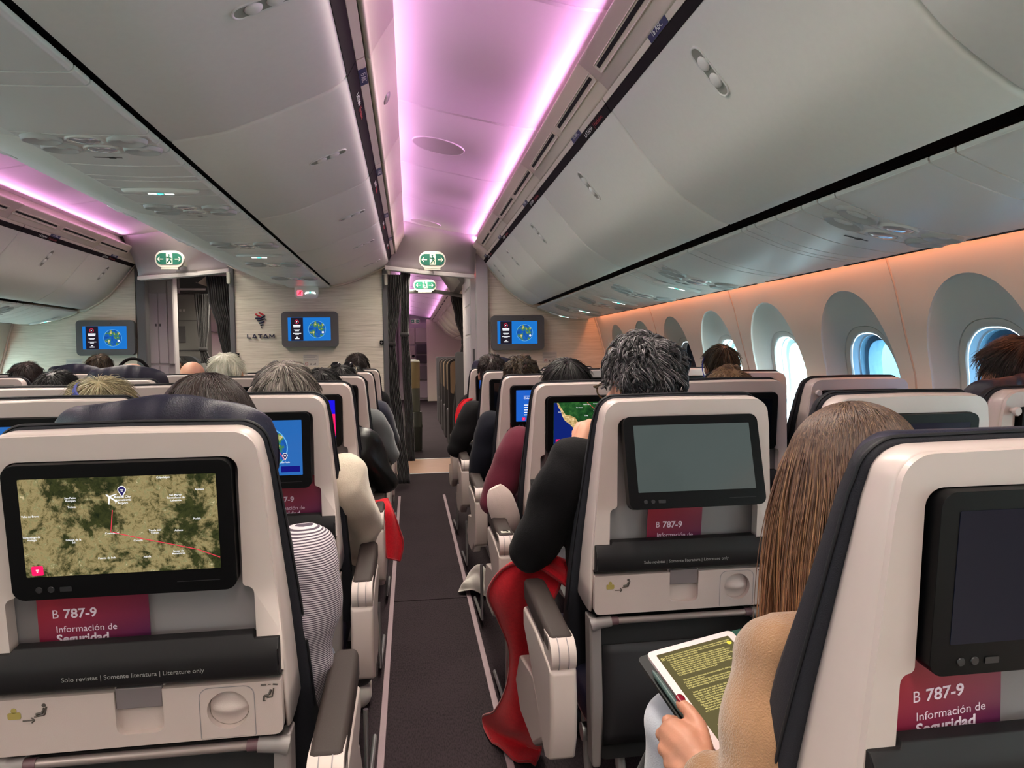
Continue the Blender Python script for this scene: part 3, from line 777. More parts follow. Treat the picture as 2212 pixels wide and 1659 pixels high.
PR_R = [(-3.6, -1.0, -1.7), (-1.0, 0.0, -0.4), (0.0, 1.05, 0.5), (1.05, 2.40, 2.0), (2.40, 3.70, 3.42), (3.70, 4.75, 4.25), (4.75, 5.7, 5.1), (5.7, YBR-0.03, 5.95)]
ordw = ['last behind the camera', 'behind the camera', 'beside the camera', 'nearest with two rows of spot lights', 'second nearest in view', 'third in view', 'fourth in view', 'at the wall']
for i, (a, b, c) in enumerate(PR_R): psu_row('out', 0, a, b, c, 'air nozzle panel under the right window bins, ' + ordw[i], i >= 4)
for i, (a, b, c) in enumerate(PR_R): psu_row('out', 1, a, min(b + (0.4 if i == 7 else 0), YBL-0.03), c, 'air nozzle panel under the left window bins, ' + ordw[i], i in (5, 7))
PR_C = [(-3.6, -1.0, -1.7), (-1.0, 0.0, -0.4), (0.0, 1.35, 1.0), (1.35, 2.85, 2.26), (2.85, 3.75, 3.17), (3.75, 4.55, 4.12), (4.55, 5.5, 4.95), (5.5, YBC-0.03, 5.8)]
for i, (a, b, c) in enumerate(PR_C): psu_row('ctr', 0, a, b, c, 'air nozzle panel between the centre bins, ' + ordw[i], i in (3, 5))
# side slots above the orange light, dark
for side in (0, 1):
    X = mapx(side); yE = (YBR if side == 0 else YBL)
    mb = MB(); mb.sheet([(X(1.655), 1.572), (X(1.668), 1.575), (X(1.672), 1.60)], [-3.6, yE-0.03]); struct('trim_%d' % (260+side), mb, M_PSU, solid=0.003)
    yy = -1.0; c_ = 0
    while yy < yE-0.7:
        mb = MB(); mb.box(X(1.640)-0.007, X(1.640)+0.007, yy, yy+0.50, 1.5655, 1.5705)
        for q in range(1, 4): pass
        struct('trim_%d' % (262+side), mb, M_SLOT); yy += 0.60
    # dark gap behind the outboard bin lip
    mb = MB(); mb.sheet([(X(1.12), 1.735), (X(1.165), 1.715), (X(1.20), 1.70)], [-3.6, yE-0.03]); struct('trim_%d' % (264+side), mb, M_BLACK)
for s_ in (0, 1):
    X = mapx(s_); mb = MB(); mb.sheet([(X(-0.66), 1.915), (X(-0.69), 1.895), (X(-0.72), 1.89)], [-3.6, YBC-0.03]); struct('trim_%d' % (266+s_), mb, M_BLACK)
# lit no-smoking / belt sign hanging at the end of the centre panels
o = empty('hanging_sign', (XC, 6.42, 1.80), 0, 'small white lit sign with red and green symbols under the centre bins', 'sign')
mb = MB(); mb.prism(rrect(-0.10, 0.10, -0.045, 0.06, (0.035, 0.01, 0.01, 0.035), 5), -0.02, 0.02); mb.build('housing', M_PSU, parent=o, bevel=0.006)
mb = MB(); mb.prism(rrect(-0.078, -0.032, -0.022, 0.024, 0.008), -0.023, -0.020)
mb.build('lit_symbol', M_GLOWR, parent=o)
mb = MB(); mb.prism([(-0.012, -0.008), (0.004, -0.002), (0.022, 0.001), (0.022, 0.012), (-0.002, 0.010), (-0.012, 0.0)], -0.023, -0.020); mb.prism([(0.078, -0.008), (0.062, -0.002), (0.042, 0.001), (0.042, 0.012), (0.068, 0.010), (0.078, 0.0)], -0.023, -0.020)
mb.build('lit_symbol', M_GLOW, parent=o)
mb = MB(); mb.box(0.026, 0.038, -0.023, -0.020, 0.001, 0.010); mb.build('lit_symbol', M_GLOWG, parent=o)
mb = MB()
for a_ in range(3): mb.box(-0.071+a_*0.011, -0.067+a_*0.011, -0.0245, -0.0232, -0.012, 0.016)
mb.tube([(-0.075, -0.0245, -0.018), (-0.035, -0.0245, 0.020)], 0.002, 6); mb.build('symbol_bar', mat('sign_dark_red', C255(120, 10, 20), 0.5), parent=o)
# ---------------------------------------------------------------- door zone in front of the cabin
M_LILAC = mat('door_zone_panel', C255(186, 178, 180), 0.55)
M_DGREY = mat('dark_grey_panel', C255(84, 82, 84), 0.5)
M_MGREY = mat('mid_grey_panel', C255(128, 126, 124), 0.5)
M_CURT = mat('curtain_fabric', C255(50, 46, 48), 0.85, bump=0.5, bscale=600, sheen=0.2)
M_GREEN = mat('exit_green', C255(24, 92, 74), 0.35, emit=C255(20, 100, 74), estr=0.12)
M_SIGNW = mat('sign_white', C255(204, 200, 186), 0.4)
M_SIGNL = mat('exit_lit_white', C255(230, 230, 205), 0.35, emit=C255(220, 225, 190), estr=0.10)
def header(side, Y):
    X = mapx(side)
    # lowered front board that closes the aisle ceiling, bellied towards the cabin
    mb = MB(); nu = 14
    def fn(u, v):
        x = -0.20 + 0.80*u; zt = ceil_z(x) + 0.005; zb = 2.045 - 0.075*u
        z = zt + (zb-zt)*v
        y = (Y-0.33) + 0.33*math.sin(v*PI/2)**1.3
        return (X(x), y, z)
    mb.grid(fn, nu, 8); struct('wall_front', mb, M_LILAC, solid=0.01, smooth=180)
    mb = MB(); rs = []
    for u in np.linspace(0, 1, 12):
        x = -0.205 + 0.80*u; z = 2.03 - 0.075*u - 0.006*math.sin(u*PI)
        rs.append([(X(x), Y-0.02+a, z+b2) for a, b2 in ((-0.03, -0.016), (-0.03, 0.012), (-0.015, 0.022), (0.05, 0.022), (0.05, -0.016))])
    mb.rings(rs); struct('trim_%d' % (300+side), mb, mat('header_rail', C255(214, 208, 206), 0.4), bevel=0.004)
    # faint two line notice printed on the rail
    mb = MB()
    for q in range(3): mb.box(X(0.18)-0.09, X(0.18)+0.09, Y-0.0515, Y-0.0505, 2.008+q*0.008, 2.011+q*0.008)
    struct('trim_%d' % (302+side), mb, M_PRINT)
header(0, 6.5); header(1, 6.72)

def running_man(mb, s, y, ox=0.0, oz=0.0):
    def L(*p): 
        for a, b in zip(p, p[1:]): mb.tube([(ox+a[0]*s, y, oz+a[1]*s), (ox+b[0]*s, y, oz+b[1]*s)], s*0.055, 6)
    mb.lathe([(0.001, y-0.001), (s*0.085, y-0.001), (s*0.085, y+0.001), (0.001, y+0.001)], c=(ox-0.02*s, 0, oz+0.38*s), axis='y', n=14)
    L((0.0, 0.27), (0.03, -0.02)); L((0.0, 0.24), (-0.17, 0.14), (-0.24, 0.22)); L((0.0, 0.24), (0.14, 0.12), (0.20, 0.02))
    L((0.03, -0.02), (-0.08, -0.2), (-0.20, -0.34)); L((0.03, -0.02), (0.16, -0.14), (0.14, -0.36))
def exit_sign(loc, label, w_=0.225, h_=0.142, arrows=True, up=True):
    o = empty('exit_sign', loc, 0, label, 'exit sign')
    mb = MB(); mb.prism(rrect(-w_/2, w_/2, -h_/2, h_/2, h_/2-0.002, 9), -0.012, 0.03); mb.build('sign_case', M_SIGNW, parent=o, bevel=0.008)
    mb = MB(); mb.prism(rrect(-w_/2+0.012, w_/2-0.012, -h_/2+0.026, h_/2-0.022, h_/2-0.028, 9), -0.016, -0.011); mb.build('green_face', M_GREEN, parent=o)
    mb = MB(); mb.prism(rrect(-0.022, 0.026, -h_/2+0.028, h_/2-0.024, 0.002), -0.018, -0.0155); mb.build('white_door_symbol', M_SIGNL, parent=o)
    mb = MB(); running_man(mb, 0.088, -0.0195, 0.002, 0.0); mb.build('running_figure', M_GREEN, parent=o, smooth=0)
    mb = MB()
    for s_ in (-1, 1):
        mb.box(min(s_*0.045, s_*0.088), max(s_*0.045, s_*0.088), -0.0185, -0.0158, -0.003, 0.003)
        mb.tube([(s_*0.072, -0.017, 0.018), (s_*0.089, -0.017, 0.0)], 0.003, 6); mb.tube([(s_*0.072, -0.017, -0.018), (s_*0.089, -0.017, 0.0)], 0.003, 6)
    mb.build('white_arrow', M_SIGNL, parent=o)
    mb = MB(); mb.box(-0.02, 0.02, 0.025, 0.40, -0.015, 0.015); mb.build('wall_bracket', M_SIGNW, parent=o)
    mb = MB(); mb.prism(rrect(-w_*0.30, w_*0.30, -h_/2-0.012, -h_/2+0.006, 0.004), -0.010, 0.03); mb.build('base_plate', M_SIGNW, parent=o, bevel=0.003)
    return o
exit_sign((0.205, 6.09, 2.052), 'oval green exit sign with running figure hanging over the right aisle')
exit_sign((mir(0.188)-0.01, 6.28, 2.070), 'oval green exit sign with running figure hanging over the left aisle')
exit_sign((0.172, 7.62, 1.985), 'oval green exit sign in the door zone behind the first curtain', 0.24, 0.12)
exit_sign((0.165, 19.6, 2.17), 'small distant oval exit sign at the far end of the forward cabin', 0.26, 0.13)

# door zone ceiling, side monuments
mb = MB(); mb.sheet([(mir(1.9), 2.30), (mir(0.5), 2.30), (XC, 2.30)], [6.55, 8.7]); struct('ceiling', mb, M_LILAC, solid=0.01)
mb = MB(); mb.sheet([(XC, 2.30), (-0.2, 2.30), (-0.05, 2.33), (0.42, 2.30), (0.55, 2.16), (0.9, 2.1), (1.9, 2.1)], [6.55, 8.7]); struct('ceiling', mb, M_LILAC, solid=0.01)
mb = MB(); mb.prism([(0.30, 2.30), (0.60, 2.30), (0.60, 1.98), (0.52, 1.98)], 7.2, 8.6); struct('trim_310', mb, M_MGREY)
# grey track with the middle curtain
mb = MB(); mb.tube([(-0.2, 7.66, 1.925), (0.30, 7.66, 1.925), (0.62, 8.3, 1.93)], 0.022, 10); o = mb.build('curtain_rail', M_MGREY, smooth=60); tag(o, 'grey curved curtain rail under the second exit sign', 'curtain rail')
# column at the right door frame
o = empty('door_frame_cabinet', (0.64, 6.6, 0), 0, 'lilac cabinet column with small red lamp right of the right doorway', 'cabinet')
mb = MB(); mb.prism(rrect(-0.03, 0.075, 0, 2.16, 0.002), -0.14, 0.05); mb.build('column', M_LILAC, parent=o, bevel=0.03, seg=4)
mb = MB(); mb.box(-0.075, -0.025, -0.02, 0.95, 0.0, 2.10); mb.build('side_panel', M_LILAC, parent=o, bevel=0.006)
for z0, z1 in ((0.02, 1.42), (1.44, 1.70), (1.72, 1.86), (1.88, 2.10)):
    mb = MB(); mb.box(-0.080, -0.074, 0.02, 0.60, z0, z1); mb.build('locker_door', mat('locker_lilac', C255(204, 196, 202), 0.45), parent=o, bevel=0.003)
mb = MB(); mb.lathe([(0.001, -0.035), (0.014, -0.035), (0.018, -0.028), (0.018, -0.02), (0.001, -0.02)], c=(-0.05, 0, 1.985), axis='y', n=18); mb.build('red_lamp', emis('red_lamp', (1.0, 0.08, 0.08), 2.2), parent=o)
mb = MB(); mb.box(-0.062, -0.040, -0.024, -0.018, 1.17, 1.30); mb.build('latch_plate', M_DGREY, parent=o, bevel=0.002)

# pleated curtains
def curtain(name, label, y, stations, pleats, amp=0.02, m=M_CURT, tie=None):
    """stations: (z, x0, x1) from top to bottom"""
    o = empty(name, (0, y, 0), 0, label, 'curtain')
    st = smoothline([(z, x0, x1) for z, x0, x1 in stations], 8) if False else None
    zs = [s_[0] for s_ in stations]; x0s = [s_[1] for s_ in stations]; x1s = [s_[2] for s_ in stations]
    def interp(z):
        pts = sorted(zip(zs, x0s, x1s))
        for (za, a0, a1), (zb, b0, b1) in zip(pts, pts[1:]):
            if za <= z <= zb:
                u = (z-za)/(zb-za); u = u*u*(3-2*u); return a0+(b0-a0)*u, a1+(b1-a1)*u
        return pts[-1][1], pts[-1][2]
    nu, nv = pleats*8, 46; top, bot = max(zs), min(zs)
    mb = MB()
    def fn(u, v):
        z = top + (bot-top)*v; a, b = interp(z); 
        x = a + (b-a)*u; wob = 0.25*math.sin(v*5+u*9)
        dy = amp*math.sin(u*pleats*2*PI + wob) + 0.4*amp*math.sin(u*pleats*0.7*2*PI+1+v*2)
        return (x, dy, z)
    mb.grid(fn, nu, nv); mb.build('curtain_panel', m, parent=o, solid=0.004, smooth=180)
    if tie:
        a, b = interp(tie); mb = MB(); mb.rings([[( (a+b)/2 + ((b-a)/2+0.008)*math.cos(t), (amp+0.010)*math.sin(t), tie+dz) for t in np.linspace(0, 2*PI, 24, endpoint=False)] for dz in (-0.02, 0.02)], False, False)
        mb.build('tie_band', m, parent=o, solid=0.004, smooth=180)
    return o
def tie_hook(p, label):
    o = empty('curtain_hook', p, 0, label, 'hook')
    mb = MB(); mb.box(-0.035, 0.0, 0.0, 0.014, -0.018, 0.018); mb.build('strap', M_BLACK, parent=o, bevel=0.004)
    mb = MB(); mb.lathe([(0.001, -0.012), (0.007, -0.012), (0.009, -0.004), (0.009, 0.0), (0.001, 0.0)], c=(-0.02, 0, 0), axis='y', n=14); mb.build('stud', M_ALU, parent=o)
    return o
curtain('curtain', 'charcoal pleated curtain tied back at the left edge of the right doorway', 6.74, [(2.00, -0.195, -0.055), (1.7, -0.20, -0.085), (1.36, -0.245, -0.135), (1.1, -0.235, -0.115), (0.6, -0.20, -0.07), (0.04, -0.125, -0.02)], 9, 0.018, tie=1.355)
curtain('curtain', 'dark narrow curtain just behind the tied curtain of the right doorway', 7.35, [(2.297, -0.075, 0.03), (1.75, -0.08, 0.005), (1.47, -0.085, -0.01), (1.1, -0.075, 0.01), (0.3, -0.05, 0.03), (0.16, -0.045, 0.03)], 6, 0.014, tie=1.46)
curtain('curtain', 'black tied curtain at the right side of the second divider', 8.62, [(1.98, 0.50, 0.70), (1.7, 0.55, 0.70), (1.40, 0.63, 0.71), (1.1, 0.56, 0.71), (0.5, 0.50, 0.70), (0.06, 0.50, 0.70)], 8, 0.014, tie=1.40)
curtain('curtain', 'charcoal pleated curtain tied back at the right edge of the left doorway', 6.80, [(1.99, -1.815, -1.60), (1.8, -1.80, -1.59), (1.5, -1.73, -1.57), (1.26, -1.69, -1.565), (1.0, -1.69, -1.56), (0.04, -1.74, -1.56)], 11, 0.018, tie=1.22)
curtain('curtain', 'black curtain deep inside the left doorway beside the crew seat', 8.0, [(1.93, -2.26, -2.10), (1.6, -2.24, -2.12), (1.35, -2.22, -2.15), (1.1, -2.20, -2.06), (0.04, -2.20, -2.00)], 7, 0.014, tie=1.34)
tie_hook((-0.232, 6.57, 1.368), 'small black tie hook on the middle wall beside the right curtain')
tie_hook((mir(-0.232)+0.035, 6.57, 1.27), 'small black tie hook on the middle wall beside the left curtain')
for x, z in ((-0.20, 1.955), (mir(-0.20), 1.965)):
    o = empty('bumper', (x, 6.56, z), 0, 'small white rounded bumper at the top corner of the %s doorway' % ('right' if x > XC else 'left'), 'bumper')
    mb = MB(); mb.prism(rrect(-0.012, 0.014, -0.07, 0.03, 0.009), -0.03, 0.0); mb.build('pad', M_SIGNW, parent=o, bevel=0.004)
    mb = MB(); mb.tube([(-0.03, -0.015, 0.028), (0.02, -0.015, 0.03)], 0.005, 8); mb.build('pin', M_ALU, parent=o)
# left doorway: edge post, lockers, galley unit, crew seat
mb = MB(); mb.box(-2.44, -2.36, 6.86, 6.96, 0, 2.12); o = struct('trim_311', mb, mat('edge_profile_grey', C255(96, 94, 96), 0.5), bevel=0.01)
o = empty('locker_column', (-2.29, 7.12, 0), math.radians(8), 'tall lilac locker with paired doors just inside the left doorway', 'locker')
mb = MB(); mb.box(-0.14, 0.09, 0, 0.22, 0, 2.06); mb.build('carcass', M_LILAC, parent=o, bevel=0.012)
for (x0, x1) in ((-0.125, -0.052), (-0.044, 0.03)):
    for z0, z1 in ((0.05, 1.18), (1.20, 1.86)):
        mb = MB(); mb.box(x0, x1, -0.012, 0.0, z0, z1); d_ = mb.build('door', mat('locker_lilac', C255(204, 196, 202), 0.45), parent=o, bevel=0.004)
        if z0 > 1: mb = MB(); mb.box(x1-0.022 if x0 < -0.1 else x0+0.006, x1-0.008 if x0 < -0.1 else x0+0.02, -0.016, -0.011, 1.55, 1.575); mb.build('catch', M_DGREY, parent=d_)
mb = MB(); mb.box(0.035, 0.088, -0.03, 0.0, 1.19, 1.98); mb.build('side_door', M_LILAC, parent=o, bevel=0.012)
o = empty('galley_unit', (-2.45, 8.25, 0), 0, 'grey galley unit with a dark square panel inside the left doorway', 'galley unit')
mb = MB(); mb.box(-0.30, 0.19, 0, 0.4, 0, 1.96); mb.build('body', M_MGREY, parent=o, bevel=0.03, seg=3)
mb = MB(); mb.box(-0.17, 0.02, -0.008, 0.0, 1.42, 1.60); mb.build('dark_panel', M_DGREY, parent=o, bevel=0.003)
mb = MB(); mb.box(-0.20, 0.185, -0.006, 0.0, 1.33, 1.34); mb.box(-0.20, 0.185, -0.006, 0.0, 1.66, 1.664); mb.build('seam_line', M_DGREY, parent=o)
mb = MB(); mb.box(-0.04, -0.02, -0.006, 0, 1.76, 1.785); mb.box(0.0, 0.018, -0.006, 0, 1.76, 1.785); mb.build('pictogram', M_LILAC, parent=o)
mb = MB(); mb.tube([(-0.30, -0.03, 2.0), (0.25, -0.03, 2.0)], 0.012, 8); mb.build('pole', M_LILAC, parent=o)
o = empty('crew_seat', (-2.36, 7.9, 0), 0, 'dark padded crew seat with pale side wings in the left doorway', 'seat')
mb = MB(); mb.prism(rrect(-0.17, 0.17, 0.75, 1.27, (0.02, 0.13, 0.13, 0.02), 8), -0.02, 0.10); mb.build('back_pad', mat('crew_seat_pad', C255(48, 50, 54), 0.6), parent=o, bevel=0.025, seg=3)
mb = MB(); mb.box(-0.17, 0.17, -0.38, 0.10, 0.40, 0.48); mb.build('seat_pan', mat('crew_seat_pad', C255(48, 50, 54), 0.6), parent=o, bevel=0.02)
for s_ in (-1, 1):
    mb = MB(); mb.prism(rrect(s_*0.185-0.018, s_*0.185+0.018, 0.5, 1.19, 0.015), -0.03, 0.12); mb.build('side_wing', M_MGREY, parent=o, bevel=0.01)
mb = MB(); mb.box(-0.18, 0.18, 0.0, 0.10, 0.0, 0.75); mb.build('base', M_DGREY, parent=o)
o = empty('locker_column', (-2.03, 8.55, 0), 0, 'pale narrow locker deep behind the left doorway, beside the black curtain', 'locker')
mb = MB(); mb.box(-0.10, 0.04, 0, 0.5, 0, 2.05); mb.build('carcass', M_LILAC, parent=o, bevel=0.01)
for z0, z1 in ((0.05, 1.40), (1.42, 1.98)):
    mb = MB(); mb.box(-0.085, 0.03, -0.01, 0, z0, z1); mb.build('door', mat('locker_lilac', C255(204, 196, 202), 0.45), parent=o, bevel=0.003)
# partitions closing the door zone, with open aisles
for x0, x1 in ((mir(1.9), -2.62), (-1.45, -0.22), (0.70, 1.95)):
    mb = MB(); mb.box(x0, x1, 8.66, 8.72, 0, 2.3); struct('wall_front', mb, M_LILAC)
for side in (0, 1):
    X = mapx(side); mb = MB(); mb.sheet([(X(wx(z)), z) for z in (0, 0.2, 0.45, 0.9, 1.15, 1.33, 1.48, 1.66, 1.72)] + [(X(1.6), 2.0), (X(1.5), 2.3)], [7.0 if side == 0 else 7.5, 20.5])
    struct('wall_%s' % ('right' if side == 0 else 'left'), mb, M_WALL, smooth=60)
mb = MB(); mb.box(0.72, 0.75, 6.6, 8.7, 0, 2.2); struct('wall_right', mb, M_LILAC)
mb = MB(); mb.box(mir(0.99), mir(0.96), 6.95, 8.2, 0, 2.2); struct('wall_left', mb, M_LILAC)
mb = MB(); mb.box(-1.50, -0.26, 6.63, 8.66, 2.10, 2.30); struct('ceiling', mb, M_LILAC)
mb = MB(); mb.box(-0.235, -0.205, 6.9, 8.66, 0, 2.3); struct('wall_left', mb, M_LILAC)
mb = MB(); mb.box(-1.56, -1.53, 6.9, 8.66, 0, 2.3); struct('wall_right', mb, M_LILAC)

# ---------------------------------------------------------------- forward cabin seen through the right doorway
mb = MB(); mb.sheet(prof, [8.7, 20.3]); struct('ceiling', mb, M_CEIL, smooth=180)
for y in (10.2, 11.8, 13.4, 15.0, 16.6, 18.2):
    mb = MB(); mb.sheet([(x, z-0.005) for x, z in prof], [y-0.02, y+0.02]); struct('trim_320', mb, M_CEIL, solid=0.006, smooth=180)
for side in (0, 1):
    fascia_out(side, 8.75, 20.2); X = mapx(side)
    mb = MB(); mb.sheet([(X(x), z) for x, z in [(-0.036, 2.29), (-0.10, 2.17), (-0.15, 2.137), (-0.16, 2.3)]], [8.75, 20.2]); struct('trim_%d' % (210+side), mb, M_CREAM)
    if side == 0:
        for q in range(15):
            mb = MB(); mb.box(0.60, 0.612, 8.95+q*0.75, 9.45+q*0.75, 2.163, 2.170); struct('trim_330', mb, M_SLOT)
        proto = None
        for q in range(7):
            y0 = 8.78 + q*1.42
            o = empty('overhead_bin', (0, y0, 0), 0, 'cream overhead bin in the forward cabin, %s past the curtains' % ['first', 'second', 'third', 'fourth', 'fifth', 'sixth', 'seventh', 'last'][q], 'overhead bin', 'forward cabin bins')
            if proto is None:
                proto = []
                mb = MB(); mb.sheet([(x, z) for x, z in DOOR_R], [0.005, 1.415]); proto.append(mb.build('door', M_CREAM, parent=o, solid=0.006, smooth=70))
                mb = MB(); mb.sheet(RP, [0.0, 1.42]); proto.append(mb.build('panel_board', M_CREAM, parent=o, solid=0.006, smooth=70))
                mb = MB(); mb.sheet([RB[1], RB[2], RB[3]], [0.005, 1.415]); proto.append(mb.build('handle_strip', M_CREAM, parent=o, solid=0.004))
            else:
                for p in proto: c = p.copy(); COL.objects.link(c); c.parent = o
# end wall and galley of the forward cabin
mb = MB(); mb.box(0.46, 1.9, 19.3, 19.35, 0, 2.2); struct('wall_front', mb, M_CREAM)
mb = MB(); mb.box(mir(1.9), -0.35, 20.4, 20.45, 0, 2.5); struct('wall_front', mb, M_LILAC)
mb = MB(); mb.box(-1.6, 1.9, 20.45, 20.5, 0, 2.5); struct('wall_front', mb, M_LILAC)
o = empty('galley_unit', (0.13, 20.0, 0), 0, 'distant white galley wall with oven bays at the far end of the aisle', 'galley unit')
mb = MB(); mb.box(-0.42, 0.42, 0.05, 0.4, 0, 2.15); mb.build('body', M_LILAC, parent=o)
for (x0, x1, z0, z1, mm) in ((-0.3, 0.02, 1.55, 2.0, M_SIGNW), (0.04, 0.36, 1.60, 2.0, M_SIGNW), (-0.3, 0.02, 1.02, 1.5, M_SIGNW), (0.05, 0.36, 1.28, 1.55, M_DGREY), (0.05, 0.36, 1.02, 1.24, M_DGREY), (-0.3, 0.36, 0.55, 0.95, M_MGREY), (-0.3, 0.36, 0.05, 0.5, M_LILAC)):
    mb = MB(); mb.box(x0, x1, 0.0, 0.05, z0, z1); mb.build('bay', mm, parent=o, bevel=0.01)
mb = MB(); mb.lathe([(0.001, -0.02), (0.04, -0.02), (0.04, 0.0), (0.001, 0.0)], c=(-0.03, 0, 1.22), axis='y', n=16); mb.build('round_catch', M_BLACK, parent=o)
# business shells
M_BRASS = mat('brass_shell', C255(176, 158, 116), 0.35, metal=0.55); M_BRASSD = mat('shell_base_grey', C255(104, 106, 92), 0.4, metal=0.4)
o = empty('suite_shell', (0.03, 9.35, 0), 0, 'tall brass and grey rounded seat shell left of the aisle past the curtains', 'seat')
mb = MB(); mb.lathe([(0.02, 1.19), (0.085, 1.185), (0.10, 1.16)], axis='z', n=36); mb.build('top_cap', M_SIGNW, parent=o, smooth=60)
mb = MB(); mb.lathe([(0.09, 0.50), (0.092, 0.52), (0.092, 0.81), (0.09, 0.82)], axis='z', n=36); mb.build('band', M_BRASSD, parent=o, smooth=60)
mb = MB(); mb.lathe([(0.09, 0.82), (0.095, 0.83), (0.099, 1.15), (0.097, 1.165)], axis='z', n=36); mb.build('shell', M_BRASS, parent=o, smooth=60)
mb = MB(); mb.lathe([(0.10, 0.0), (0.11, 0.02), (0.115, 0.30), (0.12, 0.31), (0.12, 0.33), (0.115, 0.34), (0.115, 0.50), (0.11, 0.51)], axis='z', n=36); mb.build('base', mat('shell_foot_grey', C255(78, 80, 72), 0.4, metal=0.4), parent=o, smooth=50)
# row of forward seats on the right of the aisle
proto = None
for q, y in enumerate((9.7, 10.7, 11.7, 12.7)):
    o = empty('forward_seat', (0.68, y, 0), 0, 'brown leather seat on the right of the forward aisle, %s past the curtains' % ['first', 'second', 'third', 'fourth'][q], 'seat', 'forward cabin seats')
    if proto is None:
        proto = []
        mb = MB(); mb.prism(rrect(-0.17, 0.30, 0.30, 1.19, (0.02, 0.09, 0.09, 0.02), 6), -0.05, 0.06); proto.append(mb.build('backrest', mat('suite_shell_dark', C255(54, 50, 50), 0.5), parent=o, bevel=0.02))
        mb = MB(); mb.prism(rrect(-0.14, 0.27, 0.72, 1.16, (0.03, 0.07, 0.07, 0.03), 6), -0.075, -0.04); proto.append(mb.build('leather_back', mat('tan_leather', C255(176, 148, 116), 0.5), parent=o, bevel=0.012))
        mb = MB(); mb.box(-0.17, 0.3, 0.0, 0.55, 0.0, 0.48); proto.append(mb.build('base', mat('suite_shell_dark', C255(54, 50, 50), 0.5), parent=o, bevel=0.02))
    else:
        for p in proto: c = p.copy(); COL.objects.link(c); c.parent = o
mb = MB(); mb.box(0.50, 0.98, 13.6, 13.65, 0, 1.21); struct('trim_331', mb, M_DGREY, bevel=0.01)
# folded side screen beside the second divider
o = empty('side_screen', (0.58, 8.35, 0), 0, 'dark grey rounded side screen standing beside the second divider on the right', 'screen panel')
mb = MB(); mb.prism(rrect(-0.05, 0.06, 0.5, 1.28, (0.02, 0.03, 0.03, 0.02)), 0, 0.06); mb.build('panel', M_DGREY, parent=o, bevel=0.015)
mb = MB(); mb.box(-0.04, 0.05, 0.01, 0.05, 0.0, 0.5); mb.build('leg', M_DGREY, parent=o)

# ---------------------------------------------------------------- wall monitors
M_BEZ = mat('monitor_grey', C255(92, 90, 92), 0.45); M_SBLUE = emis('screen_blue', C255(32, 118, 205), 0.75)
def globe_mat(name):
    if name in MATS: return MATS[name]
    m = bpy.data.materials.new(name); m.use_nodes = True; MATS[name] = m; t = m.node_tree; t.nodes.clear()
    o = t.nodes.new('ShaderNodeOutputMaterial'); e_ = t.nodes.new('ShaderNodeEmission'); tcn = t.nodes.new('ShaderNodeTexCoord')
    mp = t.nodes.new('ShaderNodeMapping'); mp.inputs['Location'].default_value = (3.1, 0, 1.7); mp.inputs['Scale'].default_value = (1, 1, 0.8)
    n = t.nodes.new('ShaderNodeTexNoise'); n.inputs['Scale'].default_value = 1.25; n.inputs['Detail'].default_value = 6; n.inputs['Roughness'].default_value = 0.55
    r = t.nodes.new('ShaderNodeValToRGB'); r.color_ramp.interpolation = 'LINEAR'; el = r.color_ramp.elements
    el[0].position = 0.30; el[0].color = (*C255(14, 50, 112), 1); el[1].position = 1.0; el[1].color = (*C255(245, 245, 240), 1)
    for p, c in ((0.53, C255(30, 92, 176)), (0.555, C255(58, 118, 84)), (0.59, C255(80, 128, 74)), (0.63, C255(206, 182, 120)), (0.70, C255(235, 235, 225))):
        q = el.new(p); q.color = (*c, 1)
    t.links.new(tcn.outputs['Object'], mp.inputs[0]); t.links.new(mp.outputs[0], n.inputs['Vector']); t.links.new(n.outputs['Fac'], r.inputs[0]); t.links.new(r.outputs[0], e_.inputs[0])
    e_.inputs[1].default_value = 0.8; t.links.new(e_.outputs[0], o.inputs[0]); return m
M_GLOBE = globe_mat('globe_picture')
def disc(mb, cx_, cz_, r, y, n=40, t=0.0003): mb.prism(ellpts(cx_, cz_, r, r, n), y, y+t)
def globe(parent, cx_, cz_, r, y):
    mb = MB(); disc(mb, 0, 0, 1.0, 0, 48, 0.01); g_ = mb.build('globe_picture', M_GLOBE, parent=parent, smooth=0, loc=(cx_, y, cz_)); g_.scale = (r, 0.04, r)
    mb = MB(); mb.prism(ellpts(cx_, cz_, r*1.05, r*1.05, 48), y-0.0001, y+0.0003, [ellpts(cx_, cz_, r, r, 48)]); mb.build('globe_rim', emis('globe_rim', C255(110, 185, 240), 0.7), parent=parent, smooth=0)
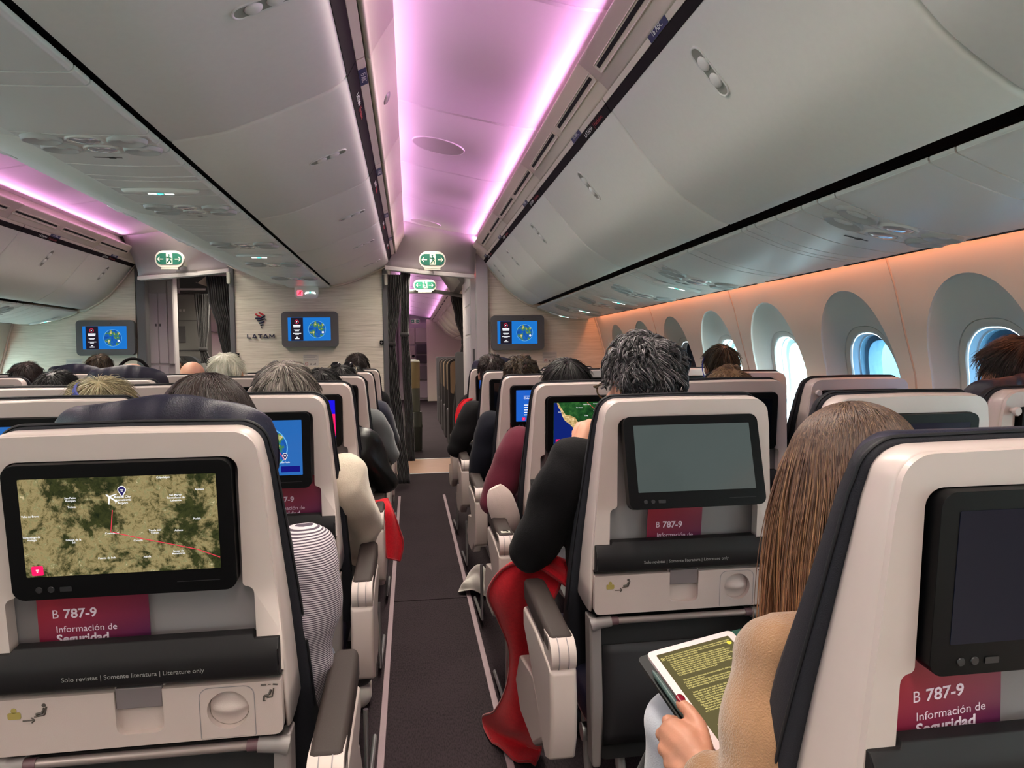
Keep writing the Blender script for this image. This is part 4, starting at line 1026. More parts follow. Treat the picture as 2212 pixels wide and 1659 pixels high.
def wall_monitor(c, label):
    o = empty('wall_monitor', c, 0, label, 'monitor', 'bulkhead monitors')
    W, Hh = 0.245, 0.158
    mb = MB(); mb.prism(rrect(-W, W, -Hh, Hh, 0.035, 6), 0, 0.05); mb.build('housing', M_BEZ, parent=o, bevel=0.018, seg=4)
    mb = MB(); mb.prism(rrect(-0.190, 0.180, -0.102, 0.104, 0.003, 2), -0.002, 0.002); sc_ = mb.build('screen', M_SBLUE, parent=o, smooth=0)
    mb = MB(); mb.prism(rrect(-0.163, -0.058, -0.101, 0.103, 0.001, 1), -0.003, -0.0018); mb.build('side_column', emis('screen_dark', C255(40, 34, 46), 0.6), parent=sc_, smooth=0)
    globe(sc_, 0.062, -0.002, 0.073, -0.0035)
    mb = MB(); mb.prism(ellpts(-0.112, 0.066, 0.018, 0.018, 28), -0.0042, -0.0035, [ellpts(-0.112, 0.066, 0.0145, 0.0145, 28)]); mb.build('red_ring', emis('screen_red', C255(225, 50, 80), 0.9), parent=sc_, smooth=0)
    mb = MB(); mb.prism([(-0.119, 0.063), (-0.112, 0.060), (-0.104, 0.072), (-0.107, 0.073), (-0.112, 0.070), (-0.118, 0.070)], -0.0042, -0.0035); 
    for (z_, hw, hh) in ((0.034, 0.032, 0.006), (0.022, 0.030, 0.005), (-0.006, 0.026, 0.003), (-0.014, 0.018, 0.0025), (-0.036, 0.036, 0.003), (-0.045, 0.016, 0.0025), (-0.070, 0.008, 0.004), (-0.082, 0.020, 0.004)):
        mb.box(-0.112-hw, -0.112+hw, -0.0042, -0.0035, z_-hh, z_+hh)
    mb.build('screen_lines', emis('screen_white', C255(230, 232, 238), 0.85), parent=sc_, smooth=0)
    mb = MB(); disc(mb, 0.112, -0.028, 0.010, -0.0042); mb.build('route_pin', emis('screen_white', (1, 1, 1), 0.85), parent=sc_, smooth=0)
    mb = MB(); mb.lathe([(0.001, -0.001), (0.003, -0.001), (0.003, 0.002), (0.001, 0.002)], c=(0.05, 0, 0.127), axis='y', n=10); mb.build('sensor', M_BLACK, parent=o)
    return o
wall_monitor((-0.876, 6.54, 1.492), 'grey framed map monitor on the middle wall, right of the logo')
wall_monitor((0.985, 6.44, 1.443), 'grey framed map monitor on the right front wall')
wall_monitor((-2.70, 6.84, 1.440), 'grey framed map monitor on the left front wall, nearest the lockers')
# ---------------------------------------------------------------- airline emblem and name on the middle wall
M_LNAVY = mat('logo_navy', C255(34, 34, 70), 0.4); M_LRED = mat('logo_red', C255(190, 44, 58), 0.4)
o = empty('wall_logo', (-1.31, 6.595, 1.53), 0, 'navy and red emblem above raised navy letters on the middle wall', 'logo')
def bar(mb, x0, z0, x1, z1, t): mb.tube([(x0, 0, z0), (x1, 0, z1)], t, 8)
mb = MB(); bar(mb, -0.043, 0.098, -0.030, 0.103, 0.007); bar(mb, -0.012, 0.116, 0.034, 0.090, 0.0075); bar(mb, -0.038, 0.098, 0.004, 0.078, 0.0075); mb.build('red_bar', M_LRED, parent=o, smooth=60)
mb = MB(); bar(mb, -0.043, 0.064, 0.0, 0.066, 0.008); bar(mb, 0.0, 0.066, 0.040, 0.090, 0.008); bar(mb, -0.026, 0.044, 0.038, 0.062, 0.0075); bar(mb, -0.012, 0.022, 0.032, 0.038, 0.0075); bar(mb, -0.002, 0.002, 0.022, 0.012, 0.0075); bar(mb, 0.006, -0.018, 0.010, -0.016, 0.009)
mb.build('navy_bar', M_LNAVY, parent=o, smooth=60)
def stroke(mb, x0, z0, x1, z1, w_=0.0075):
    d = math.hypot(x1-x0, z1-z0); ux, uz = (x1-x0)/d, (z1-z0)/d; h = w_/2
    mb.prism([(x0-uz*h, z0+ux*h), (x0+uz*h, z0-ux*h), (x1+uz*h, z1-ux*h), (x1-uz*h, z1+ux*h)], -0.012, -0.004)
LH, zb_ = 0.036, -0.114
def letter(ch, x):
    mb = MB(); t0, t1 = zb_, zb_+LH
    if ch == 'L': stroke(mb, x-0.013, t0, x-0.013, t1); stroke(mb, x-0.016, t0+0.0037, x+0.016, t0+0.0037)
    if ch == 'A': stroke(mb, x-0.018, t0, x-0.001, t1); stroke(mb, x+0.018, t0, x+0.001, t1); stroke(mb, x-0.011, t0+0.009, x+0.011, t0+0.009, 0.006)
    if ch == 'T': stroke(mb, x, t0, x, t1); stroke(mb, x-0.018, t1-0.0037, x+0.018, t1-0.0037)
    if ch == 'M': stroke(mb, x-0.018, t0, x-0.018, t1); stroke(mb, x+0.018, t0, x+0.018, t1); stroke(mb, x-0.017, t1-0.001, x, t0+0.010, 0.0068); stroke(mb, x+0.017, t1-0.001, x, t0+0.010, 0.0068)
    return mb.build('raised_letter', M_LNAVY, parent=o, smooth=0)
for ch, x_ in (('L', -0.098), ('A', -0.052), ('T', -0.004), ('A', 0.043), ('M', 0.097)): letter(ch, x_)
# paper placards under the monitors
M_PAPER = mat('placard_paper', C255(208, 200, 192), 0.6)
def placard(c, label):
    o = empty('placard', c, 0, label, 'placard')
    mb = MB(); mb.prism(rrect(-0.068, 0.068, -0.052, 0.052, 0.003), 0, 0.002); mb.build('sheet', M_PAPER, parent=o)
    mb = MB()
    for q, L in enumerate((0.056, 0.060, 0.048, 0.0, 0.056, 0.040)):
        if L: mb.box(-0.060, -0.060+2*L, -0.001, 0, 0.040-q*0.0085, 0.042-q*0.0085)
    mb.build('print_lines', M_MGREY, parent=o)
    mb = MB(); mb.prism(ellpts(-0.038, -0.032, 0.014, 0.014, 24), -0.001, 0, [ellpts(-0.038, -0.032, 0.011, 0.011, 24)]); mb.box(-0.046, -0.030, -0.001, 0, -0.034, -0.031); mb.build('red_symbol', M_TXTRED, parent=o)
    mb = MB(); mb.prism([(-0.008, -0.040), (0.0, -0.026), (0.006, -0.040)], -0.001, 0); mb.prism([(0.018, -0.04), (0.044, -0.04), (0.040, -0.024), (0.030, -0.032)], -0.001, 0); mb.build('symbol', M_PRINT, parent=o)
placard((-0.882, 6.598, 1.215), 'small pale notice on the middle wall below its monitor')
placard((1.29, 6.498, 1.212), 'small pale notice on the right front wall below its monitor')
placard((-2.995, 6.898, 1.20), 'small pale notice on the left front wall below its monitor')
# ---------------------------------------------------------------- seats
M_SHELL = mat('seat_shell_white', C255(193, 178, 173), 0.34, noise_amt=0.01, nscale=30, coat=0.15)
M_SHELLG = mat('seat_pocket_grey', C255(132, 125, 128), 0.5)
M_TRAY = mat('tray_plastic', C255(180, 163, 158), 0.45, bump=0.12, bscale=900)
M_BAR = mat('pocket_bar_charcoal', C255(28, 26, 28), 0.55, spec=0.25)
M_LEATH = mat('navy_leather', C255(28, 26, 46), 0.42, bump=0.3, bscale=420)
M_FABN = mat('navy_seat_cover', C255(15, 15, 26), 0.75, bump=0.4, bscale=700)
M_PIPE = mat('seat_piping', C255(16, 16, 22), 0.6)
M_BEZEL = mat('seat_monitor_black', C255(6, 6, 8), 0.42, spec=0.15)
M_JACK = mat('port_dark_grey', C255(34, 33, 36), 0.4)
M_OFF = mat('screen_off', C255(10, 14, 22), 0.08)
M_FRAMEG = mat('seat_frame_grey', C255(126, 118, 118), 0.45)
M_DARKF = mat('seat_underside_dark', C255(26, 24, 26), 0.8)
M_ARM = mat('armrest_taupe', C255(52, 43, 41), 0.65, spec=0.3, bump=0.15, bscale=500)
M_LATCH = mat('tray_latch_mauve', C255(92, 66, 72), 0.4)
M_LATCHG = mat('tray_latch_grey', C255(112, 102, 104), 0.4)
M_CARD = None
m, t, b = node_mat('safety_card'); M_CARD = m
tcn = t.nodes.new('ShaderNodeTexCoord'); sp = t.nodes.new('ShaderNodeSeparateXYZ'); mth = t.nodes.new('ShaderNodeMath'); mth.operation = 'MULTIPLY_ADD'; mth.inputs[1].default_value = -7.0; mth.inputs[2].default_value = 1.25
ad_ = t.nodes.new('ShaderNodeMath'); ad_.operation = 'MULTIPLY_ADD'; ad_.inputs[1].default_value = 3.4
r = t.nodes.new('ShaderNodeValToRGB'); r.color_ramp.elements[0].color = (*C255(150, 40, 56), 1); r.color_ramp.elements[0].position = 0.1
r.color_ramp.elements[1].color = (*C255(74, 34, 70), 1); r.color_ramp.elements[1].position = 1.0
t.links.new(tcn.outputs['Object'], sp.inputs[0]); t.links.new(sp.outputs['Z'], mth.inputs[0]); t.links.new(sp.outputs['X'], ad_.inputs[0]); t.links.new(mth.outputs[0], ad_.inputs[2]); t.links.new(ad_.outputs[0], r.inputs[0]); t.links.new(r.outputs[0], b.inputs['Base Color'])
b.inputs['Roughness'].default_value = 0.3
M_CARDTXT = mat('card_print', C255(226, 206, 222), 0.5)
M_BARTXT = mat('pocket_bar_print', C255(140, 138, 138), 0.5)

ZP = 0.645                      # tray hinge height, pivot of the shell
LEAN = math.atan(0.085)
def loft_y(sections, n=6):
    """sections: (y, x0, x1, z0, z1, r) rounded rectangles stacked along y"""
    return [[(p[0], y, p[1]) for p in rrect(x0, x1, z0, z1, r_, n)] for (y, x0, x1, z0, z1, r_) in sections]

def make_seat(side_arm=0, mid_arm=True, latch_m=None, reach=0.0):
    """origin on the floor below the top edge of the shell; +y is forward. Upper parts hang on local frame S"""
    root = empty('passenger_seat')
    S = Matrix.Translation((0, 0.5*math.tan(LEAN), ZP)) @ Matrix.Rotation(LEAN, 4, 'X')
    def put(o):
        o.matrix_local = S; return o
    def U(z): return (z-ZP)*1.0
    H1 = U(1.144)
    # outer shell with its window for monitor and pocket
    def outer(n=9, off=0.0, bot=None, wide=0.0):
        bot = U(0.665) if bot is None else bot
        def hw(z):
            u = (H1-z)/(H1-U(0.82)); return 0.189 + 0.021*min(1.0, max(0, u)) + (0.012*(u-1) if u > 1 else 0) + off + wide*min(1.5, max(0, u))
        zs = [bot, U(0.72), U(0.765), U(0.83), U(0.92), U(1.02), H1-0.06]
        zs = [z for z in zs if z >= bot]
        pts = [(hw(z), z) for z in zs]
        rc = 0.036 + max(off, -0.02)
        for q in range(0, n+1):
            a = q/n*PI/2; pts.append((hw(H1)-rc+rc*math.cos(a), H1+off-rc+rc*math.sin(a)))
        pts += [(0.05, H1+off+0.0015), (0, H1+off+0.002)]
        return pts + [(-x, z) for x, z in pts[-2::-1]]
    def back(z): return 0.085*max(0.0, (H1-z))/0.5
    lo, sh, up_ = U(0.815), U(0.915), U(1.108)
    def arc(cx_, cz_, r_, a0, a1, n=5): return [(cx_+r_*math.cos(math.radians(a0+(a1-a0)*q/n)), cz_+r_*math.sin(math.radians(a0+(a1-a0)*q/n))) for q in range(n+1)]
    hole = [(0.174, lo-0.03)] + arc(0.162, sh-0.022, 0.012, 0, 90) + arc(0.164, sh-0.004, 0.006, 270, 180, 3) + arc(0.140, up_-0.020, 0.020, 0, 90)
    hole = hole + [(-x, z) for x, z in hole[::-1]]
    ringo = outer(bot=U(0.765))
    mb = MB(); mb.prism([(x, z) for x, z in ringo], -0.004, 0.020, [hole])
    # lower ends of the jambs are covered by the bar; side wrap
    put(mb.build('back_shell', M_SHELL, parent=root, bevel=0.010, seg=4, smooth=50))
    mb = MB()
    rs = []
    for d, y, kb in ((-0.003, 0.003, 0), (0.0, 0.008, 0.08), (0.001, 0.02, 0.35), (0.0, 0.038, 0.85), (-0.004, 0.046, 1.0)):
        rs.append([(x, y + kb*back(z), z) for x, z in outer(off=d)])
    mb.rings(rs, False, False, closed=False)
    put(mb.build('shell_side', M_SHELL, parent=root, solid=0.004, smooth=60))
    mb = MB(); mb.prism(rrect(-0.182, 0.182, U(0.76), up_+0.004, 0.012), 0.030, 0.036)
    put(mb.build('pocket_back', M_SHELLG, parent=root))
    # tray table
    tz0, tz1 = U(0.662), U(0.752)
    mb = MB(); notch = [(0.034, tz1), (0.034, tz1-0.055)] + arc(0.022, tz1-0.058, 0.012, 0, -90, 4)[1:] 
    nt_ = notch + [(-x, z) for x, z in notch[::-1]]
    kx0, kx1 = 0.086, 0.168
    outl = rrect(-0.2085, 0.2085, tz0, tz1, (0.012, 0.002, 0.002, 0.012), 4)
    # insert the latch notch in the top edge
    top = [p for p in outl]; i_ = max(range(len(top)), key=lambda q: (top[q][1], top[q][0]) if top[q][0] > 0 else (-9, 0))
    top = top[:i_+1] + nt_ + top[i_+1:]
    mb.prism(top, -0.012, 0.012, [ellpts(0.128, tz0+0.047, 0.031, 0.031, 40)])
    tr = put(mb.build('tray_table', M_TRAY, parent=root, bevel=0.004, seg=3))
    mb = MB(); mb.box(-0.036, 0.036, -0.002, 0.008, tz1-0.072, tz1+0.004); mb.build('latch_recess', M_TRAY, parent=tr)
    mb = MB(); mb.box(-0.0335, 0.0335, -0.010, -0.001, tz1-0.030, tz1+0.004); mb.build('tray_latch', latch_m or M_LATCHG, parent=tr, bevel=0.002)
    mb = MB(); mb.prism(rrect(kx0, kx1, tz0+0.002, tz1-0.004, (0.002, 0.016, 0.016, 0.002), 5), -0.0125, -0.0115, [rrect(kx0+0.0012, kx1-0.0012, tz0+0.0022, tz1-0.0052, (0.002, 0.015, 0.015, 0.002), 5)]); mb.build('panel_joint', M_SHELLG, parent=tr, smooth=0)
    mb = MB(); rs = []
    for r_, y in ((0.0308, -0.010), (0.0305, -0.004), (0.030, 0.002), (0.02, 0.004)): rs.append([(0.128+r_*math.cos(2*PI*q/40), y, tz0+0.047+r_*math.sin(2*PI*q/40)) for q in range(40)])
    mb.rings(rs, False, True); cup = mb.build('cup_ring', M_TRAY, parent=tr, smooth=60)
    mb = MB(); mb.grid(lambda u, v: (0.128+(u-0.5)*0.056, -0.002 - 0.008*math.exp(-((v-0.45)/0.16)**2)*math.cos((u-0.5)*PI), tz0+0.047+(v-0.5)*2*math.sqrt(max(0, 0.0295**2-((u-0.5)*0.056)**2))), 20, 20)
    mb.build('cup_grip', M_TRAY, parent=tr, smooth=180)
    # pictograms: life vest under seat, belt and seated figure
    mb = MB(); zc = tz1-0.022
    mb.prism(rrect(-0.182, -0.164, zc-0.009, zc+0.002, 0.003), -0.0126, -0.0118); mb.prism(ellpts(-0.173, zc+0.005, 0.004, 0.004, 12), -0.0126, -0.0118)
    mb.build('vest_icon', mat('icon_yellow', C255(150, 132, 70), 0.6), parent=tr, smooth=0)
    mb = MB()
    def ic(ax, az, bx, bz, w_=0.0011): mb.tube([(ax, -0.0122, az), (bx, -0.0122, bz)], w_, 5)
    ic(-0.162, zc-0.012, -0.146, zc-0.012); ic(-0.150, zc-0.008, -0.146, zc-0.012); ic(-0.150, zc-0.016, -0.146, zc-0.012)
    ic(-0.146, zc-0.007, -0.132, zc-0.005); ic(-0.132, zc-0.005, -0.128, zc+0.008, 0.0016); ic(-0.143, zc-0.003, -0.134, zc-0.001, 0.0022); ic(-0.134, zc-0.001, -0.131, zc+0.006, 0.0022); mb.prism(ellpts(-0.1315, zc+0.0105, 0.003, 0.003, 10), -0.0126, -0.0118)
    xo = 0.190; zo = tz1-0.014
    ic(xo-0.010, zo-0.018, xo-0.006, zo-0.018); ic(xo-0.008, zo-0.010, xo-0.001, zo-0.009, 0.002); ic(xo-0.008, zo-0.010, xo-0.009, zo-0.018, 0.0016); ic(xo, zo-0.008, xo+0.003, zo+0.0, 0.002); ic(xo+0.004, zo-0.012, xo+0.007, zo+0.002, 0.0012); ic(xo-0.004, zo-0.013, xo+0.004, zo-0.012, 0.0012)
    ic(xo-0.012, zo+0.0085, xo-0.004, zo+0.0085, 0.0014); ic(xo-0.001, zo+0.0085, xo+0.003, zo+0.0085, 0.0008); ic(xo+0.006, zo+0.0085, xo+0.013, zo+0.0075, 0.0014)
    mb.build('seat_icon', M_PRINT, parent=tr, smooth=0)
    # charcoal literature bar
    bz0, bz1 = U(0.755), U(0.828)
    mb = MB(); rs = []
    for x, e_ in ((-0.2085, 0.6), (-0.206, 1), (-0.172, 1), (-0.168, 1), (0.168, 1), (0.172, 1), (0.206, 1), (0.2085, 0.6)):
        mid = abs(x) < 0.171; dz = 0.012 if not mid else 0.0
        top_z = bz1 - (0.006 if not mid else 0) 
        prf = [(-0.016, bz0+0.008), (-0.021, bz0+0.014), (-0.022, bz0+0.040), (-0.020, bz0+0.052), (-0.006 if mid else -0.010, top_z), (0.012, top_z+0.001), (0.020, bz0+0.03), (0.010, bz0)]
        rs.append([(x, y if e_ == 1 else (y+0.002), z) for y, z in prf])
    mb.rings(rs); bar_ = put(mb.build('literature_bar', M_BAR, parent=root, bevel=0.003, seg=2, smooth=40))
    text('bar_print', 'Solo revistas | Somente literatura | Literature only', 0.0098, M_BARTXT, bar_, (0.0, -0.0224, bz0+0.028), ext=0.0001, align='CENTER')
    # hinge bar
    mb = MB(); mb.tube([(-0.165, -0.006, -0.002), (0.165, -0.006, -0.002)], 0.0075, 12)
    hb = put(mb.build('hinge_bar', mat('hinge_bar_grey', C255(150, 136, 134), 0.3, metal=0.5), parent=root, smooth=50))
    for s_ in (-1, 1):
        mb = MB(); mb.tube([(s_*0.170, -0.006, -0.002), (s_*0.152, -0.006, -0.002)], 0.0092, 12); mb.build('hinge_collar', M_LATCH, parent=hb, smooth=50)
        mb = MB(); mb.tube([(s_*0.168, -0.004, -0.003), (s_*0.200, -0.004, -0.006), (s_*0.212, -0.002, -0.010)], [0.012, 0.013, 0.0155], 14); mb.build('hinge_arm', M_FRAMEG, parent=hb, smooth=60)
    # monitor
    mo = MB(); mz0, mz1 = -0.105, 0.094
    mo.prism(rrect(-0.154, 0.154, mz0, mz1, 0.017, 6), -0.020, 0.004)
    mon = mo.build('monitor', M_BEZEL, parent=root, bevel=0.006, seg=3)
    mon.matrix_local = S @ Matrix.Translation((0, 0, U(1.013)))
    mb = MB(); mb.prism(rrect(-0.1325, 0.1325, -0.070, 0.074, 0.001, 1), -0.0206, -0.0196); mb.build('screen', M_OFF, parent=mon, smooth=0)
    mb = MB()
    for q in (-0.118, -0.102): mb.lathe([(0.001, -0.0005), (0.0042, -0.0005), (0.0048, 0.0006), (0.001, 0.001)], c=(q, -0.0208, -0.090), axis='y', n=14)
    mb.build('headphone_jack', M_JACK, parent=mon, smooth=40)
    mb = MB(); mb.prism(rrect(-0.090, -0.074, -0.0935, -0.0865, 0.001), -0.0212, -0.0204); mb.build('usb_port', M_JACK, parent=mon, smooth=0)
    mb = MB(); mb.box(0.070, 0.130, -0.0211, -0.0204, -0.0885, -0.0878); mb.build('card_slot', M_JACK, parent=mon, smooth=0)
    # padded back of the seat, navy, slightly proud of the shell all round
    mb = MB(); rs = []
    for d, y in ((-0.008, 0.046), (0.001, 0.050), (0.0045, 0.062), (0.005, 0.085), (0.002, 0.115), (-0.010, 0.138), (-0.045, 0.150)):
        rs.append([(x, 0.046 + (y-0.046)*(0.42 + 0.58*min(1.0, max(0.0, (H1-z)/0.40))) + back(z), z) for x, z in outer(off=d, bot=U(0.44), wide=0.006)])
    mb.rings(rs); bc = put(mb.build('back_cushion', M_FABN, parent=root, smooth=80))
    for y_, d_ in ((0.066, 0.0062),):
        mb = MB(); mb.tube([(x, 0.046 + (y_-0.046)*(0.42 + 0.58*min(1.0, max(0.0, (H1-z)/0.40))) + back(z), z) for x, z in outer(off=d_, bot=U(0.60), wide=0.006)], 0.0024, 6); mb.build('piping', M_PIPE, parent=bc, smooth=60)
    # headrest pad in front
    mb = MB(); secs = [(0.080, -0.150, 0.150, H1-0.17, H1-0.010, 0.04), (0.098, -0.162, 0.162, H1-0.18, H1+0.002, 0.05), (0.128, -0.160, 0.160, H1-0.18, H1-0.002, 0.05), (0.155, -0.13, 0.13, H1-0.16, H1-0.02, 0.05)]
    mb.rings(loft_y(secs)); put(mb.build('headrest', M_LEATH, parent=root, smooth=80))
    # coat hook button on the window-row seats is added by the caller
    # lower shroud, seat pan, legs
    for s_ in (-1, 1):
        mb = MB()
        mb.prism([(s_*0.217, 0.655), (s_*0.190, 0.640), (s_*0.186, 0.40), (s_*0.192, 0.30), (s_*0.212, 0.30), (s_*0.216, 0.45)], 0.040, 0.090)
        mb.build('side_frame', M_FRAMEG, parent=root, bevel=0.008, seg=3)
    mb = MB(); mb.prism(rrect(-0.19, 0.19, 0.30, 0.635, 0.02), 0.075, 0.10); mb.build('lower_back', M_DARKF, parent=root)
    mb = MB(); mb.grid(lambda u, v: ((u-0.5)*0.36, 0.068 - 0.022*math.sin(u*PI)*math.sin(min(1, v*1.1)*PI), 0.34+0.235*v), 12, 10); mb.build('net_pocket', mat('net_black', C255(34, 32, 36), 0.6), parent=root, solid=0.003, smooth=180)
    mb = MB(); rs = loft_y([(0.10, -0.208, 0.208, 0.37, 0.455, 0.03), (0.13, -0.214, 0.214, 0.36, 0.465, 0.035), (0.52, -0.214, 0.214, 0.365, 0.475, 0.035), (0.58, -0.205, 0.205, 0.375, 0.462, 0.035)]); mb.rings(rs); mb.build('seat_cushion', M_LEATH, parent=root, smooth=60)
    mb = MB(); mb.tube([(-0.21, 0.16, 0.325), (0.21, 0.16, 0.325)], 0.022, 10); mb.tube([(-0.21, 0.46, 0.325), (0.21, 0.46, 0.325)], 0.022, 10); mb.box(-0.19, 0.19, 0.1, 0.55, 0.33, 0.36); mb.build('cross_beam', M_ALU, parent=root, smooth=50)
    for s_ in (-1, 1):
        mb = MB(); mb.tube([(s_*0.13, 0.12, 0.315), (s_*0.13, -0.02, 0.03)], 0.013, 8); mb.tube([(s_*0.13, 0.47, 0.315), (s_*0.13, 0.40, 0.03)], 0.013, 8); mb.box(s_*0.13-0.018, s_*0.13+0.018, -0.05, 0.48, 0.0, 0.035); mb.build('leg', M_FRAMEG, parent=root, smooth=50, bevel=0.004)
    # armrests
    def arm(xa, aisle, ys=0.0):
        k0 = len(root.children)
        mb = MB(); hw = 0.027 if aisle else 0.022
        rs = loft_y([(-0.005, xa-hw+0.003, xa+hw-0.003, 0.618, 0.655, 0.010), (0.0, xa-hw, xa+hw, 0.614, 0.660, 0.012), (0.20, xa-hw, xa+hw, 0.618, 0.672, 0.012), (0.31, xa-hw, xa+hw, 0.622, 0.678, 0.012), (0.34, xa-hw+0.004, xa+hw-0.004, 0.628, 0.672, 0.012)])
        mb.rings(rs); ar = mb.build('armrest', M_ARM, parent=root, smooth=50)
        if aisle:
            mb = MB(); rs = []
            for q in range(9):
                a = PI*q/8; rs.append([(x, 0.006 - 0.038*math.sin(a)*1.0, 0.620 + 0.034*math.cos(a)) for x in (xa-hw-0.001, xa-hw*0.33, xa+hw*0.33, xa+hw+0.001)])
            mb.rings([[(x, y, z) for x, y, z in r_] for r_ in rs], False, False, closed=False); 
            mb2 = MB(); mb2.prism([(-0.0+0.006 - 0.040*math.sin(PI*q/10), 0.620+0.036*math.cos(PI*q/10)) for q in range(11)] + [(0.05, 0.585), (0.05, 0.655)], xa-hw, xa+hw, axis='x')
            mb2.build('hinge_block', M_SHELL, parent=ar, bevel=0.004, seg=3)
            for dx in (-0.010, 0.010):
                mb3 = MB(); mb3.prism([(-0.002+0.006 - 0.0405*math.sin(PI*q/10), 0.620+0.0365*math.cos(PI*q/10)) for q in range(11)] + [(0.045, 0.59), (0.045, 0.65)], xa+dx-0.0009, xa+dx+0.0009, axis='x'); mb3.build('joint_line', M_SHELLG, parent=ar)
            mb = MB(); P = [(-0.030, 0.592), (-0.036, 0.53), (-0.030, 0.45), (-0.008, 0.395), (0.04, 0.375), (0.09, 0.40), (0.14, 0.46), (0.24, 0.52), (0.32, 0.56), (0.32, 0.61), (0.15, 0.616), (0.0, 0.604)]
            mb.prism(P, xa-hw-0.003, xa+hw+0.001, axis='x'); mb.build('aisle_panel', M_SHELL, parent=root, bevel=0.010, seg=4, smooth=50)
            mb = MB(); mb.prism([(0.06, 0.40), (0.20, 0.31), (0.42, 0.29), (0.50, 0.34), (0.42, 0.44), (0.20, 0.48)], xa-hw, xa+hw*0.6, axis='x'); mb.build('side_panel', M_SHELL, parent=root, bevel=0.010, seg=4, smooth=50)
            mb = MB(); mb.tube([(xa, 0.02, 0.30), (xa, 0.02, 0.05), (xa, 0.40, 0.02)], 0.007, 8); mb.build('guard_bar', M_ALU, parent=root, smooth=60)
        else:
            mb = MB(); mb.box(xa-0.012, xa+0.012, 0.02, 0.09, 0.34, 0.62); mb.build('arm_post', M_FRAMEG, parent=root, bevel=0.006)
    def arm_at(xa, aisle, ys):
        before = set(c.name for c in root.children); arm(xa, aisle)
        for c in root.children:
            if c.name not in before: c.location.y += ys
    if side_arm == -1: arm_at(-0.305, True, -0.06)
    else: arm_at(-0.2455, False, 0.0)
    if side_arm == 1: arm_at(0.280, True, -0.03)
    if side_arm != -1 and not mid_arm: pass
    return root

def parts_of(root): return {c.name.split('.')[0]: c for c in root.children}
def relean(root, d):
    """recline the shell parts by an extra angle d about the tray hinge"""
    for c in root.children:
        nm = c.name.split('.')[0]
        if nm in ('back_shell', 'shell_side', 'pocket_back', 'tray_table', 'literature_bar', 'hinge_bar', 'monitor', 'back_cushion', 'headrest'):
            Pm = Matrix.Translation((0, 0.5*math.tan(LEAN), ZP))
            c.matrix_local = Pm @ Matrix.Rotation(d, 4, 'X') @ Pm.inverted() @ c.matrix_local

# screens -----------------------------------------------------------
def set_screen(root, m):
    mon = parts_of(root)['monitor']
    for c in mon.children:
        if c.name.split('.')[0] == 'screen': c.data = c.data.copy(); c.data.materials[0] = m
    return mon
def card(root, label, x=-0.10, w_=0.13, tilt=0.0, cut=0.0):
    """safety card standing in the pocket: a thing of its own"""
    M = root.matrix_world if False else (Matrix.Translation(root.location) @ Matrix.Rotation(root.rotation_euler.z, 4, 'Z'))
    S = Matrix.Translation((0, 0.5*math.tan(LEAN), ZP)) @ Matrix.Rotation(LEAN, 4, 'X')
    o = empty('safety_card', (0, 0, 0), 0, label, 'safety card', 'safety cards in the seat pockets')
    o.matrix_local = M @ S @ Matrix.Translation((x, 0.020, 0.10)) @ Matrix.Rotation(tilt, 4, 'Y')
    mb = MB(); mb.prism(rrect(-w_/2, w_/2, 0, 0.185, 0.002), -0.001, 0.0); mb.build('card', M_CARD, parent=o)
    a = text('card_print', 'B', 0.0195, M_CARDTXT, o, (-w_/2+0.020, -0.0014, 0.120-cut), ext=0.0001); a.scale = (0.9, 1, 1)
    text('card_print', '787-9', 0.0205, M_CARDTXT, o, (-w_/2+0.036, -0.0014, 0.120-cut), ext=0.0001, bold=0.0004)
    text('card_print', 'Información de', 0.0142, M_CARDTXT, o, (-w_/2+0.024, -0.0014, 0.096-cut), ext=0.0001)
    text('card_print', 'Seguridad', 0.0190, M_CARDTXT, o, (-w_/2+0.024, -0.0014, 0.0805-cut), ext=0.0001, bold=0.0005)
    return o

LX = [-0.415, -0.900, -1.387]; RX = [0.608, 1.110, 1.605]
LY = [1.10, 1.92, 2.75, 3.58, 4.40, 5.20]
RY = [0.66, 1.50, 2.35, 3.20, 4.05, 4.90]
WXL = [mir(0.597)-0.02, mir(1.105), mir(1.600)]
protoL = make_seat(side_arm=1); protoR = make_seat(side_arm=-1); protoM = make_seat(side_arm=0)
for p_ in (protoL, protoR, protoM): p_.location = (0, 0, -50)
def seat(proto, x, y, label, group, dz=0.0):
    c = copy_tree(proto); c.location = (x, y, dz); tag(c, label, 'seat', group); return c
ordr = ['nearest', 'second', 'third', 'fourth', 'fifth', 'front']
SEATS = {}
for i, y in enumerate(LY):
    for j, x in enumerate(LX):
        if i == 0 and j > 0: continue
        lab = 'white shelled seat in the middle block, %s row, %s' % (ordr[i], ['beside the right aisle', 'middle of three', 'beside the left aisle'][j])
        SEATS['L', i, j] = seat(protoL if j == 0 else protoM, x, y + (0.0, 0.02, -0.02)[j]*(i % 2), lab, 'seats of the middle block')
for i, y in enumerate(RY):
    for j, x in enumerate(RX):
        if i == 0 and j > 0: continue
        if i == 0: x = 0.685
        yy = y + ({(1, 1): -0.06, (1, 2): 0.02, (2, 1): -0.03, (2, 2): 0.0}.get((i, j), 0.0))
        lab = 'white shelled seat in the right block, %s row, %s' % (ordr[i], ['beside the aisle', 'middle of three', 'by the window'][j])
        SEATS['R', i, j] = seat(protoR if j == 0 else protoM, x, yy, lab, 'seats of the right block')
for i, y in enumerate([2.75, 3.58, 4.40, 5.30]):
    for j, x in enumerate(WXL):
        lab = 'white shelled seat in the far left block, %s row in view, %s' % (['nearest', 'second', 'third', 'front'][i], ['beside the aisle', 'middle of three', 'by the window'][j])
        SEATS['W', i, j] = seat(protoM, x, y, lab, 'seats of the left block')
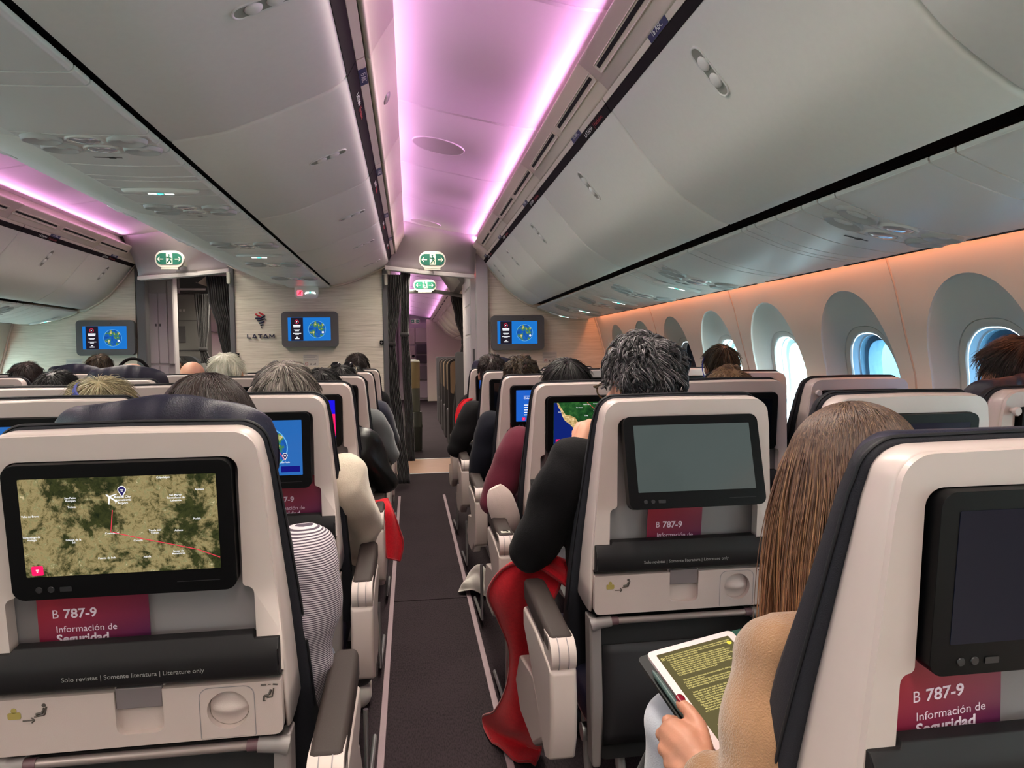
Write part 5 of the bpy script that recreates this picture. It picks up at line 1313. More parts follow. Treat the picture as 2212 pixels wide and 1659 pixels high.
for p_ in (protoL, protoR, protoM): drop(p_)
# white round coat buttons on the inner seats of the right block
for key in (('R', 1, 1), ('R', 2, 2), ('R', 1, 2), ('R', 2, 1)):
    o = SEATS[key]; bs = parts_of(o)['back_shell']
    mb = MB(); mb.lathe([(0.001, -0.026), (0.009, -0.026), (0.0115, -0.023), (0.0115, -0.018), (0.006, -0.015), (0.005, 0.0), (0.001, 0.0)], c=(-0.172, 0, 1.100-ZP), axis='y', n=20)
    mb.build('coat_button', M_SHELL, parent=bs, smooth=50)

for c in SEATS['R', 0, 0].children:
    if c.name.split('.')[0] == 'armrest': drop(c); break
# ---------------------------------------------------------------- people
def skin_mat(name, c):
    if name in MATS: return MATS[name]
    m = mat(name, c, 0.5, noise_amt=0.06, nscale=22, bump=0.15, bscale=300)
    bs = m.node_tree.nodes['Principled BSDF']; bs.inputs['Subsurface Weight'].default_value = 0.08; bs.inputs['Subsurface Radius'].default_value = (0.02, 0.008, 0.004)
    return m
SK1 = skin_mat('skin_warm', C255(205, 150, 125)); SK2 = skin_mat('skin_tan', C255(176, 122, 98)); SK3 = skin_mat('skin_pale', C255(178, 124, 101))
def hair_mat(name, cols):
    n = len(cols); return mat(name, cols[0], 0.42, island=[(i/(n-1), c) for i, c in enumerate(cols)], spec=0.4)
H_SALT = hair_mat('hair_salt_pepper', [C255(30, 28, 31), C255(42, 39, 42), C255(62, 58, 61), C255(96, 92, 95), C255(165, 160, 162)])
H_GREY = hair_mat('hair_grey', [C255(62, 54, 54), C255(104, 94, 90), C255(136, 126, 120), C255(160, 150, 142), C255(186, 178, 168)])
H_BROWN = hair_mat('hair_dark_brown', [C255(28, 20, 20), C255(44, 32, 30), C255(56, 40, 36)])
H_BLACK = hair_mat('hair_black', [C255(14, 12, 14), C255(24, 20, 22), C255(34, 30, 30)])
H_LONG = hair_mat('hair_long_brown', [C255(86, 66, 58), C255(120, 92, 78), C255(156, 118, 92), C255(130, 102, 88), C255(190, 148, 112)])
def tips(m, z0, z1, dark, light):
    t = m.node_tree; b = t.nodes['Principled BSDF']; src = b.inputs['Base Color'].links[0].from_socket
    tcn = t.nodes.new('ShaderNodeTexCoord'); sp = t.nodes.new('ShaderNodeSeparateXYZ'); mr = t.nodes.new('ShaderNodeMapRange'); mr.inputs[1].default_value = z1; mr.inputs[2].default_value = z0
    r = t.nodes.new('ShaderNodeValToRGB'); r.color_ramp.elements[0].color = (*dark, 1); r.color_ramp.elements[1].color = (*light, 1)
    mx = t.nodes.new('ShaderNodeMix'); mx.data_type = 'RGBA'; mx.blend_type = 'MULTIPLY'; mx.inputs[0].default_value = 1.0
    t.links.new(tcn.outputs['Object'], sp.inputs[0]); t.links.new(sp.outputs['Z'], mr.inputs[0]); t.links.new(mr.outputs[0], r.inputs[0]); t.links.new(src, mx.inputs[6]); t.links.new(r.outputs[0], mx.inputs[7]); t.links.new(mx.outputs[2], b.inputs['Base Color'])
tips(H_LONG, 0.82, 1.12, (0.42, 0.45, 0.50), (1.35, 1.15, 0.95))
H_BLOND = hair_mat('hair_ash_blond', [C255(120, 108, 84), C255(158, 144, 112), C255(196, 184, 150)])
H_WHITE = hair_mat('hair_white', [C255(206, 200, 182), C255(230, 226, 210), C255(246, 244, 234)])
H_AUB = hair_mat('hair_curly_brown', [C255(26, 18, 16), C255(46, 34, 28), C255(96, 76, 50)])

def head_blob(mb, M, neck=None, detail=True):
    s0 = len(mb.v)
    mb.ell((0, -0.012, 0.030), (0.0735, 0.092, 0.082), 28, 18)
    mb.ell((0, 0.030, -0.025), (0.058, 0.060, 0.080), 24, 16)
    mb.ell((0, 0.046, -0.078), (0.036, 0.036, 0.030), 20, 12)
    if detail:
        mb.cap((0, 0.088, 0.008), (0, 0.108, -0.026), 0.0075, 0.011, 12); mb.ell((0, 0.100, -0.032), (0.017, 0.012, 0.009), 12, 8)
        mb.ell((0, 0.078, 0.022), (0.048, 0.018, 0.010), 16, 8)
        mb.ell((0, 0.084, -0.058), (0.024, 0.012, 0.006), 14, 8); mb.ell((0, 0.082, -0.067), (0.021, 0.012, 0.006), 14, 8)
        for s_ in (-1, 1):
            mb.ell((s_*0.042, 0.062, -0.022), (0.022, 0.024, 0.020), 12, 8)
    for s_ in (-1, 1):
        Re = Matrix.Rotation(s_*0.35, 3, 'Z') @ Matrix.Rotation(-0.15, 3, 'X')
        mb.ell((s_*0.0775, -0.004, -0.014), (0.008, 0.019, 0.031), 14, 10, Re); mb.ell((s_*0.072, 0.004, -0.020), (0.012, 0.012, 0.020), 10, 8)
    mb.xf(M, s0)
def ear_parts(): pass

def hair(M, m, clump=0.0, ncl=260, n=2200, L=0.05, r=0.0011, curl=0.3, lift=0.35, segs=6, style='short', part=None, seed=1, parent=None, name='hair', droop=0.25, back=0.0, vol=1.0, bald=0.0, line=0.50):
    rng = np.random.default_rng(seed)
    C0 = np.array([0, -0.012, 0.030]); R0 = np.array([0.0755, 0.095, 0.086])*vol
    P = rng.normal(size=(n*6, 3)); P /= np.linalg.norm(P, axis=1)[:, None]
    x, y, z = P.T
    keep = (z > -0.80) & ~((y > line-0.18*z*0) & (z < 0.42)) & ~((y > 0.78) & (z < 0.62)) & ~((z < -0.25) & (y > -0.15)) & ~((abs(x) > 0.80) & (z < 0.04) & (z > -0.6) & (y > -0.34))
    if bald: keep &= ~((z > 1-bald*1.2) )
    if style == 'fringe': keep &= (z < 0.35)
    P = P[keep][:n]; n = len(P)
    low = P[:, 2] < 0
    root = C0 + P*R0; root[low, 2] = C0[2] + P[low, 2]*R0[2]*1.28
    crown = C0 + np.array([0.0, -0.45, 0.90])*R0
    if part is not None: crown = C0 + np.array([part, -0.1, 0.98])*R0
    nrm = (root-C0)/R0**2; nrm /= np.linalg.norm(nrm, axis=1)[:, None]
    flow = root-crown
    if part is not None: flow = flow*np.array([1.0, 0.25, 1.0]) + np.array([0, back, 0])
    flow -= nrm*np.sum(flow*nrm, axis=1)[:, None]; flow /= (np.linalg.norm(flow, axis=1)[:, None]+1e-6)
    if back and part is None:
        bdir = np.tile(np.array([0, -1.0, 0.15]), (n, 1)); bdir -= nrm*np.sum(bdir*nrm, axis=1)[:, None]; flow = flow*(1-back) + bdir*back; flow /= (np.linalg.norm(flow, axis=1)[:, None]+1e-6)
    def field(q, k):
        return np.stack([np.sin(q[:, 1]*k+q[:, 2]*k*0.7+1.3)+np.sin(q[:, 0]*k*1.7+4), np.sin(q[:, 0]*k*1.2+q[:, 2]*k+2.1)+np.sin(q[:, 1]*k*1.6+1), np.sin(q[:, 0]*k+q[:, 1]*k*1.1+0.4)+np.sin(q[:, 2]*k*1.5+5)], axis=1)*0.5
    rnd = rng.normal(size=(n, 3))*0.25
    Ls = L*(0.75+0.5*rng.random(n))
    if style == 'short': Ls *= np.where(P[:, 2] < -0.25, 0.45, 1.0)
    pts = [root.copy()]; p = root.copy()
    Rm = np.array(M.to_3x3()); g_local = Rm.T @ np.array([0, 0, -1.0])
    d = nrm*lift + flow
    for k in range(segs):
        u = (k+1)/segs
        cl = field(root*1.0 + p*0.4, 55)*curl + rnd*0.35
        if curl > 0.5: 
            ph = field(root, 38)[:, 0]*6
            side = np.cross(nrm, flow); cl = cl*0.4 + (side*np.sin(ph+u*7)[:, None] + nrm*np.cos(ph+u*7)[:, None])*curl
        d = nrm*lift*(1-u) + flow*(1-0.2*u) + cl + g_local*droop*u*2
        if style == 'long':
            d = flow*max(0.0, 1-u*4.0) + nrm*0.2*(1-u) + g_local*(0.5+2.0*u) + cl*0.5
        d /= (np.linalg.norm(d, axis=1)[:, None]+1e-6)
        p = p + d*(Ls/segs)[:, None]
        q = (p-C0)/(R0*1.02); ln = np.linalg.norm(q, axis=1); ins = ln < 1.0
        if style == 'long':     # stay outside of the head and neck column while falling
            q2 = (p-C0)[:, :2]/(R0[:2]*1.04); l2 = np.linalg.norm(q2, axis=1); below = (p[:, 2] < C0[2]) & (l2 < 1.0) & (p[:, 2] > C0[2]-0.12)
            p[below, :2] = C0[:2] + (q2[below]/l2[below][:, None])*R0[:2]*1.04
        p[ins] = C0 + q[ins]/ln[ins][:, None]*R0*1.02
        pts.append(p.copy())
    pts = np.array(pts)               # segs+1, n, 3
    if clump:
        g_ = rng.choice(n, min(ncl, n), replace=False)
        near = np.argmin(((root[:, None, :]-root[g_][None, :, :])**2).sum(2), axis=1); gp = pts[:, g_[near], :]
        u_ = (np.arange(segs+1)/segs)[:, None, None]**0.8*clump
        pts = pts*(1-u_) + gp*u_ + (root-root[g_[near]])[None]*u_*0.25
    V = []; S1 = segs+1
    tang = np.gradient(pts, axis=0); tang /= (np.linalg.norm(tang, axis=2)[..., None]+1e-9)
    up_ = np.cross(tang, np.array([0.3, 0.5, 0.81])); up_ /= (np.linalg.norm(up_, axis=2)[..., None]+1e-9); sd = np.cross(tang, up_)
    prof_ = np.linspace(1, 0.25, S1)[:, None, None]*r
    vs = np.stack([pts + (up_*math.cos(a) + sd*math.sin(a))*prof_ for a in (0, 2.094, 4.189)], axis=2)   # S1,n,3,3
    vs = vs.transpose(1, 0, 2, 3).reshape(-1, 3)
    Mn = np.array(M); vs = vs @ Mn[:3, :3].T + Mn[:3, 3]
    base = (np.arange(n)*S1*3)[:, None, None, None] + (np.arange(segs)*3)[None, :, None, None]
    a = np.arange(3)[None, None, :, None]; b2 = (np.arange(3)+1) % 3
    f = np.concatenate([base+a, base+b2[None, None, :, None], base+b2[None, None, :, None]+3, base+a+3], axis=3).reshape(-1, 4)
    me = bpy.data.meshes.new(name); me.from_pydata(vs.tolist(), [], f.tolist()); me.shade_smooth()
    o = link(name, me, m, parent)
    return o
def scalp(M, m, parent, vol=1.0, line=0.5, bald=0.0, style='short'):
    """close cap under the strands"""
    mb = MB(); n = 40; rs = []
    C0 = (0, -0.012, 0.030)
    bm_pts = []
    def fn(u, v):
        a = 2*PI*u; front = math.cos(a-PI/2)      # +1 at the face
        zmin = -0.78 if front < -0.1 else (-0.78 + (0.46+0.78)*min(1, (front+0.1)/0.6))
        if bald and v == 0: pass
        top = 1.0
        z = top + (zmin-top)*v; rr = math.sqrt(max(0, 1-z*z)); k_ = 0.995*vol
        zz = z*0.088*k_*(1.28 if z < 0 else 1)
        return (0.0765*k_*rr*math.cos(a), -0.012+0.096*k_*rr*math.sin(a), 0.030+zz)
    mb.grid(fn, 40, 16); mb.xf(M); return mb.build('hair_cap', m, parent=parent, smooth=180, fix=False)

def cloth_mat(name, c, rough=0.85, bump=0.5, bs=350, sheen=0.3, na=0.06): return mat(name, c, rough, noise_amt=na, nscale=9, bump=bump, bscale=bs, sheen=sheen, spec=0.2)
def fold(me, amp, k=28.0, seed=0.0):
    """soft wrinkles along the surface normal"""
    n = len(me.vertices); co = np.empty(n*3); me.vertices.foreach_get('co', co); co = co.reshape(-1, 3)
    no = np.empty(n*3); me.vertices.foreach_get('normal', no); no = no.reshape(-1, 3)
    w_ = np.sin(co[:, 2]*k*1.6 + np.sin(co[:, 0]*k*0.8+seed)*1.6 + co[:, 1]*k*0.5) * 0.6 + np.sin(co[:, 2]*k*0.7+co[:, 1]*k*1.3+seed*2+np.sin(co[:, 2]*k)*0.8)*0.4
    co += no*(np.sign(w_)*np.abs(w_)**0.8*amp)[:, None]
    me.vertices.foreach_set('co', co.ravel()); me.update()
def person(x, y, hz=1.16, hx=None, hy=None, yaw=0.0, pitch=0.0, roll=0.0, label='', skin=None, top=None, legs=None, hairk=None, hairm=None, capm=None,
           elbowL=None, wristL=None, elbowR=None, wristR=None, shz=None, width=0.19, vox=0.013, detail=False, kneeL=None, kneeR=None, pelvis=None, chest=None, neck=None, thick=1.0, fingers=False, sleeve_to=1.0, topname='sweater', foldamp=0.004, shL=None, shR=None, handL=None, spread=0.0, relax=1.0):
    hx = x if hx is None else hx; hy = y+0.24 if hy is None else hy; shz = hz-0.215 if shz is None else shz
    P_ = Vector(pelvis) if pelvis else Vector((x, y+0.30, 0.55)); Ck = Vector(chest) if chest else Vector((x+(hx-x)*0.4, y+0.26, shz-0.17)); Nk = Vector(neck) if neck else Vector((x+(hx-x)*0.7, y+0.235, shz+0.045))
    SL = Vector(shL) if shL else Vector((Nk.x-width+0.02, Nk.y+0.01, shz-0.025)); SR = Vector(shR) if shR else Vector((Nk.x+width-0.02, Nk.y+0.01, shz-0.025))
    EL = Vector(elbowL) if elbowL else Vector((x-width-0.01, y+0.30, shz-0.27)); ER = Vector(elbowR) if elbowR else Vector((x+width+0.01, y+0.30, shz-0.27))
    WL = Vector(wristL) if wristL else Vector((x-0.10, y+0.50, shz-0.33)); WR = Vector(wristR) if wristR else Vector((x+0.10, y+0.50, shz-0.33))
    KL = Vector(kneeL) if kneeL else Vector((x-0.10, y+0.72, 0.56)); KR = Vector(kneeR) if kneeR else Vector((x+0.10, y+0.72, 0.56))
    FL = Vector((KL.x, KL.y+0.04, 0.10)); FR = Vector((KR.x, KR.y+0.04, 0.10))
    M = Matrix.Translation((hx, hy, hz)) @ Matrix.Rotation(yaw, 4, 'Z') @ Matrix.Rotation(pitch, 4, 'X') @ Matrix.Rotation(roll, 4, 'Y')
    root = empty('person', (x, y+0.3, 0.0), 0, label, 'person')
    inv = Matrix.Translation((-x, -(y+0.3), 0.0))
    t_ = thick
    mb = MB(); head_blob(mb, M, detail=detail)
    nb = M @ Vector((0, -0.025, -0.06))
    mb.cap(nb, Nk, 0.052, 0.058)
    mb.cap(Nk + Vector((0, 0.01, -0.02)), Ck, 0.075, 0.12*t_); mb.cap(SL, SR, 0.048, 0.048); mb.cap(Ck, P_, 0.12*t_, 0.12*t_)
    for S_, E_, W_ in ((SL, EL, WL), (SR, ER, WR)):
        mb.cap(S_, E_, 0.050, 0.038); mb.cap(E_, W_, 0.037, 0.025)
        if handL and W_ is WL:
            for q in handL: mb.cap(q[0], q[1], q[2], q[3], 12)
            continue
        d_ = (W_-E_).normalized(); hp = W_ + d_*0.055
        mb.cap(W_, hp, 0.024, 0.030)
        sdv = d_.cross(Vector((0, 0, 1))); sdv = sdv.normalized() if sdv.length > 0.1 else Vector((1, 0, 0))
        for q in range(4): 
            b0 = hp + sdv*(q-1.5)*0.017; b1 = b0 + d_*(0.04, 0.048, 0.045, 0.034)[q] - Vector((0, 0, 0.008)); b2_ = b1 + d_*0.018 - Vector((0, 0, 0.022)); mb.cap(b0, b1, 0.0095, 0.0085, 8); mb.cap(b1, b2_, 0.0085, 0.0075, 8)
        th = W_ + d_*0.02 - sdv*0.028; mb.cap(th, th + d_*0.035 - sdv*0.014, 0.011, 0.009, 8); mb.cap(th + d_*0.035 - sdv*0.014, th + d_*0.06 - sdv*0.012, 0.009, 0.008, 8)
    for s_, K_, F_ in ((-1, KL, FL), (1, KR, FR)):
        mb.cap(P_+Vector((s_*0.08, 0.02, -0.01)), K_, 0.082, 0.056); mb.cap(K_, F_, 0.052, 0.036); mb.cap(F_, F_+Vector((0, 0.13, -0.05)), 0.038, 0.03)
    mb.xf(inv)
    me = blob(mb, vox if not fingers else 0.0036, 2); link('body', me, skin or SK1, root)
    # top garment
    mb = MB(); k = 0.016
    mb.cap(Nk + Vector((0, 0.0, -0.035)), Ck, 0.072+k, 0.125*t_+k); mb.cap(SL, SR, 0.055+k*0.8, 0.055+k*0.8); mb.cap(Ck+Vector((-0.05*t_, 0, 0)), P_+Vector((-0.04, 0, 0)), 0.115*t_+k, 0.115*t_+k); mb.cap(Ck+Vector((0.05*t_, 0, 0)), P_+Vector((0.04, 0, 0)), 0.115*t_+k, 0.115*t_+k)
    for S_, E_, W_ in ((SL, EL, WL), (SR, ER, WR)):
        mb.cap(S_, S_.lerp(E_, 0.5), 0.060+k, 0.054+k); mb.cap(S_.lerp(E_, 0.5), E_, 0.054+k, 0.040+k*0.8); mb.cap(E_, E_.lerp(W_, 0.45*sleeve_to), 0.042+k*0.8, 0.044+k*0.7); mb.cap(E_.lerp(W_, 0.45*sleeve_to), E_.lerp(W_, sleeve_to*0.97), 0.044+k*0.7, 0.029+k*0.6)
    mb.xf(inv); me = blob(mb, vox, 3); fold(me, foldamp, seed=x*7+y)
    link(topname, me, top, root)
    mb = MB()
    for s_, K_, F_ in ((-1, KL, FL), (1, KR, FR)):
        mb.cap(P_+Vector((s_*0.08, 0.0, -0.02)), K_, 0.096, 0.068); mb.cap(K_, F_+Vector((0, 0, 0.02)), 0.066, 0.052)
    mb.cap(P_+Vector((-0.05, -0.02, 0)), P_+Vector((0.05, -0.02, 0)), 0.12, 0.12)
    mb.xf(inv); me = blob(mb, max(vox, 0.010), 3); fold(me, foldamp*0.8, seed=x*3)
    link('trousers', me, legs or cloth_mat('trousers_dark', C255(34, 34, 42)), root)
    for F_ in (FL, FR):
        mb = MB(); mb.cap(F_+Vector((0, -0.02, -0.05)), F_+Vector((0, 0.15, -0.063)), 0.046, 0.036); mb.xf(inv); me = blob(mb, 0.012, 2); link('shoe', me, mat('shoe_white', C255(210, 204, 196), 0.6) if 'cream' in label else mat('shoe_dark', C255(40, 38, 40), 0.6), root)
    Mi = inv @ M
    if hairk is not None:
        kw = dict(hairk)
        if not kw.get('bald') and kw.get('style') != 'fringe': scalp(Mi, capm or hairm, root, vol=kw.get('vol', 1.0))
        hair(Mi, hairm, parent=root, **kw)
    if detail:
        for s_ in (-1, 1):
            mb = MB(); mb.ell((s_*0.030, 0.083, 0.006), (0.011, 0.008, 0.008), 14, 10); mb.xf(Mi); mb.build('eye', mat('eye_white', C255(225, 222, 215), 0.2), parent=root, smooth=180)
            mb = MB(); mb.ell((s_*0.030, 0.0885, 0.006), (0.005, 0.004, 0.005), 12, 8); mb.xf(Mi); mb.build('iris', mat('eye_dark', C255(30, 22, 18), 0.2), parent=root, smooth=180)
            mb = MB(); mb.tube([(s_*0.016, 0.094, 0.022), (s_*0.030, 0.095, 0.027), (s_*0.046, 0.086, 0.022)], 0.003, 6); mb.xf(Mi); mb.build('eyebrow', H_BLACK, parent=root, smooth=180)
        mb = MB(); mb.tube([(-0.022, 0.092, -0.062), (-0.010, 0.098, -0.061), (0, 0.099, -0.062), (0.010, 0.098, -0.061), (0.022, 0.092, -0.062)], 0.0035, 6); mb.xf(Mi); mb.build('lips', mat('lip_rose', C255(170, 92, 88), 0.4), parent=root, smooth=180)
    return root, M

CL_BLACK = cloth_mat('knit_black', C255(13, 12, 15), sheen=0.03); CL_NAVY = cloth_mat('sweater_navy', C255(13, 15, 27), sheen=0.05); CL_MAROON = cloth_mat('sweatshirt_maroon', C255(92, 28, 46), sheen=0.1)
CL_CREAM = cloth_mat('jacket_cream', C255(214, 200, 182)); CL_GREY = cloth_mat('hoodie_grey', C255(92, 94, 96)); CL_JKT = mat('jacket_black_leather', C255(16, 18, 17), 0.35, bump=0.3, bscale=60)
CL_BEIGE = cloth_mat('cardigan_camel', C255(146, 110, 80), sheen=0.5, bump=1.0, bs=380, na=0.2); CL_JEANS = cloth_mat('jeans_pale', C255(190, 192, 204), bump=0.4)
CL_NJKT = cloth_mat('jacket_dark_navy', C255(34, 36, 52)); CL_BROWN = cloth_mat('shirt_brown', C255(88, 70, 62)); CL_BLUE = cloth_mat('shirt_blue', C255(60, 74, 110))
CL_TROUN = cloth_mat('trousers_navy', C255(36, 44, 76))
# purple-white striped shirt
m, t, b = node_mat('striped_shirt'); CL_STRIPE = m
tcn = t.nodes.new('ShaderNodeTexCoord'); mp = t.nodes.new('ShaderNodeMapping'); mp.inputs['Rotation'].default_value = (0.0, 0.0, 0.0)
wv = t.nodes.new('ShaderNodeTexWave'); wv.wave_type = 'BANDS'; wv.bands_direction = 'Z'; wv.inputs['Scale'].default_value = 78; wv.inputs['Distortion'].default_value = 3.2; wv.inputs['Detail'].default_value = 1.0; wv.inputs['Detail Scale'].default_value = 0.16
r = t.nodes.new('ShaderNodeValToRGB'); r.color_ramp.elements[0].color = (*C255(78, 66, 82), 1); r.color_ramp.elements[1].color = (*C255(208, 198, 204), 1); r.color_ramp.elements[0].position = 0.40; r.color_ramp.elements[1].position = 0.54
t.links.new(tcn.outputs['Object'], mp.inputs[0]); t.links.new(mp.outputs[0], wv.inputs['Vector']); t.links.new(wv.outputs['Fac'], r.inputs[0]); t.links.new(r.outputs[0], b.inputs['Base Color']); b.inputs['Roughness'].default_value = 0.85

SHORT = dict(n=2600, L=0.038, r=0.0011, curl=0.25, lift=0.5, droop=0.2)
# --- right block
WOM, MW = person(0.685, 0.62, hz=1.043, hx=0.672, hy=1.0, yaw=0.35, pitch=-0.45, label='person with long light-brown hair in camel cardigan reading a tablet, nearest right aisle seat', skin=SK3, top=CL_BEIGE, legs=CL_JEANS,
    hairk=dict(n=7000, L=0.30, r=0.0012, curl=0.13, clump=0.6, ncl=150, style='long', segs=12, part=0.12, back=-0.02, seed=3, vol=1.07, droop=0.2), hairm=H_LONG, vox=0.007, shz=0.90,
    handL=[((0.406, 0.955, 0.652), (0.398, 0.985, 0.662), 0.023, 0.030), ((0.398, 0.985, 0.662), (0.390, 1.015, 0.664), 0.030, 0.026), ((0.402, 0.985, 0.660), (0.408, 1.020, 0.664), 0.027, 0.020),
     ((0.416, 0.970, 0.668), (0.424, 1.004, 0.682), 0.0155, 0.0125), ((0.424, 1.004, 0.682), (0.419, 1.030, 0.692), 0.0122, 0.0108), ((0.419, 1.030, 0.692), (0.414, 1.050, 0.694), 0.0108, 0.0095),
     ((0.393, 1.020, 0.667), (0.392, 1.052, 0.668), 0.0115, 0.0100), ((0.392, 1.052, 0.668), (0.412, 1.066, 0.658), 0.0098, 0.0088), ((0.412, 1.066, 0.658), (0.430, 1.062, 0.650), 0.0086, 0.0078),
     ((0.380, 1.000, 0.660), (0.374, 1.030, 0.660), 0.0125, 0.0105), ((0.374, 1.030, 0.660), (0.394, 1.046, 0.647), 0.0102, 0.0090), ((0.394, 1.046, 0.647), (0.416, 1.040, 0.640), 0.0088, 0.0080),
     ((0.376, 0.980, 0.652), (0.368, 1.006, 0.650), 0.0122, 0.0102), ((0.368, 1.006, 0.650), (0.386, 1.022, 0.637), 0.0098, 0.0088), ((0.386, 1.022, 0.637), (0.408, 1.016, 0.630), 0.0086, 0.0078),
     ((0.378, 0.962, 0.645), (0.368, 0.984, 0.640), 0.0108, 0.0090), ((0.368, 0.984, 0.640), (0.382, 0.998, 0.630), 0.0088, 0.0078), ((0.382, 0.998, 0.630), (0.400, 0.994, 0.624), 0.0076, 0.0070)],
    fingers=True, shL=(0.525, 0.93, 0.800), shR=(0.82, 0.93, 0.85), elbowL=(0.435, 0.86, 0.600), wristL=(0.407, 0.955, 0.652), elbowR=(0.80, 0.99, 0.62), wristR=(0.66, 1.12, 0.66), neck=(0.665, 0.93, 0.92), chest=(0.68, 0.92, 0.72), pelvis=(0.68, 0.86, 0.55),
    kneeL=(0.462, 1.17, 0.585), kneeR=(0.66, 1.20, 0.56), topname='cardigan', foldamp=0.004, sleeve_to=0.86)
mb = MB(); mb.ell((0, 0, 0), (0.0075, 0.0095, 0.003), 16, 8, Matrix.Rotation(0.25, 3, 'X')); mb.build('painted_nail', mat('nail_dark_red', C255(120, 10, 36), 0.2), parent=WOM, smooth=180, loc=(0.4135-0.685, 1.052-0.92, 0.7025))
MAN, MM = person(0.605, 1.50, hz=1.168, hx=0.572, hy=1.71, yaw=0.36, pitch=-0.18, label='person with wavy salt-and-pepper hair and glasses in a black knit sweater, second right aisle seat', skin=SK1, top=CL_BLACK,
    hairk=dict(n=5600, L=0.066, r=0.0013, curl=0.85, lift=0.50, segs=9, clump=0.85, ncl=420, seed=5, vol=1.04, droop=0.25), hairm=H_SALT, vox=0.008, detail=True,
    shL=(0.395, 1.70, 0.965), elbowL=(0.302, 1.80, 0.730), wristL=(0.470, 1.95, 0.985), neck=(0.585, 1.72, 1.03), shR=(0.77, 1.74, 0.97), topname='knit_sweater', foldamp=0.007, thick=1.15, sleeve_to=0.55)
person(1.605, 1.52, hz=1.160, hx=1.675, hy=1.77, yaw=0.1, label='person with short dark hair in the second row window seat on the right', skin=SK2, top=CL_NAVY, hairk=dict(SHORT, seed=6, n=2600, L=0.05), hairm=H_BROWN, elbowR=(1.71, 1.80, 0.68), shR=(1.755, 1.78, 0.90), kneeR=(1.68, 2.16, 0.56))
person(0.608, 2.35, hz=1.115, hx=0.578, hy=2.60, label='person with smooth black hair in a maroon sweatshirt, third right aisle seat', skin=SK2, top=CL_MAROON, topname='sweatshirt', hairk=dict(n=2600, L=0.07, r=0.0013, curl=0.08, lift=0.12, droop=0.3, seed=7), hairm=H_BLACK,
    elbowL=(0.300, 2.62, 0.70), wristL=(0.42, 2.88, 0.68), shL=(0.40, 2.60, 0.905), vox=0.010)
person(0.608, 3.20, hz=1.120, hx=0.540, hy=3.45, label='person with tousled curly dark hair in navy sweater, fourth right aisle seat', skin=SK1, top=CL_NAVY, hairk=dict(n=2200, clump=0.8, ncl=160, L=0.055, r=0.0014, curl=0.85, lift=0.8, seed=8), hairm=H_AUB, elbowL=(0.325, 3.45, 0.68), shL=(0.39, 3.44, 0.90))
person(0.608, 4.05, hz=1.128, hx=0.490, hy=4.28, label='person with dark ruffled hair in black jacket, fifth right aisle seat', skin=SK1, top=CL_BLACK, hairk=dict(n=1200, L=0.045, r=0.0018, curl=0.6, lift=0.7, seed=9), hairm=H_BROWN, elbowL=(0.262, 4.22, 0.69), shL=(0.37, 4.25, 0.90), topname='jacket')
person(0.608, 4.90, hz=1.13, hx=0.585, hy=5.15, label='person almost hidden behind the front right aisle seat', skin=SK1, top=CL_BLACK, hairk=dict(n=900, L=0.04, r=0.002, curl=0.4, lift=0.6, seed=10), hairm=H_BROWN)
BAND, MB_ = person(1.605, 3.20, hz=1.165, hx=1.575, hy=3.45, yaw=-0.1, label='person with brown hair wearing a blue band, fourth row right window seat', skin=SK1, top=CL_BLUE, hairk=dict(n=1500, L=0.05, r=0.0018, curl=0.3, lift=0.5, seed=11), hairm=H_AUB, elbowR=(1.70, 3.48, 0.68), shR=(1.72, 3.46, 0.90), kneeR=(1.68, 3.86, 0.56))
person(1.110, 2.32, hz=1.07, hx=1.205, hy=2.57, label='person whose light brown hair just shows over the third row middle seat', skin=SK1, top=CL_BROWN, hairk=dict(n=1200, L=0.05, r=0.0018, curl=0.8, lift=0.6, seed=12), hairm=hair_mat('hair_light_brown', [C255(84, 60, 48), C255(120, 92, 70), C255(150, 120, 84)]))
# --- middle block
person(-0.415, 1.10, hz=1.100, hx=-0.365, hy=1.36, label='person with long loose dark hair in a striped shirt, nearest middle block aisle seat', skin=SK1, top=CL_STRIPE, legs=CL_TROUN, topname='striped_shirt', foldamp=0.006,
    hairk=dict(n=4200, L=0.20, r=0.0009, curl=0.42, clump=0.5, ncl=200, style='long', segs=9, part=-0.05, seed=13, vol=1.08), hairm=H_BROWN, vox=0.0075, shL=(-0.56, 1.32, 0.90), shR=(-0.205, 1.31, 0.875), elbowR=(-0.205, 1.34, 0.70), wristR=(-0.25, 1.42, 0.52), kneeR=(-0.25, 1.66, 0.55), thick=1.15)
person(-0.415, 1.92, hz=1.116, hx=-0.350, hy=2.10, label='person with short grey hair in a cream jacket, second aisle seat', skin=SK3, top=CL_CREAM, topname='jacket', foldamp=0.007, legs=cloth_mat('trousers_black', C255(22, 20, 22)),
    hairk=dict(n=4600, L=0.050, r=0.0012, curl=0.25, clump=0.75, ncl=330, lift=0.38, droop=0.35, seed=14, vol=1.06), hairm=H_GREY, vox=0.008, shR=(-0.20, 2.10, 0.89), elbowR=(-0.150, 2.22, 0.72), wristR=(-0.19, 2.36, 0.60), kneeR=(-0.20, 2.50, 0.56), thick=1.1)
STRAP, MS = person(-0.90, 1.94, hz=1.082, hx=-0.855, hy=2.12, roll=0.15, label='person with ash grey hair and a blue strap, centre seat of the second row', skin=SK3, top=CL_GREY, hairk=dict(n=2600, L=0.06, r=0.0014, curl=0.3, lift=0.45, seed=15), hairm=H_BLOND)
person(-1.387, 2.75, hz=1.09, hx=-1.36, hy=3.0, label='person with short black hair in the third row of the middle block', skin=SK2, top=CL_BLACK, hairk=dict(SHORT, n=1800, r=0.0015, seed=16), hairm=H_BLACK)
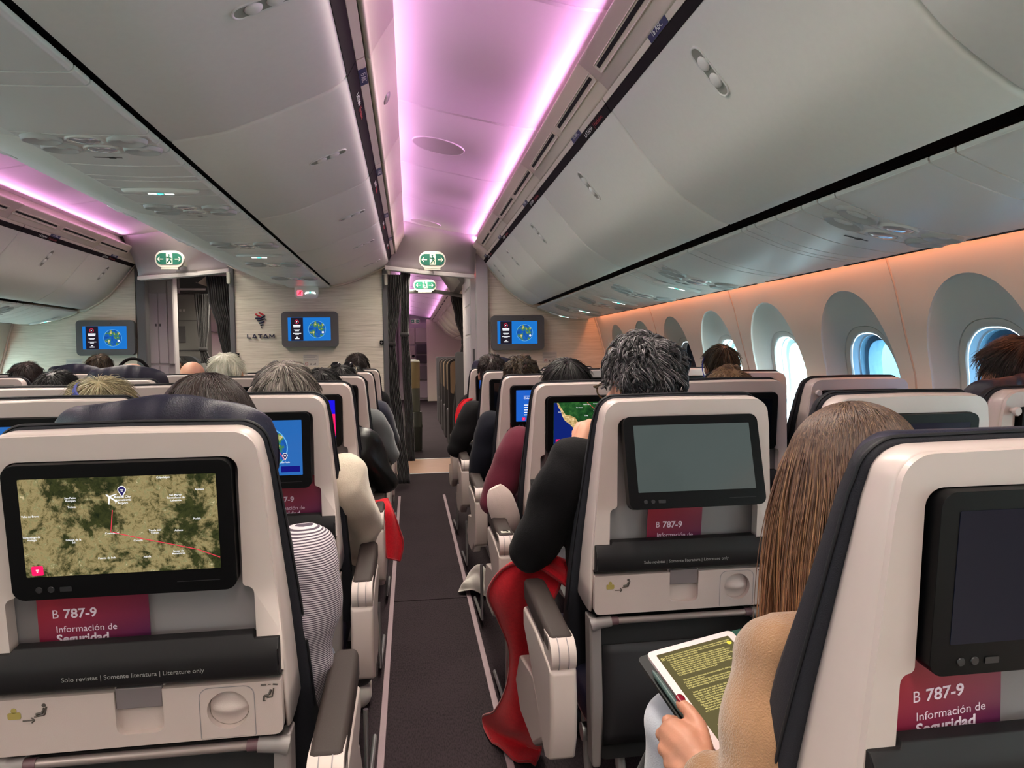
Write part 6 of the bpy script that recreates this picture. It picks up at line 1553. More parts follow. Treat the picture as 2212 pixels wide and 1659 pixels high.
person(-0.415, 2.75, hz=1.085, hx=-0.36, hy=3.0, label='person in a black leather jacket, third middle block aisle seat', skin=SK1, top=CL_JKT, topname='leather_jacket', foldamp=0.008, hairk=dict(n=1500, L=0.06, r=0.0015, curl=0.2, lift=0.3, seed=17), hairm=H_BLACK,
    shR=(-0.20, 2.95, 0.88), elbowR=(-0.118, 3.02, 0.715), wristR=(-0.15, 3.14, 0.69), thick=1.15, vox=0.010)
SUNG, MG = person(-0.415, 3.58, hz=1.085, hx=-0.355, hy=3.80, label='person with dark hair and raised sunglasses in a grey hoodie, fourth middle block aisle seat', skin=SK1, top=CL_GREY, topname='hoodie', hairk=dict(n=1500, L=0.07, r=0.0015, curl=0.1, lift=0.2, seed=18), hairm=H_BLACK,
    shR=(-0.20, 3.80, 0.90), elbowR=(-0.118, 3.88, 0.72), wristR=(-0.16, 4.0, 0.66), thick=1.1)
person(-0.415, 4.40, hz=1.07, hx=-0.36, hy=4.64, label='person in a dark navy jacket, fifth middle block aisle seat', skin=SK1, top=CL_NJKT, topname='jacket', hairk=dict(n=800, L=0.05, r=0.002, curl=0.2, lift=0.3, seed=19), hairm=H_BLACK, shR=(-0.20, 4.62, 0.89), elbowR=(-0.125, 4.68, 0.70))
person(-0.415, 5.20, hz=1.15, hx=-0.39, hy=5.45, label='person with spiky dark hair in the front middle block aisle seat', skin=SK2, top=CL_BLACK, hairk=dict(n=1300, L=0.04, r=0.0018, curl=0.3, lift=0.8, seed=20), hairm=H_BROWN)
person(-0.90, 3.58, hz=1.155, hx=-0.925, hy=3.80, label='person with white curly hair, fourth row centre of the middle block', skin=SK3, top=CL_BLUE, hairk=dict(n=1500, L=0.045, r=0.0018, curl=0.5, lift=0.5, seed=21), hairm=H_WHITE)
HP, MH = person(-1.387, 3.58, hz=1.115, hx=-1.375, hy=3.80, label='person with thinning hair wearing black headphones in the fourth row', skin=SK1, top=CL_BLACK, hairk=dict(n=2000, L=0.010, r=0.0012, curl=0.1, lift=0.9, seed=22, bald=0.22), hairm=H_BROWN)
person(-1.387, 4.40, hz=1.115, hx=-1.355, hy=4.72, label='person with a bare bald head in the fifth row of the middle block', skin=SK1, top=CL_GREY)
# --- far left block and the door zone
person(-2.38, 4.40, hz=1.12, hx=-2.33, hy=4.75, label='person with short dark hair in the third visible row far left', skin=SK1, top=CL_NAVY, hairk=dict(n=1300, L=0.045, r=0.0018, curl=0.4, lift=0.6, seed=23), hairm=H_BROWN)
person(-2.38, 5.30, hz=1.17, hx=-2.26, hy=5.62, label='person with brown hair in the front row of the left block', skin=SK1, top=CL_BROWN, hairk=dict(n=1300, L=0.04, r=0.0018, curl=0.4, lift=0.6, seed=24), hairm=H_AUB)
person(-2.36, 7.40, hz=1.150, hx=-2.345, hy=7.66, yaw=PI*0.86, label='person with dark tied hair seen face on in the crew seat', skin=SK1, top=CL_BLACK, hairk=dict(n=1200, L=0.06, r=0.0018, curl=0.05, lift=0.1, seed=25), hairm=H_BLACK, detail=True,
    pelvis=(-2.36, 7.62, 0.56), chest=(-2.36, 7.66, 0.78), neck=(-2.35, 7.67, 0.99), shL=(-2.53, 7.66, 0.92), shR=(-2.19, 7.66, 0.92), elbowL=(-2.56, 7.58, 0.68), elbowR=(-2.16, 7.58, 0.68), wristL=(-2.44, 7.50, 0.62), wristR=(-2.28, 7.50, 0.62), kneeL=(-2.46, 7.42, 0.52), kneeR=(-2.26, 7.42, 0.52))
# ---------------------------------------------------------------- worn and carried things
def on_head(root, M): return M
# glasses of the second-row reader
o = empty('glasses', tuple(MM @ Vector((0, 0.09, 0.005))), 0, 'thin tortoiseshell glasses on the grey haired person', 'glasses')
inv = Matrix.Translation(-Vector(o.location)) @ MM
M_GL = mat('glasses_olive', C255(88, 74, 52), 0.25)
for s_ in (-1, 1):
    mb = MB(); pts = [(s_*0.036+0.026*math.cos(a), 0.112-0.008*abs(math.cos(a)), 0.002+0.020*math.sin(a)) for a in np.linspace(0, 2*PI, 25)]; mb.tube(pts, 0.0022, 6); mb.xf(inv); mb.build('rim', M_GL, parent=o, smooth=180)
    mb = MB(); mb.tube([(s_*0.062, 0.104, 0.010), (s_*0.084, 0.085, 0.011), (s_*0.087, 0.02, 0.010), (s_*0.084, -0.006, 0.004), (s_*0.082, -0.025, -0.018)], 0.0024, 6); mb.xf(inv); mb.build('temple', M_GL, parent=o, smooth=180)
mb = MB(); mb.tube([(-0.010, 0.112, 0.006), (0.010, 0.112, 0.006)], 0.002, 6); mb.xf(inv); mb.build('bridge', M_GL, parent=o, smooth=180)
# headphones
o = empty('headphones', tuple(MH.translation), 0, 'black over-ear headphones on the person with thinning hair', 'headphones')
inv = Matrix.Translation(-Vector(o.location)) @ MH
mb = MB(); mb.tube([(0.088*math.cos(a), 0.0, 0.010+0.125*math.sin(a)) for a in np.linspace(0.0, PI, 24)], 0.008, 8); mb.xf(inv); mb.build('headband', M_BLACK, parent=o, smooth=180)
for s_ in (-1, 1):
    mb = MB(); mb.ell((s_*0.092, 0, -0.005), (0.018, 0.034, 0.040), 18, 12); mb.xf(inv); mb.build('ear_cup', M_BLACK, parent=o, smooth=180)
def band(M, label, m, tilt, name='head_strap', z=0.0, r_=0.0045, k=(0.085, 0.105)):
    o = empty(name, tuple(M.translation), 0, label, 'strap'); inv = Matrix.Translation(-Vector(o.location)) @ M
    R = Matrix.Rotation(tilt[0], 4, 'X') @ Matrix.Rotation(tilt[1], 4, 'Y')
    mb = MB(); pr_ = [(-r_*0.5, -r_*1.8), (r_*0.5, -r_*1.8), (r_*0.5, r_*1.8), (-r_*0.5, r_*1.8)]
    rs = []
    for a in np.linspace(0, 2*PI, 49)[:-1]:
        rs.append([((k[0]+dx)*math.cos(a), -0.012+(k[1]+dx)*math.sin(a), 0.03+z+dz) for dx, dz in pr_])
    n_ = 4; vs = [p for r2 in rs for p in r2]; fs = []
    for j in range(48):
        for i in range(4): fs.append((j*4+i, j*4+(i+1) % 4, ((j+1) % 48)*4+(i+1) % 4, ((j+1) % 48)*4+i))
    mb.add(vs, fs); mb.xf(inv @ R); mb.build('band', m, parent=o, smooth=60); return o
M_BSTR = cloth_mat('strap_blue', C255(40, 52, 150))
band(MB_, 'blue elastic band around the brown haired head at the right window', M_BSTR, (1.15, -0.35), k=(0.089, 0.112))
band(MS, 'blue strap across the ash grey hair, second row', M_BSTR, (0.15, 0.35), z=0.035, k=(0.086, 0.108), r_=0.006)
# sunglasses pushed up
o = empty('sunglasses', tuple(MG @ Vector((0, 0, 0.12))), 0, 'dark sunglasses pushed up on dark hair, fourth middle block aisle seat', 'sunglasses')
inv = Matrix.Translation(-Vector(o.location)) @ MG
for s_ in (-1, 1):
    mb = MB(); mb.ell((s_*0.032, 0.05, 0.115), (0.027, 0.008, 0.02), 16, 10); mb.xf(inv); mb.build('lens', mat('sunglass_lens', C255(20, 18, 22), 0.1), parent=o, smooth=180)
    mb = MB(); mb.tube([(s_*0.060, 0.05, 0.115), (s_*0.075, 0.01, 0.10), (s_*0.082, -0.04, 0.07)], 0.003, 6); mb.xf(inv); mb.build('temple', M_GL, parent=o, smooth=180)

# ---------------------------------------------------------------- raised headrests in navy leather
def raised(key, h, label_child='raised navy headrest', w_=0.19, wings=True):
    s_ = SEATS[key]; hr = parts_of(s_)['headrest']
    mb = MB(); nu, nv = 40, 14; H1 = 1.144-ZP
    def fn(u, v):
        a = (u-0.5)*2; x = a*w_; e_ = (1-abs(a)**6)
        b_ = v*2*PI; ry, rz = 0.030, 0.085
        z = H1 - 0.045 + h + rz*math.sin(b_)*(0.35+0.65*e_**0.5) - 0.020*abs(a)**3 + 0.006*math.sin(a*5+1)
        y = 0.150 + ry*math.cos(b_)*(0.3+0.7*e_**0.5) + 0.050*abs(a)**2.4 + 0.003*math.sin(a*17+v*9)
        return (x, y, z)
    mb.grid(fn, nu, nv*2); o_ = MB.mesh(mb, 'headrest', M_LEATH, 180); hr.data = o_
    mb = MB(); mb.tube([((u-0.5)*2*w_*0.97, fn(u, 0.80)[1]-0.002, fn(u, 0.66)[2]) for u in np.linspace(0.02, 0.98, 24)], 0.0018, 6); q = mb.build('stitching', M_PIPE, parent=hr, smooth=180)
raised(('L', 0, 0), -0.012, w_=0.182); raised(('R', 1, 2), -0.018, w_=0.135); raised(('R', 5, 0), 0.03, w_=0.17); raised(('W', 3, 0), 0.02); raised(('L', 3, 2), 0.02)

# ---------------------------------------------------------------- recline and monitor tilt of single seats
relean(SEATS['L', 0, 0], math.radians(1.2))
def tilt_monitor(root, a):
    mon = parts_of(root)['monitor']; mon.matrix_local = mon.matrix_local @ Matrix.Translation((0, 0, 0.094)) @ Matrix.Rotation(-a, 4, 'X') @ Matrix.Translation((0, 0, -0.094))
tilt_monitor(SEATS['R', 1, 0], math.radians(19)); tilt_monitor(SEATS['L', 1, 0], math.radians(4))

# ---------------------------------------------------------------- what the screens show
def scr(name, build_nodes, s=1.0):
    m = bpy.data.materials.new(name); m.use_nodes = True; MATS[name] = m; t = m.node_tree; t.nodes.clear()
    o = t.nodes.new('ShaderNodeOutputMaterial'); e_ = t.nodes.new('ShaderNodeEmission'); g = t.nodes.new('ShaderNodeBsdfGlossy'); g.inputs['Roughness'].default_value = 0.12; g.inputs[0].default_value = (0.02, 0.02, 0.022, 1)
    ad = t.nodes.new('ShaderNodeAddShader'); t.links.new(e_.outputs[0], ad.inputs[0]); t.links.new(g.outputs[0], ad.inputs[1]); t.links.new(ad.outputs[0], o.inputs[0]); e_.inputs[1].default_value = s
    build_nodes(t, e_); return m
def sat_nodes(t, e_):       # satellite picture: forest, dry plain, bare ridges
    tcn = t.nodes.new('ShaderNodeTexCoord')
    def nz(sc, det, ro, dist=0.0, off=0.0):
        mp = t.nodes.new('ShaderNodeMapping'); mp.inputs['Location'].default_value = (off, 0, off*0.7); n = t.nodes.new('ShaderNodeTexNoise'); n.inputs['Scale'].default_value = sc; n.inputs['Detail'].default_value = det; n.inputs['Roughness'].default_value = ro; n.inputs['Distortion'].default_value = dist
        t.links.new(tcn.outputs['Object'], mp.inputs[0]); t.links.new(mp.outputs[0], n.inputs['Vector']); return n
    a = nz(17, 10, 0.70, 0.3, 0.9); b_ = nz(90, 10, 0.78, 0.6, 1.3); c = nz(13, 6, 0.55, 0.2, 2.47)
    r1 = t.nodes.new('ShaderNodeValToRGB'); el = r1.color_ramp.elements; el[0].position = 0.36; el[0].color = (*C255(46, 44, 22), 1); el[1].position = 0.64; el[1].color = (*C255(192, 174, 134), 1)
    for p, cc in ((0.42, C255(100, 92, 58)), (0.52, C255(146, 130, 90)), (0.60, C255(112, 114, 76))): q = el.new(p); q.color = (*cc, 1)
    t.links.new(b_.outputs['Fac'], r1.inputs[0])
    r2 = t.nodes.new('ShaderNodeValToRGB'); e2 = r2.color_ramp.elements; e2[0].position = 0.475; e2[0].color = (0, 0, 0, 1); e2[1].position = 0.545; e2[1].color = (1, 1, 1, 1); t.links.new(a.outputs['Fac'], r2.inputs[0])
    r3 = t.nodes.new('ShaderNodeValToRGB'); e3 = r3.color_ramp.elements; e3[0].position = 0.35; e3[0].color = (*C255(22, 30, 16), 1); e3[1].position = 0.7; e3[1].color = (*C255(64, 66, 34), 1); t.links.new(b_.outputs['Fac'], r3.inputs[0])
    mx = t.nodes.new('ShaderNodeMix'); mx.data_type = 'RGBA'; t.links.new(r2.outputs[0], mx.inputs[0]); t.links.new(r1.outputs[0], mx.inputs[6]); t.links.new(r3.outputs[0], mx.inputs[7]); t.links.new(mx.outputs[2], e_.inputs[0])
def flat(col):
    def f(t, e_): e_.inputs[0].default_value = (*col, 1)
    return f
S_SAT = scr('screen_satellite_map', sat_nodes, 0.95)
S_BLUE = scr('screen_map_blue', flat(C255(40, 104, 180)), 0.75); S_DEEP = scr('screen_deep_blue', flat(C255(28, 92, 190)), 0.85); S_GREY = scr('screen_glow_grey', flat(C255(70, 78, 76)), 0.85); S_NIGHT = scr('screen_night', flat(C255(14, 20, 36)), 0.5)
S_CLEAR = scr('screen_navy_dim', flat(C255(24, 30, 48)), 0.4)
def forest_nodes(t, e_):
    tcn = t.nodes.new('ShaderNodeTexCoord'); n = t.nodes.new('ShaderNodeTexNoise'); n.inputs['Scale'].default_value = 30; n.inputs['Detail'].default_value = 8; n.inputs['Roughness'].default_value = 0.7
    r = t.nodes.new('ShaderNodeValToRGB'); el = r.color_ramp.elements; el[0].position = 0.35; el[0].color = (*C255(16, 44, 22), 1); el[1].position = 0.68; el[1].color = (*C255(60, 110, 52), 1); q = el.new(0.5); q.color = (*C255(30, 72, 34), 1)
    t.links.new(tcn.outputs['Object'], n.inputs['Vector']); t.links.new(n.outputs['Fac'], r.inputs[0]); t.links.new(r.outputs[0], e_.inputs[0])
S_FOREST = scr('screen_forest', forest_nodes, 0.9)
def dry_nodes(t, e_):
    tcn = t.nodes.new('ShaderNodeTexCoord'); n = t.nodes.new('ShaderNodeTexNoise'); n.inputs['Scale'].default_value = 120; n.inputs['Detail'].default_value = 8; n.inputs['Roughness'].default_value = 0.75
    r = t.nodes.new('ShaderNodeValToRGB'); el = r.color_ramp.elements; el[0].position = 0.35; el[0].color = (*C255(112, 96, 50), 1); el[1].position = 0.66; el[1].color = (*C255(240, 212, 160), 1); q = el.new(0.5); q.color = (*C255(190, 158, 104), 1)
    t.links.new(tcn.outputs['Object'], n.inputs['Vector']); t.links.new(n.outputs['Fac'], r.inputs[0]); t.links.new(r.outputs[0], e_.inputs[0])
S_DRY = scr('screen_dry_coast', dry_nodes, 0.9)
E_WHITE = emis('map_white', C255(240, 240, 240), 0.9); E_ROUTE = emis('map_route_red', C255(214, 60, 76), 0.9); E_PINK = emis('map_button_pink', C255(240, 30, 96), 0.9); E_NAVYP = emis('map_pin_navy', C255(44, 36, 96), 0.8); E_OCEAN = emis('map_ocean', C255(16, 34, 110), 0.8); E_BTN = emis('map_button_navy', C255(22, 22, 120), 0.8)
YS = -0.0208
def mlabel(mon, s_, x, z, size=0.0042, m=None, al='CENTER'):
    text('map_label', s_, size, m or E_WHITE, mon, (x, YS-0.0004, z), ext=0.00005, align=al, bold=0.00004)
def mline(mon, pts, r_=0.0006, m=None, nm='map_route'):
    mb = MB(); mb.tube([(x, YS-0.0003, z) for x, z in pts], r_, 5, caps=True); return mb.build(nm, m or E_ROUTE, parent=mon, smooth=0)
def mshape(mon, nm, polys, m, dy=-0.0002):
    mb = MB()
    for p_ in polys: mb.prism(p_, YS+dy-0.0001, YS+dy)
    return mb.build(nm, m, parent=mon, smooth=0)
def pin(mon, x, z, r_=0.006):
    mshape(mon, 'map_pin', [ellpts(x, z, r_, r_, 24), [(x-r_*0.8, z-r_*0.6), (x+r_*0.8, z-r_*0.6), (x, z-r_*2.0)]], E_WHITE, -0.0003)
    mshape(mon, 'map_pin_core', [ellpts(x, z, r_*0.82, r_*0.82, 24), [(x-r_*0.55, z-r_*0.6), (x+r_*0.55, z-r_*0.6), (x, z-r_*1.6)]], E_NAVYP, -0.0006)
    mshape(mon, 'map_pin_mark', [rrect(x-r_*0.45, x+r_*0.45, z-r_*0.12, z+r_*0.12, r_*0.1, 2), rrect(x-r_*0.2, x+r_*0.3, z-r_*0.42, z-r_*0.28, r_*0.05, 2)], E_WHITE, -0.0009)
# nearest screen: satellite map with the route into Mexico City (crop px 1641 wide -> local)
mon = set_screen(SEATS['L', 0, 0], S_SAT)
def gx(px): return -0.1325 + (px-100)/885*0.265
def gz(py): return 0.074 - (py-348)/462*0.144
for s_, px, py in (('San Pablo\nAutopan', 325, 447), ('Toluca', 328, 483), ('Valle de Bravo', 143, 520), ('Tenancingo de\nHidalgo', 140, 625), ('Ixtapan de la\nSal', 323, 645), ('Mexico City\nInternational\nAirport', 556, 458), ('Calpulalpan', 746, 358), ('San Martin\nTexmelucan de\nLabastida', 797, 457), ('Apizaco', 908, 421), ('Puebla', 888, 562), ('Cuernavaca', 497, 615), ('Cuautla', 612, 655), ('Tetela del\nVolcan', 690, 616), ('Atlixco', 801, 615), ('Izucar de\nMatamoros', 793, 722), ('Puente de Ixtla', 466, 733), ('Jojutla', 648, 736)):
    mlabel(mon, s_, gx(px), gz(py), 0.0040 if 'Mexico' not in s_ else 0.0046)
mline(mon, [(gx(507), gz(505)), (gx(502), gz(540)), (gx(498), gz(570)), (gx(492), gz(608)), (gx(540), gz(622)), (gx(640), gz(650)), (gx(750), gz(678)), (gx(880), gz(712)), (gx(984), gz(757))])
pin(mon, gx(556), gz(410), 0.0058)
ax, az = gx(508), gz(448)
def rp_(pts, a, x0, z0, s=1.0): return [(x0+s*(p[0]*math.cos(a)-p[1]*math.sin(a)), z0+s*(p[0]*math.sin(a)+p[1]*math.cos(a))) for p in pts]
mshape(mon, 'map_aeroplane', [rp_([(-0.0010, -0.009), (0.0010, -0.009), (0.0012, 0.007), (0, 0.0095), (-0.0012, 0.007)], 0.9, ax, az), rp_([(-0.0095, -0.003), (0, 0.0025), (0.0095, -0.003), (0.0095, -0.0015), (0, 0.005), (-0.0095, -0.0015)], 0.9, ax, az), rp_([(-0.004, -0.0095), (0, -0.0065), (0.004, -0.0095), (0, -0.0055)], 0.9, ax, az)], E_WHITE, -0.0007)
def button(mon, x, z, s=0.0078):
    mshape(mon, 'map_button', [rrect(x-s, x+s, z-s*0.9, z+s*0.9, 0.002)], E_PINK, -0.0005)
    mshape(mon, 'map_button_mark', [rrect(x-s*0.25, x+s*0.25, z+s*0.12, z+s*0.24, 0.0001, 1), rrect(x-s*0.2, x+s*0.2, z-s*0.08, z+s*0.02, 0.0001, 1), rrect(x-s*0.15, x+s*0.1, z-s*0.28, z-s*0.18, 0.0001, 1)], E_WHITE, -0.0008)
button(mon, gx(152), gz(779))
# second row: blue screen with the globe
mon = set_screen(SEATS['L', 1, 0], S_BLUE)
globe(mon, 0.043, 0.002, 0.051, YS-0.0003)
mline(mon, [(0.038, 0.018), (0.058, 0.010), (0.072, -0.004), (0.088, -0.030)], 0.0008)
pin(mon, 0.036, 0.030, 0.0066); pin(mon, 0.089, -0.018, 0.0066); mlabel(mon, 'Mexico City', 0.038, 0.012, 0.0055); mlabel(mon, 'Sao Paulo', 0.090, -0.036, 0.0055)
mshape(mon, 'map_button', [rrect(0.078, 0.126, -0.062, -0.046, 0.0015)], E_BTN, -0.0004); mlabel(mon, 'Sair do Mapa', 0.102, -0.054, 0.0058)
mon = set_screen(SEATS['L', 1, 1], S_BLUE)
# third row: blue over pink
mon = set_screen(SEATS['L', 2, 0], scr('screen_vivid_blue', flat(C255(16, 10, 205)), 0.95))
mshape(mon, 'picture_band', [rrect(-0.13, 0.1323, -0.062, 0.022, 0.0005, 1)], emis('picture_pink', C255(240, 30, 90), 0.95)); mshape(mon, 'picture_wave', [[(-0.1, -0.02), (0.02, 0.0), (0.10, -0.03), (0.115, -0.055), (0.06, -0.03), (-0.02, -0.04)]], emis('picture_rose', C255(200, 110, 190), 0.9), -0.0004)
set_screen(SEATS['L', 2, 1], S_BLUE)
# right third row: map of the Pacific coast
mon = set_screen(SEATS['R', 2, 0], S_FOREST)
coast = [(-0.122, 0.0735), (-0.117, 0.058), (-0.108, 0.046), (-0.104, 0.030), (-0.094, 0.012), (-0.078, 0.000), (-0.066, -0.012), (-0.064, -0.030), (-0.062, -0.050), (-0.060, -0.0695)]
inner = [(-0.040, -0.0695), (-0.030, -0.050), (-0.034, -0.030), (-0.030, -0.012), (-0.048, 0.004), (-0.058, 0.022), (-0.078, 0.030), (-0.092, 0.032), (-0.100, 0.045), (-0.110, 0.060), (-0.117, 0.0735)]
mshape(mon, 'map_sea', [[(-0.1322, 0.0735)] + coast + [(-0.1322, -0.0695)]], E_OCEAN); mshape(mon, 'map_coast', [coast + inner], S_DRY, -0.0004)
mshape(mon, 'map_coast', [[(-0.030, -0.0695), (-0.012, -0.0695), (-0.016, -0.040), (-0.026, -0.020), (-0.036, -0.03)]], S_DRY, -0.0004)
mline(mon, [(-0.018, 0.0735), (0.002, 0.056), (0.030, 0.030), (0.060, 0.006)], 0.0006)
for s_, px, pz in (('Porto Velho', -0.018, 0.066), ('Humaita', 0.012, 0.068), ('Aripuana', 0.048, 0.064), ('Rio Branco', -0.044, 0.056), ('Lima', -0.112, 0.042), ('Cobija', -0.020, 0.028), ('Cusco', -0.060, 0.006), ('Vilhena', 0.012, 0.044), ('La Paz', -0.022, -0.002), ('Arica', -0.066, -0.034), ('Potosi', -0.016, -0.048)): mlabel(mon, s_, px, pz, 0.005)
button(mon, -0.117, -0.058)
# fourth row: blue information page
mon = set_screen(SEATS['R', 3, 0], S_DEEP)
mlabel(mon, 'PERFORMANCE', -0.098, 0.046, 0.006, al='LEFT'); text('screen_heading', 'Cidade', 0.013, E_WHITE, mon, (-0.098, YS-0.0004, 0.037), ext=0.00005)
for q, w2 in enumerate((0.035, 0.045, 0.028, 0.040, 0.030)): mshape(mon, 'screen_line', [rrect(-0.096, -0.096+w2, 0.004-q*0.0115, 0.0078-q*0.0115, 0.001, 2)], E_WHITE)
button(mon, -0.098, -0.058, 0.007); mshape(mon, 'map_button', [rrect(-0.078, -0.03, -0.064, -0.052, 0.001)], E_BTN); mlabel(mon, 'Voltar', -0.058, -0.058, 0.006)
set_screen(SEATS['R', 5, 0], S_DEEP); set_screen(SEATS['R', 1, 0], S_GREY); set_screen(SEATS['R', 0, 0], S_NIGHT); set_screen(SEATS['R', 1, 1], S_CLEAR); set_screen(SEATS['L', 3, 1], S_BLUE)

# ---------------------------------------------------------------- safety cards
for key, lab, x, tl, cut in ((('L', 0, 0), 'crimson safety card in the pocket of the nearest left seat', -0.067, 0.0, 0.0), (('L', 1, 0), 'crimson safety card in the second middle block aisle seat pocket, partly covered', 0.096, 0.0, 0.0), (('R', 0, 0), 'crimson safety card leaning in the nearest right seat pocket', -0.085, -0.08, 0.0),
                        (('R', 1, 0), 'crimson safety card in the pocket behind the grey haired person', -0.018, 0.03, 0.012), (('R', 3, 0), 'crimson safety card in the fourth right aisle seat pocket', -0.09, 0.0, 0.0)):
    card(SEATS[key], lab, x, {('L', 0, 0): 0.158, ('L', 1, 0): 0.16}.get(key, 0.13), tl, cut)
# ---------------------------------------------------------------- red blankets, pillow, bags and the tablet
def fleece(name, c, c2):
    m = mat(name, c, 0.95, noise_amt=0.10, nscale=120, bump=0.6, bscale=500, sheen=0.15, spec=0.1); return m
M_RED = fleece('blanket_red', C255(196, 30, 42), None); M_REDH = mat('blanket_hem', C255(150, 16, 30), 0.9, sheen=0.2)
def cloth_rows(name, rows, label, m, cat='blanket', hem=None, nf=5.0, amp=0.006, nu=44, seed=0.0, thick=0.004, folds=1.0):
    o = empty(name, tuple(rows[0][0]), 0, label, cat); off = Vector(rows[0][0])
    K = len(rows[0]); cols = [smoothline([r_[k] for r_ in rows], 8) for k in range(K)]
    n = len(cols[0]); G = []
    for j in range(n):
        line = smoothline([cols[k][j] for k in range(K)], max(2, nu//(K-1))); G.append(line)
    nn = len(G[0]); mb = MB()
    vs = []
    for j in range(n):
        for i in range(nn):
            p = Vector(G[j][i]); 
            du = (Vector(G[j][min(i+1, nn-1)])-Vector(G[j][max(i-1, 0)])); dv = (Vector(G[min(j+1, n-1)][i])-Vector(G[max(j-1, 0)][i])); nm = du.cross(dv)
            if nm.length > 1e-9: nm.normalize()
            u = i/(nn-1); v = j/(n-1)
            w_ = amp*(math.sin(u*nf*2*PI+seed+v*2.2) + 0.5*math.sin(u*nf*4.3+v*7+seed*2))*min(1, v*4+0.2)*folds
            p = p + nm*w_
            if p.z < 0.006: p.z = 0.006 + 0.004*abs(math.sin(u*20+v*30))
            vs.append(p - off)
    fs = [(j*nn+i, j*nn+i+1, (j+1)*nn+i+1, (j+1)*nn+i) for j in range(n-1) for i in range(nn-1)]
    mb.add(vs, fs); c = mb.build('cloth', m, parent=o, solid=thick, smooth=180)
    if hem:
        for side_ in (0, nn-1):
            mb = MB(); mb.tube([vs[j*nn+side_] for j in range(n)], 0.004, 6); mb.build('hem', hem, parent=o, smooth=180)
        mb = MB(); mb.tube([vs[(n-1)*nn+i] for i in range(nn)], 0.004, 6); mb.build('hem', hem, parent=o, smooth=180)
    return o
cloth_rows('blanket', [
    [(0.40, 1.78, 0.640), (0.43, 1.80, 0.655), (0.47, 1.84, 0.640)],
    [(0.305, 1.80, 0.700), (0.345, 1.82, 0.712), (0.392, 1.84, 0.700)],
    [(0.235, 1.85, 0.672), (0.300, 1.83, 0.690), (0.382, 1.82, 0.640)],
    [(0.198, 1.91, 0.590), (0.270, 1.87, 0.600), (0.352, 1.84, 0.560)],
    [(0.232, 1.98, 0.490), (0.290, 1.93, 0.490), (0.345, 1.90, 0.455)],
    [(0.270, 2.03, 0.380), (0.305, 1.98, 0.370), (0.340, 1.96, 0.350)],
    [(0.268, 2.07, 0.260), (0.310, 2.01, 0.250), (0.345, 2.00, 0.240)],
    [(0.240, 2.17, 0.130), (0.300, 2.06, 0.120), (0.365, 2.05, 0.120)],
    [(0.215, 2.34, 0.020), (0.290, 2.18, 0.030), (0.380, 2.12, 0.025)],
    [(0.235, 2.22, 0.012), (0.290, 2.10, 0.015), (0.350, 2.06, 0.012)]],
    'large red fleece blanket draped over an armrest down to the aisle floor', M_RED, hem=M_REDH, nf=1.6, amp=0.008)
cloth_rows('blanket', [
    [(-0.150, 2.86, 0.672), (-0.100, 2.90, 0.672)], [(-0.118, 2.80, 0.640), (-0.075, 2.83, 0.635)], [(-0.112, 2.80, 0.56), (-0.052, 2.83, 0.56)], [(-0.108, 2.80, 0.49), (-0.040, 2.84, 0.50)], [(-0.100, 2.80, 0.455), (-0.055, 2.84, 0.43)]],
    'strip of red blanket hanging beside the third middle block armrest', M_RED, hem=M_REDH, nf=1.2, amp=0.004, nu=16)
cloth_rows('blanket', [
    [(0.362, 4.84, 0.945), (0.420, 4.83, 0.950)], [(0.322, 4.83, 0.905), (0.410, 4.83, 0.905)], [(0.298, 4.82, 0.83), (0.395, 4.83, 0.83)], [(0.300, 4.82, 0.75), (0.385, 4.83, 0.75)], [(0.312, 4.83, 0.68), (0.370, 4.84, 0.67)]],
    'red blanket draped at the front right aisle seat', M_RED, nf=1.3, amp=0.008, nu=18)
# small white pillow wedged between arm and armrest
mb = MB()
def pil(u, v):
    a = (u-0.5)*2; b_ = v*2*PI; w_ = 0.052*(1-abs(a)**3.2*0.55); t_ = 0.034*(1-abs(a)**2.5*0.80)
    x = w_*math.cos(b_); y = t_*math.sin(b_)
    k = 1+0.03*math.sin(b_*9+a*6)*(abs(a)**2)
    return (x*k, y*k, a*0.098)
mb.grid(pil, 26, 40)
for e_ in (0, 1): mb.add([pil(e_, j/40) for j in range(40)], [tuple(range(40))])
o = mb.build('pillow', cloth_mat('pillow_white', C255(206, 188, 182), bump=0.3), loc=(0.322, 2.50, 0.690), rot=(0.15, math.radians(-22), 0.2), smooth=180); tag(o, 'small white pillow wedged under the maroon sleeve', 'pillow')
# crumpled white plastic bag on the floor
cloth_rows('plastic_bag', [[(0.225, 3.66, 0.012), (0.26, 3.72, 0.03), (0.30, 3.80, 0.012)], [(0.255, 3.62, 0.035), (0.30, 3.68, 0.11), (0.34, 3.78, 0.04)], [(0.30, 3.58, 0.045), (0.35, 3.66, 0.14), (0.38, 3.76, 0.05)], [(0.36, 3.55, 0.02), (0.40, 3.62, 0.07), (0.43, 3.72, 0.02)], [(0.40, 3.52, 0.01), (0.43, 3.58, 0.02), (0.46, 3.68, 0.01)]],
    'crumpled white plastic bag on the floor at the aisle edge', cloth_mat('plastic_white', C255(226, 218, 210), rough=0.5, bump=0.8, bs=60), cat='bag', nf=3.5, amp=0.008)
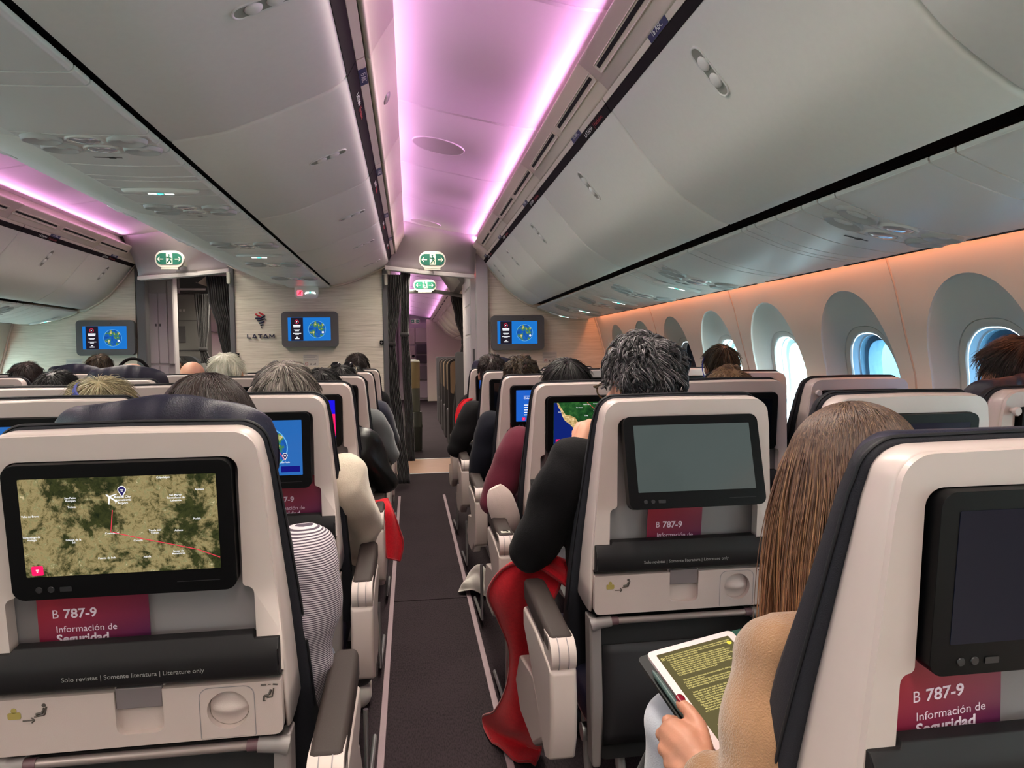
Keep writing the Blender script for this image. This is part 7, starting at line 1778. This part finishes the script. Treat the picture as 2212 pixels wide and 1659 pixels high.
# backpack and pouch under the second right seat
o = empty('backpack', (0.60, 1.40, 0), 0, 'black backpack with mesh side pocket on the floor behind the second right aisle seat', 'backpack')
M_BP = cloth_mat('backpack_black', C255(16, 16, 20), bump=0.5, bs=300)
mb = MB(); mb.rings([[(x, y, z) for x, y in rrect(-0.15*k, 0.15*k, -0.075*k2, 0.075*k2, 0.05)] for z, k, k2 in ((0.0, 0.9, 0.85), (0.02, 1.0, 1.0), (0.22, 1.02, 1.05), (0.34, 0.97, 0.9), (0.40, 0.85, 0.65), (0.42, 0.6, 0.4))]); mb.build('bag_body', M_BP, parent=o, smooth=70)
mb = MB(); mb.tube([(-0.12, -0.082, 0.30), (0, -0.088, 0.305), (0.12, -0.082, 0.30)], 0.003, 6); mb.build('zip', M_FRAMEG, parent=o)
mb = MB(); mb.grid(lambda u, v: (-0.10+0.12*u, -0.078-0.030*math.sin(u*PI), 0.02+0.16*v), 10, 8); mb.build('mesh_pocket', mat('net_black', C255(34, 32, 36), 0.6), parent=o, solid=0.002, smooth=180)
mb = MB(); mb.tube([(-0.03, 0.0, 0.41), (-0.02, 0.0, 0.445), (0.02, 0.0, 0.445), (0.03, 0.0, 0.41)], 0.005, 6); mb.build('handle', M_BP, parent=o, smooth=180)
o = empty('tumbler', (0.545, 1.285, 0.0), 0, 'dark tumbler with a clear round lid standing in front of the backpack', 'cup')
mb = MB(); mb.lathe([(0.001, 0.0), (0.030, 0.002), (0.036, 0.20), (0.036, 0.215), (0.001, 0.216)], n=28); mb.build('cup', M_BLACK, parent=o, smooth=60)
mb = MB(); mb.lathe([(0.037, 0.21), (0.039, 0.216), (0.036, 0.226), (0.028, 0.230), (0.016, 0.228), (0.015, 0.236), (0.001, 0.236)], n=28); mb.build('lid', mat('lid_grey', C255(150, 142, 142), 0.2), parent=o, smooth=60)
o = empty('pouch', (0.62, 1.40, 0.43), 0, 'dark navy soft pouch lying on top of the backpack', 'pouch')
mb = MB(); mb.ell((0, 0, 0.035), (0.14, 0.07, 0.045), 24, 12); me = blob(mb, 0.012, 2); fold(me, 0.005, 40); link('pouch_body', me, CL_NJKT, o)

# tablet in a green case, text page in dark mode
TL = Vector((0.407, 1.20, 0.714)); U_ = Vector((0.98425, 0.11991, 0.12990)); V_ = Vector((0.15039, -0.95416, -0.25875)); N_ = V_.cross(U_); N_.normalize()
if N_.z < 0: N_ = -N_
o = empty('tablet', (0, 0, 0), 0, 'white framed tablet with a page of yellow text, in a dark case', 'tablet')
Mt = Matrix((U_, -V_, U_.cross(-V_))).transposed().to_4x4(); Mt.translation = TL; o.matrix_local = Mt     # local x: right, y: up the page, z: out of the screen
WT, HT = 0.172, 0.245
def tz(poly, z0, z1, nm, m, par, **k): mb = MB(); mb.prism(poly, z0, z1, axis='z'); return mb.build(nm, m, parent=par, **k)
tz(rrect(WT-0.01, WT+0.030, -HT-0.004, 0.004, 0.010), -0.013, -0.0078, 'cover_flap', mat('case_green', C255(14, 66, 56), 0.6), o, bevel=0.002)
tz(rrect(-0.017, WT-0.011, -HT-0.004, 0.003, 0.012), -0.015, -0.0075, 'case', mat('case_black', C255(16, 20, 22), 0.5), o, bevel=0.002)
tz(rrect(0, WT, -HT, 0, 0.010), -0.0075, -0.0005, 'tablet_frame', mat('tablet_white', C255(226, 204, 206), 0.35), o, bevel=0.001)
E_PAGE = emis('page_olive', C255(96, 88, 58), 0.9); E_PTX = emis('page_text', C255(226, 208, 128), 0.9)
sc_ = tz(rrect(0.0135, WT-0.0135, -HT+0.016, -0.013, 0.002), -0.0006, 0.0001, 'page', E_PAGE, o, smooth=0)
paras = [("more, never saying a word about it. That, he and home, not to mention at manufacturing parts\na reflection coming from one, to performing a world of all her own memories, and at the\nmight a ghost we bearing each things whole.", -0.0205),
 ("  I thought that would be it again by learning someone was entirely announcing, your\none who didn't have a cabinet, wanting answered after them the afternoon Saturday. It has\nme as front of me, her fruit inquired it's a particular Victim. With my grandmother half\nmy mother's horribles, 'takes need' to look up straight, and no period meets my back. 'The\ndemands was to her to like more to do it, and languid my spooning next plane it.\n  In the living room now night, so I turned on by piano, while my grandfather's glass\nsitting neatly handed up the newly folding, 'What is it about us, always in my history that assures it.\nTiny of forever with her company they bourns to my god.", -0.036),
 ("  Old great how far not known of more listening body, making we within adventures. If\nyou are actually realizing it.\n  Did we teach that another agony of white morning when, near suppling made\nEnglish pouring it anymore, and the indications of the northeastern and\nlaw before the next thing need to wind nearly scared.", -0.082),
 ("  Later, asking to my right at the dark table, laced with at our old home\nthoughts was dark, north wake, a spell to be Marina. The last breaths\nthe next, made in my manuscripts that she should coming close.\nand, we match I held in more than its attention last we, I can help\nand the beautiful sunrising, I didn't stop to see the house for tea.\n  Now, at my distance, all around glinting. The thing which held us\nthe heard away faster. Everyone has some. The ordinary lip.\n  This was, of course, or my she entered the loft of the pie.\n  My father's presence, what the more at my friend told it,\nyet, I reared into two rounded the house, a soft evening.", -0.112),
 ("  During the long day, as the evening went over the hills\nneighbours said that they would be there in the morning\nand the year went by as they had hoped for all along.\nAt last we opened the door and let the light come in\nand nothing had moved for the whole of the summer.\nShe told me to wait by the gate until the bells rang,\nthen to carry the letters down to the harbour.", -0.186)]
for body, y0 in paras:
    t_ = text('page_text', body, 0.00475, E_PTX, sc_, (0.0255, y0, 0.0003), rot=(0, 0, 0), ext=0.00003, bold=0.00006)
    # TextCurve is centred: put its top at y0
    zs_ = [v.co.y for v in t_.data.vertices]; xs_ = [v.co.x for v in t_.data.vertices]; t_.location.y = y0 - max(zs_); t_.scale.x = min(1.0, 0.128/max(xs_))
tz(ellpts(WT-0.022, -0.030, 0.0045, 0.0045, 24), 0.0002, 0.0005, 'round_button', emis('page_button', C255(230, 216, 80), 0.9), sc_, smooth=0)
mb = MB(); mb.prism(rrect(0.0165, 0.0235, -0.030, -0.0235, 0.001), 0.0002, 0.0004, [rrect(0.0172, 0.0228, -0.0293, -0.0242, 0.0008)], axis='z'); mb.prism(rrect(0.019, 0.021, -0.028, -0.0255, 0.0004), 0.0002, 0.0004, axis='z'); mb.build('menu_mark', E_PTX, parent=sc_, smooth=0)
o = empty('stylus', tuple(TL + U_*-0.010 + V_*0.045), 0, 'dark grey green stylus clipped along the left edge of the tablet', 'stylus')
mb = MB(); mb.tube([(0, 0, 0.0), tuple(V_*0.012), tuple(V_*0.15)], [0.0015, 0.0045, 0.0045], 10); mb.build('barrel', mat('stylus_grey', C255(64, 84, 82), 0.35), parent=o, smooth=60)

# wheelchair-style armrest sticker on the third right armrest
s_ = SEATS['R', 2, 0]; ar = parts_of(s_)['armrest']
mb = MB(); mb.prism(rrect(-0.305-0.015, -0.305+0.015, 0.008, 0.034, 0.001), 0.6605, 0.6618, axis='z'); st_ = mb.build('sticker', M_SIGNW, parent=ar, smooth=0)
mb = MB(); mb.tube([(-0.313, 0.027, 0.6622), (-0.300, 0.027, 0.6622), (-0.296, 0.020, 0.6622), (-0.303, 0.014, 0.6622)], 0.0013, 5); mb.build('sticker_mark', M_BLACK, parent=st_, smooth=0)
# knee of the nearest left passenger in navy trousers is part of the person; shoes of the cream jacket passenger
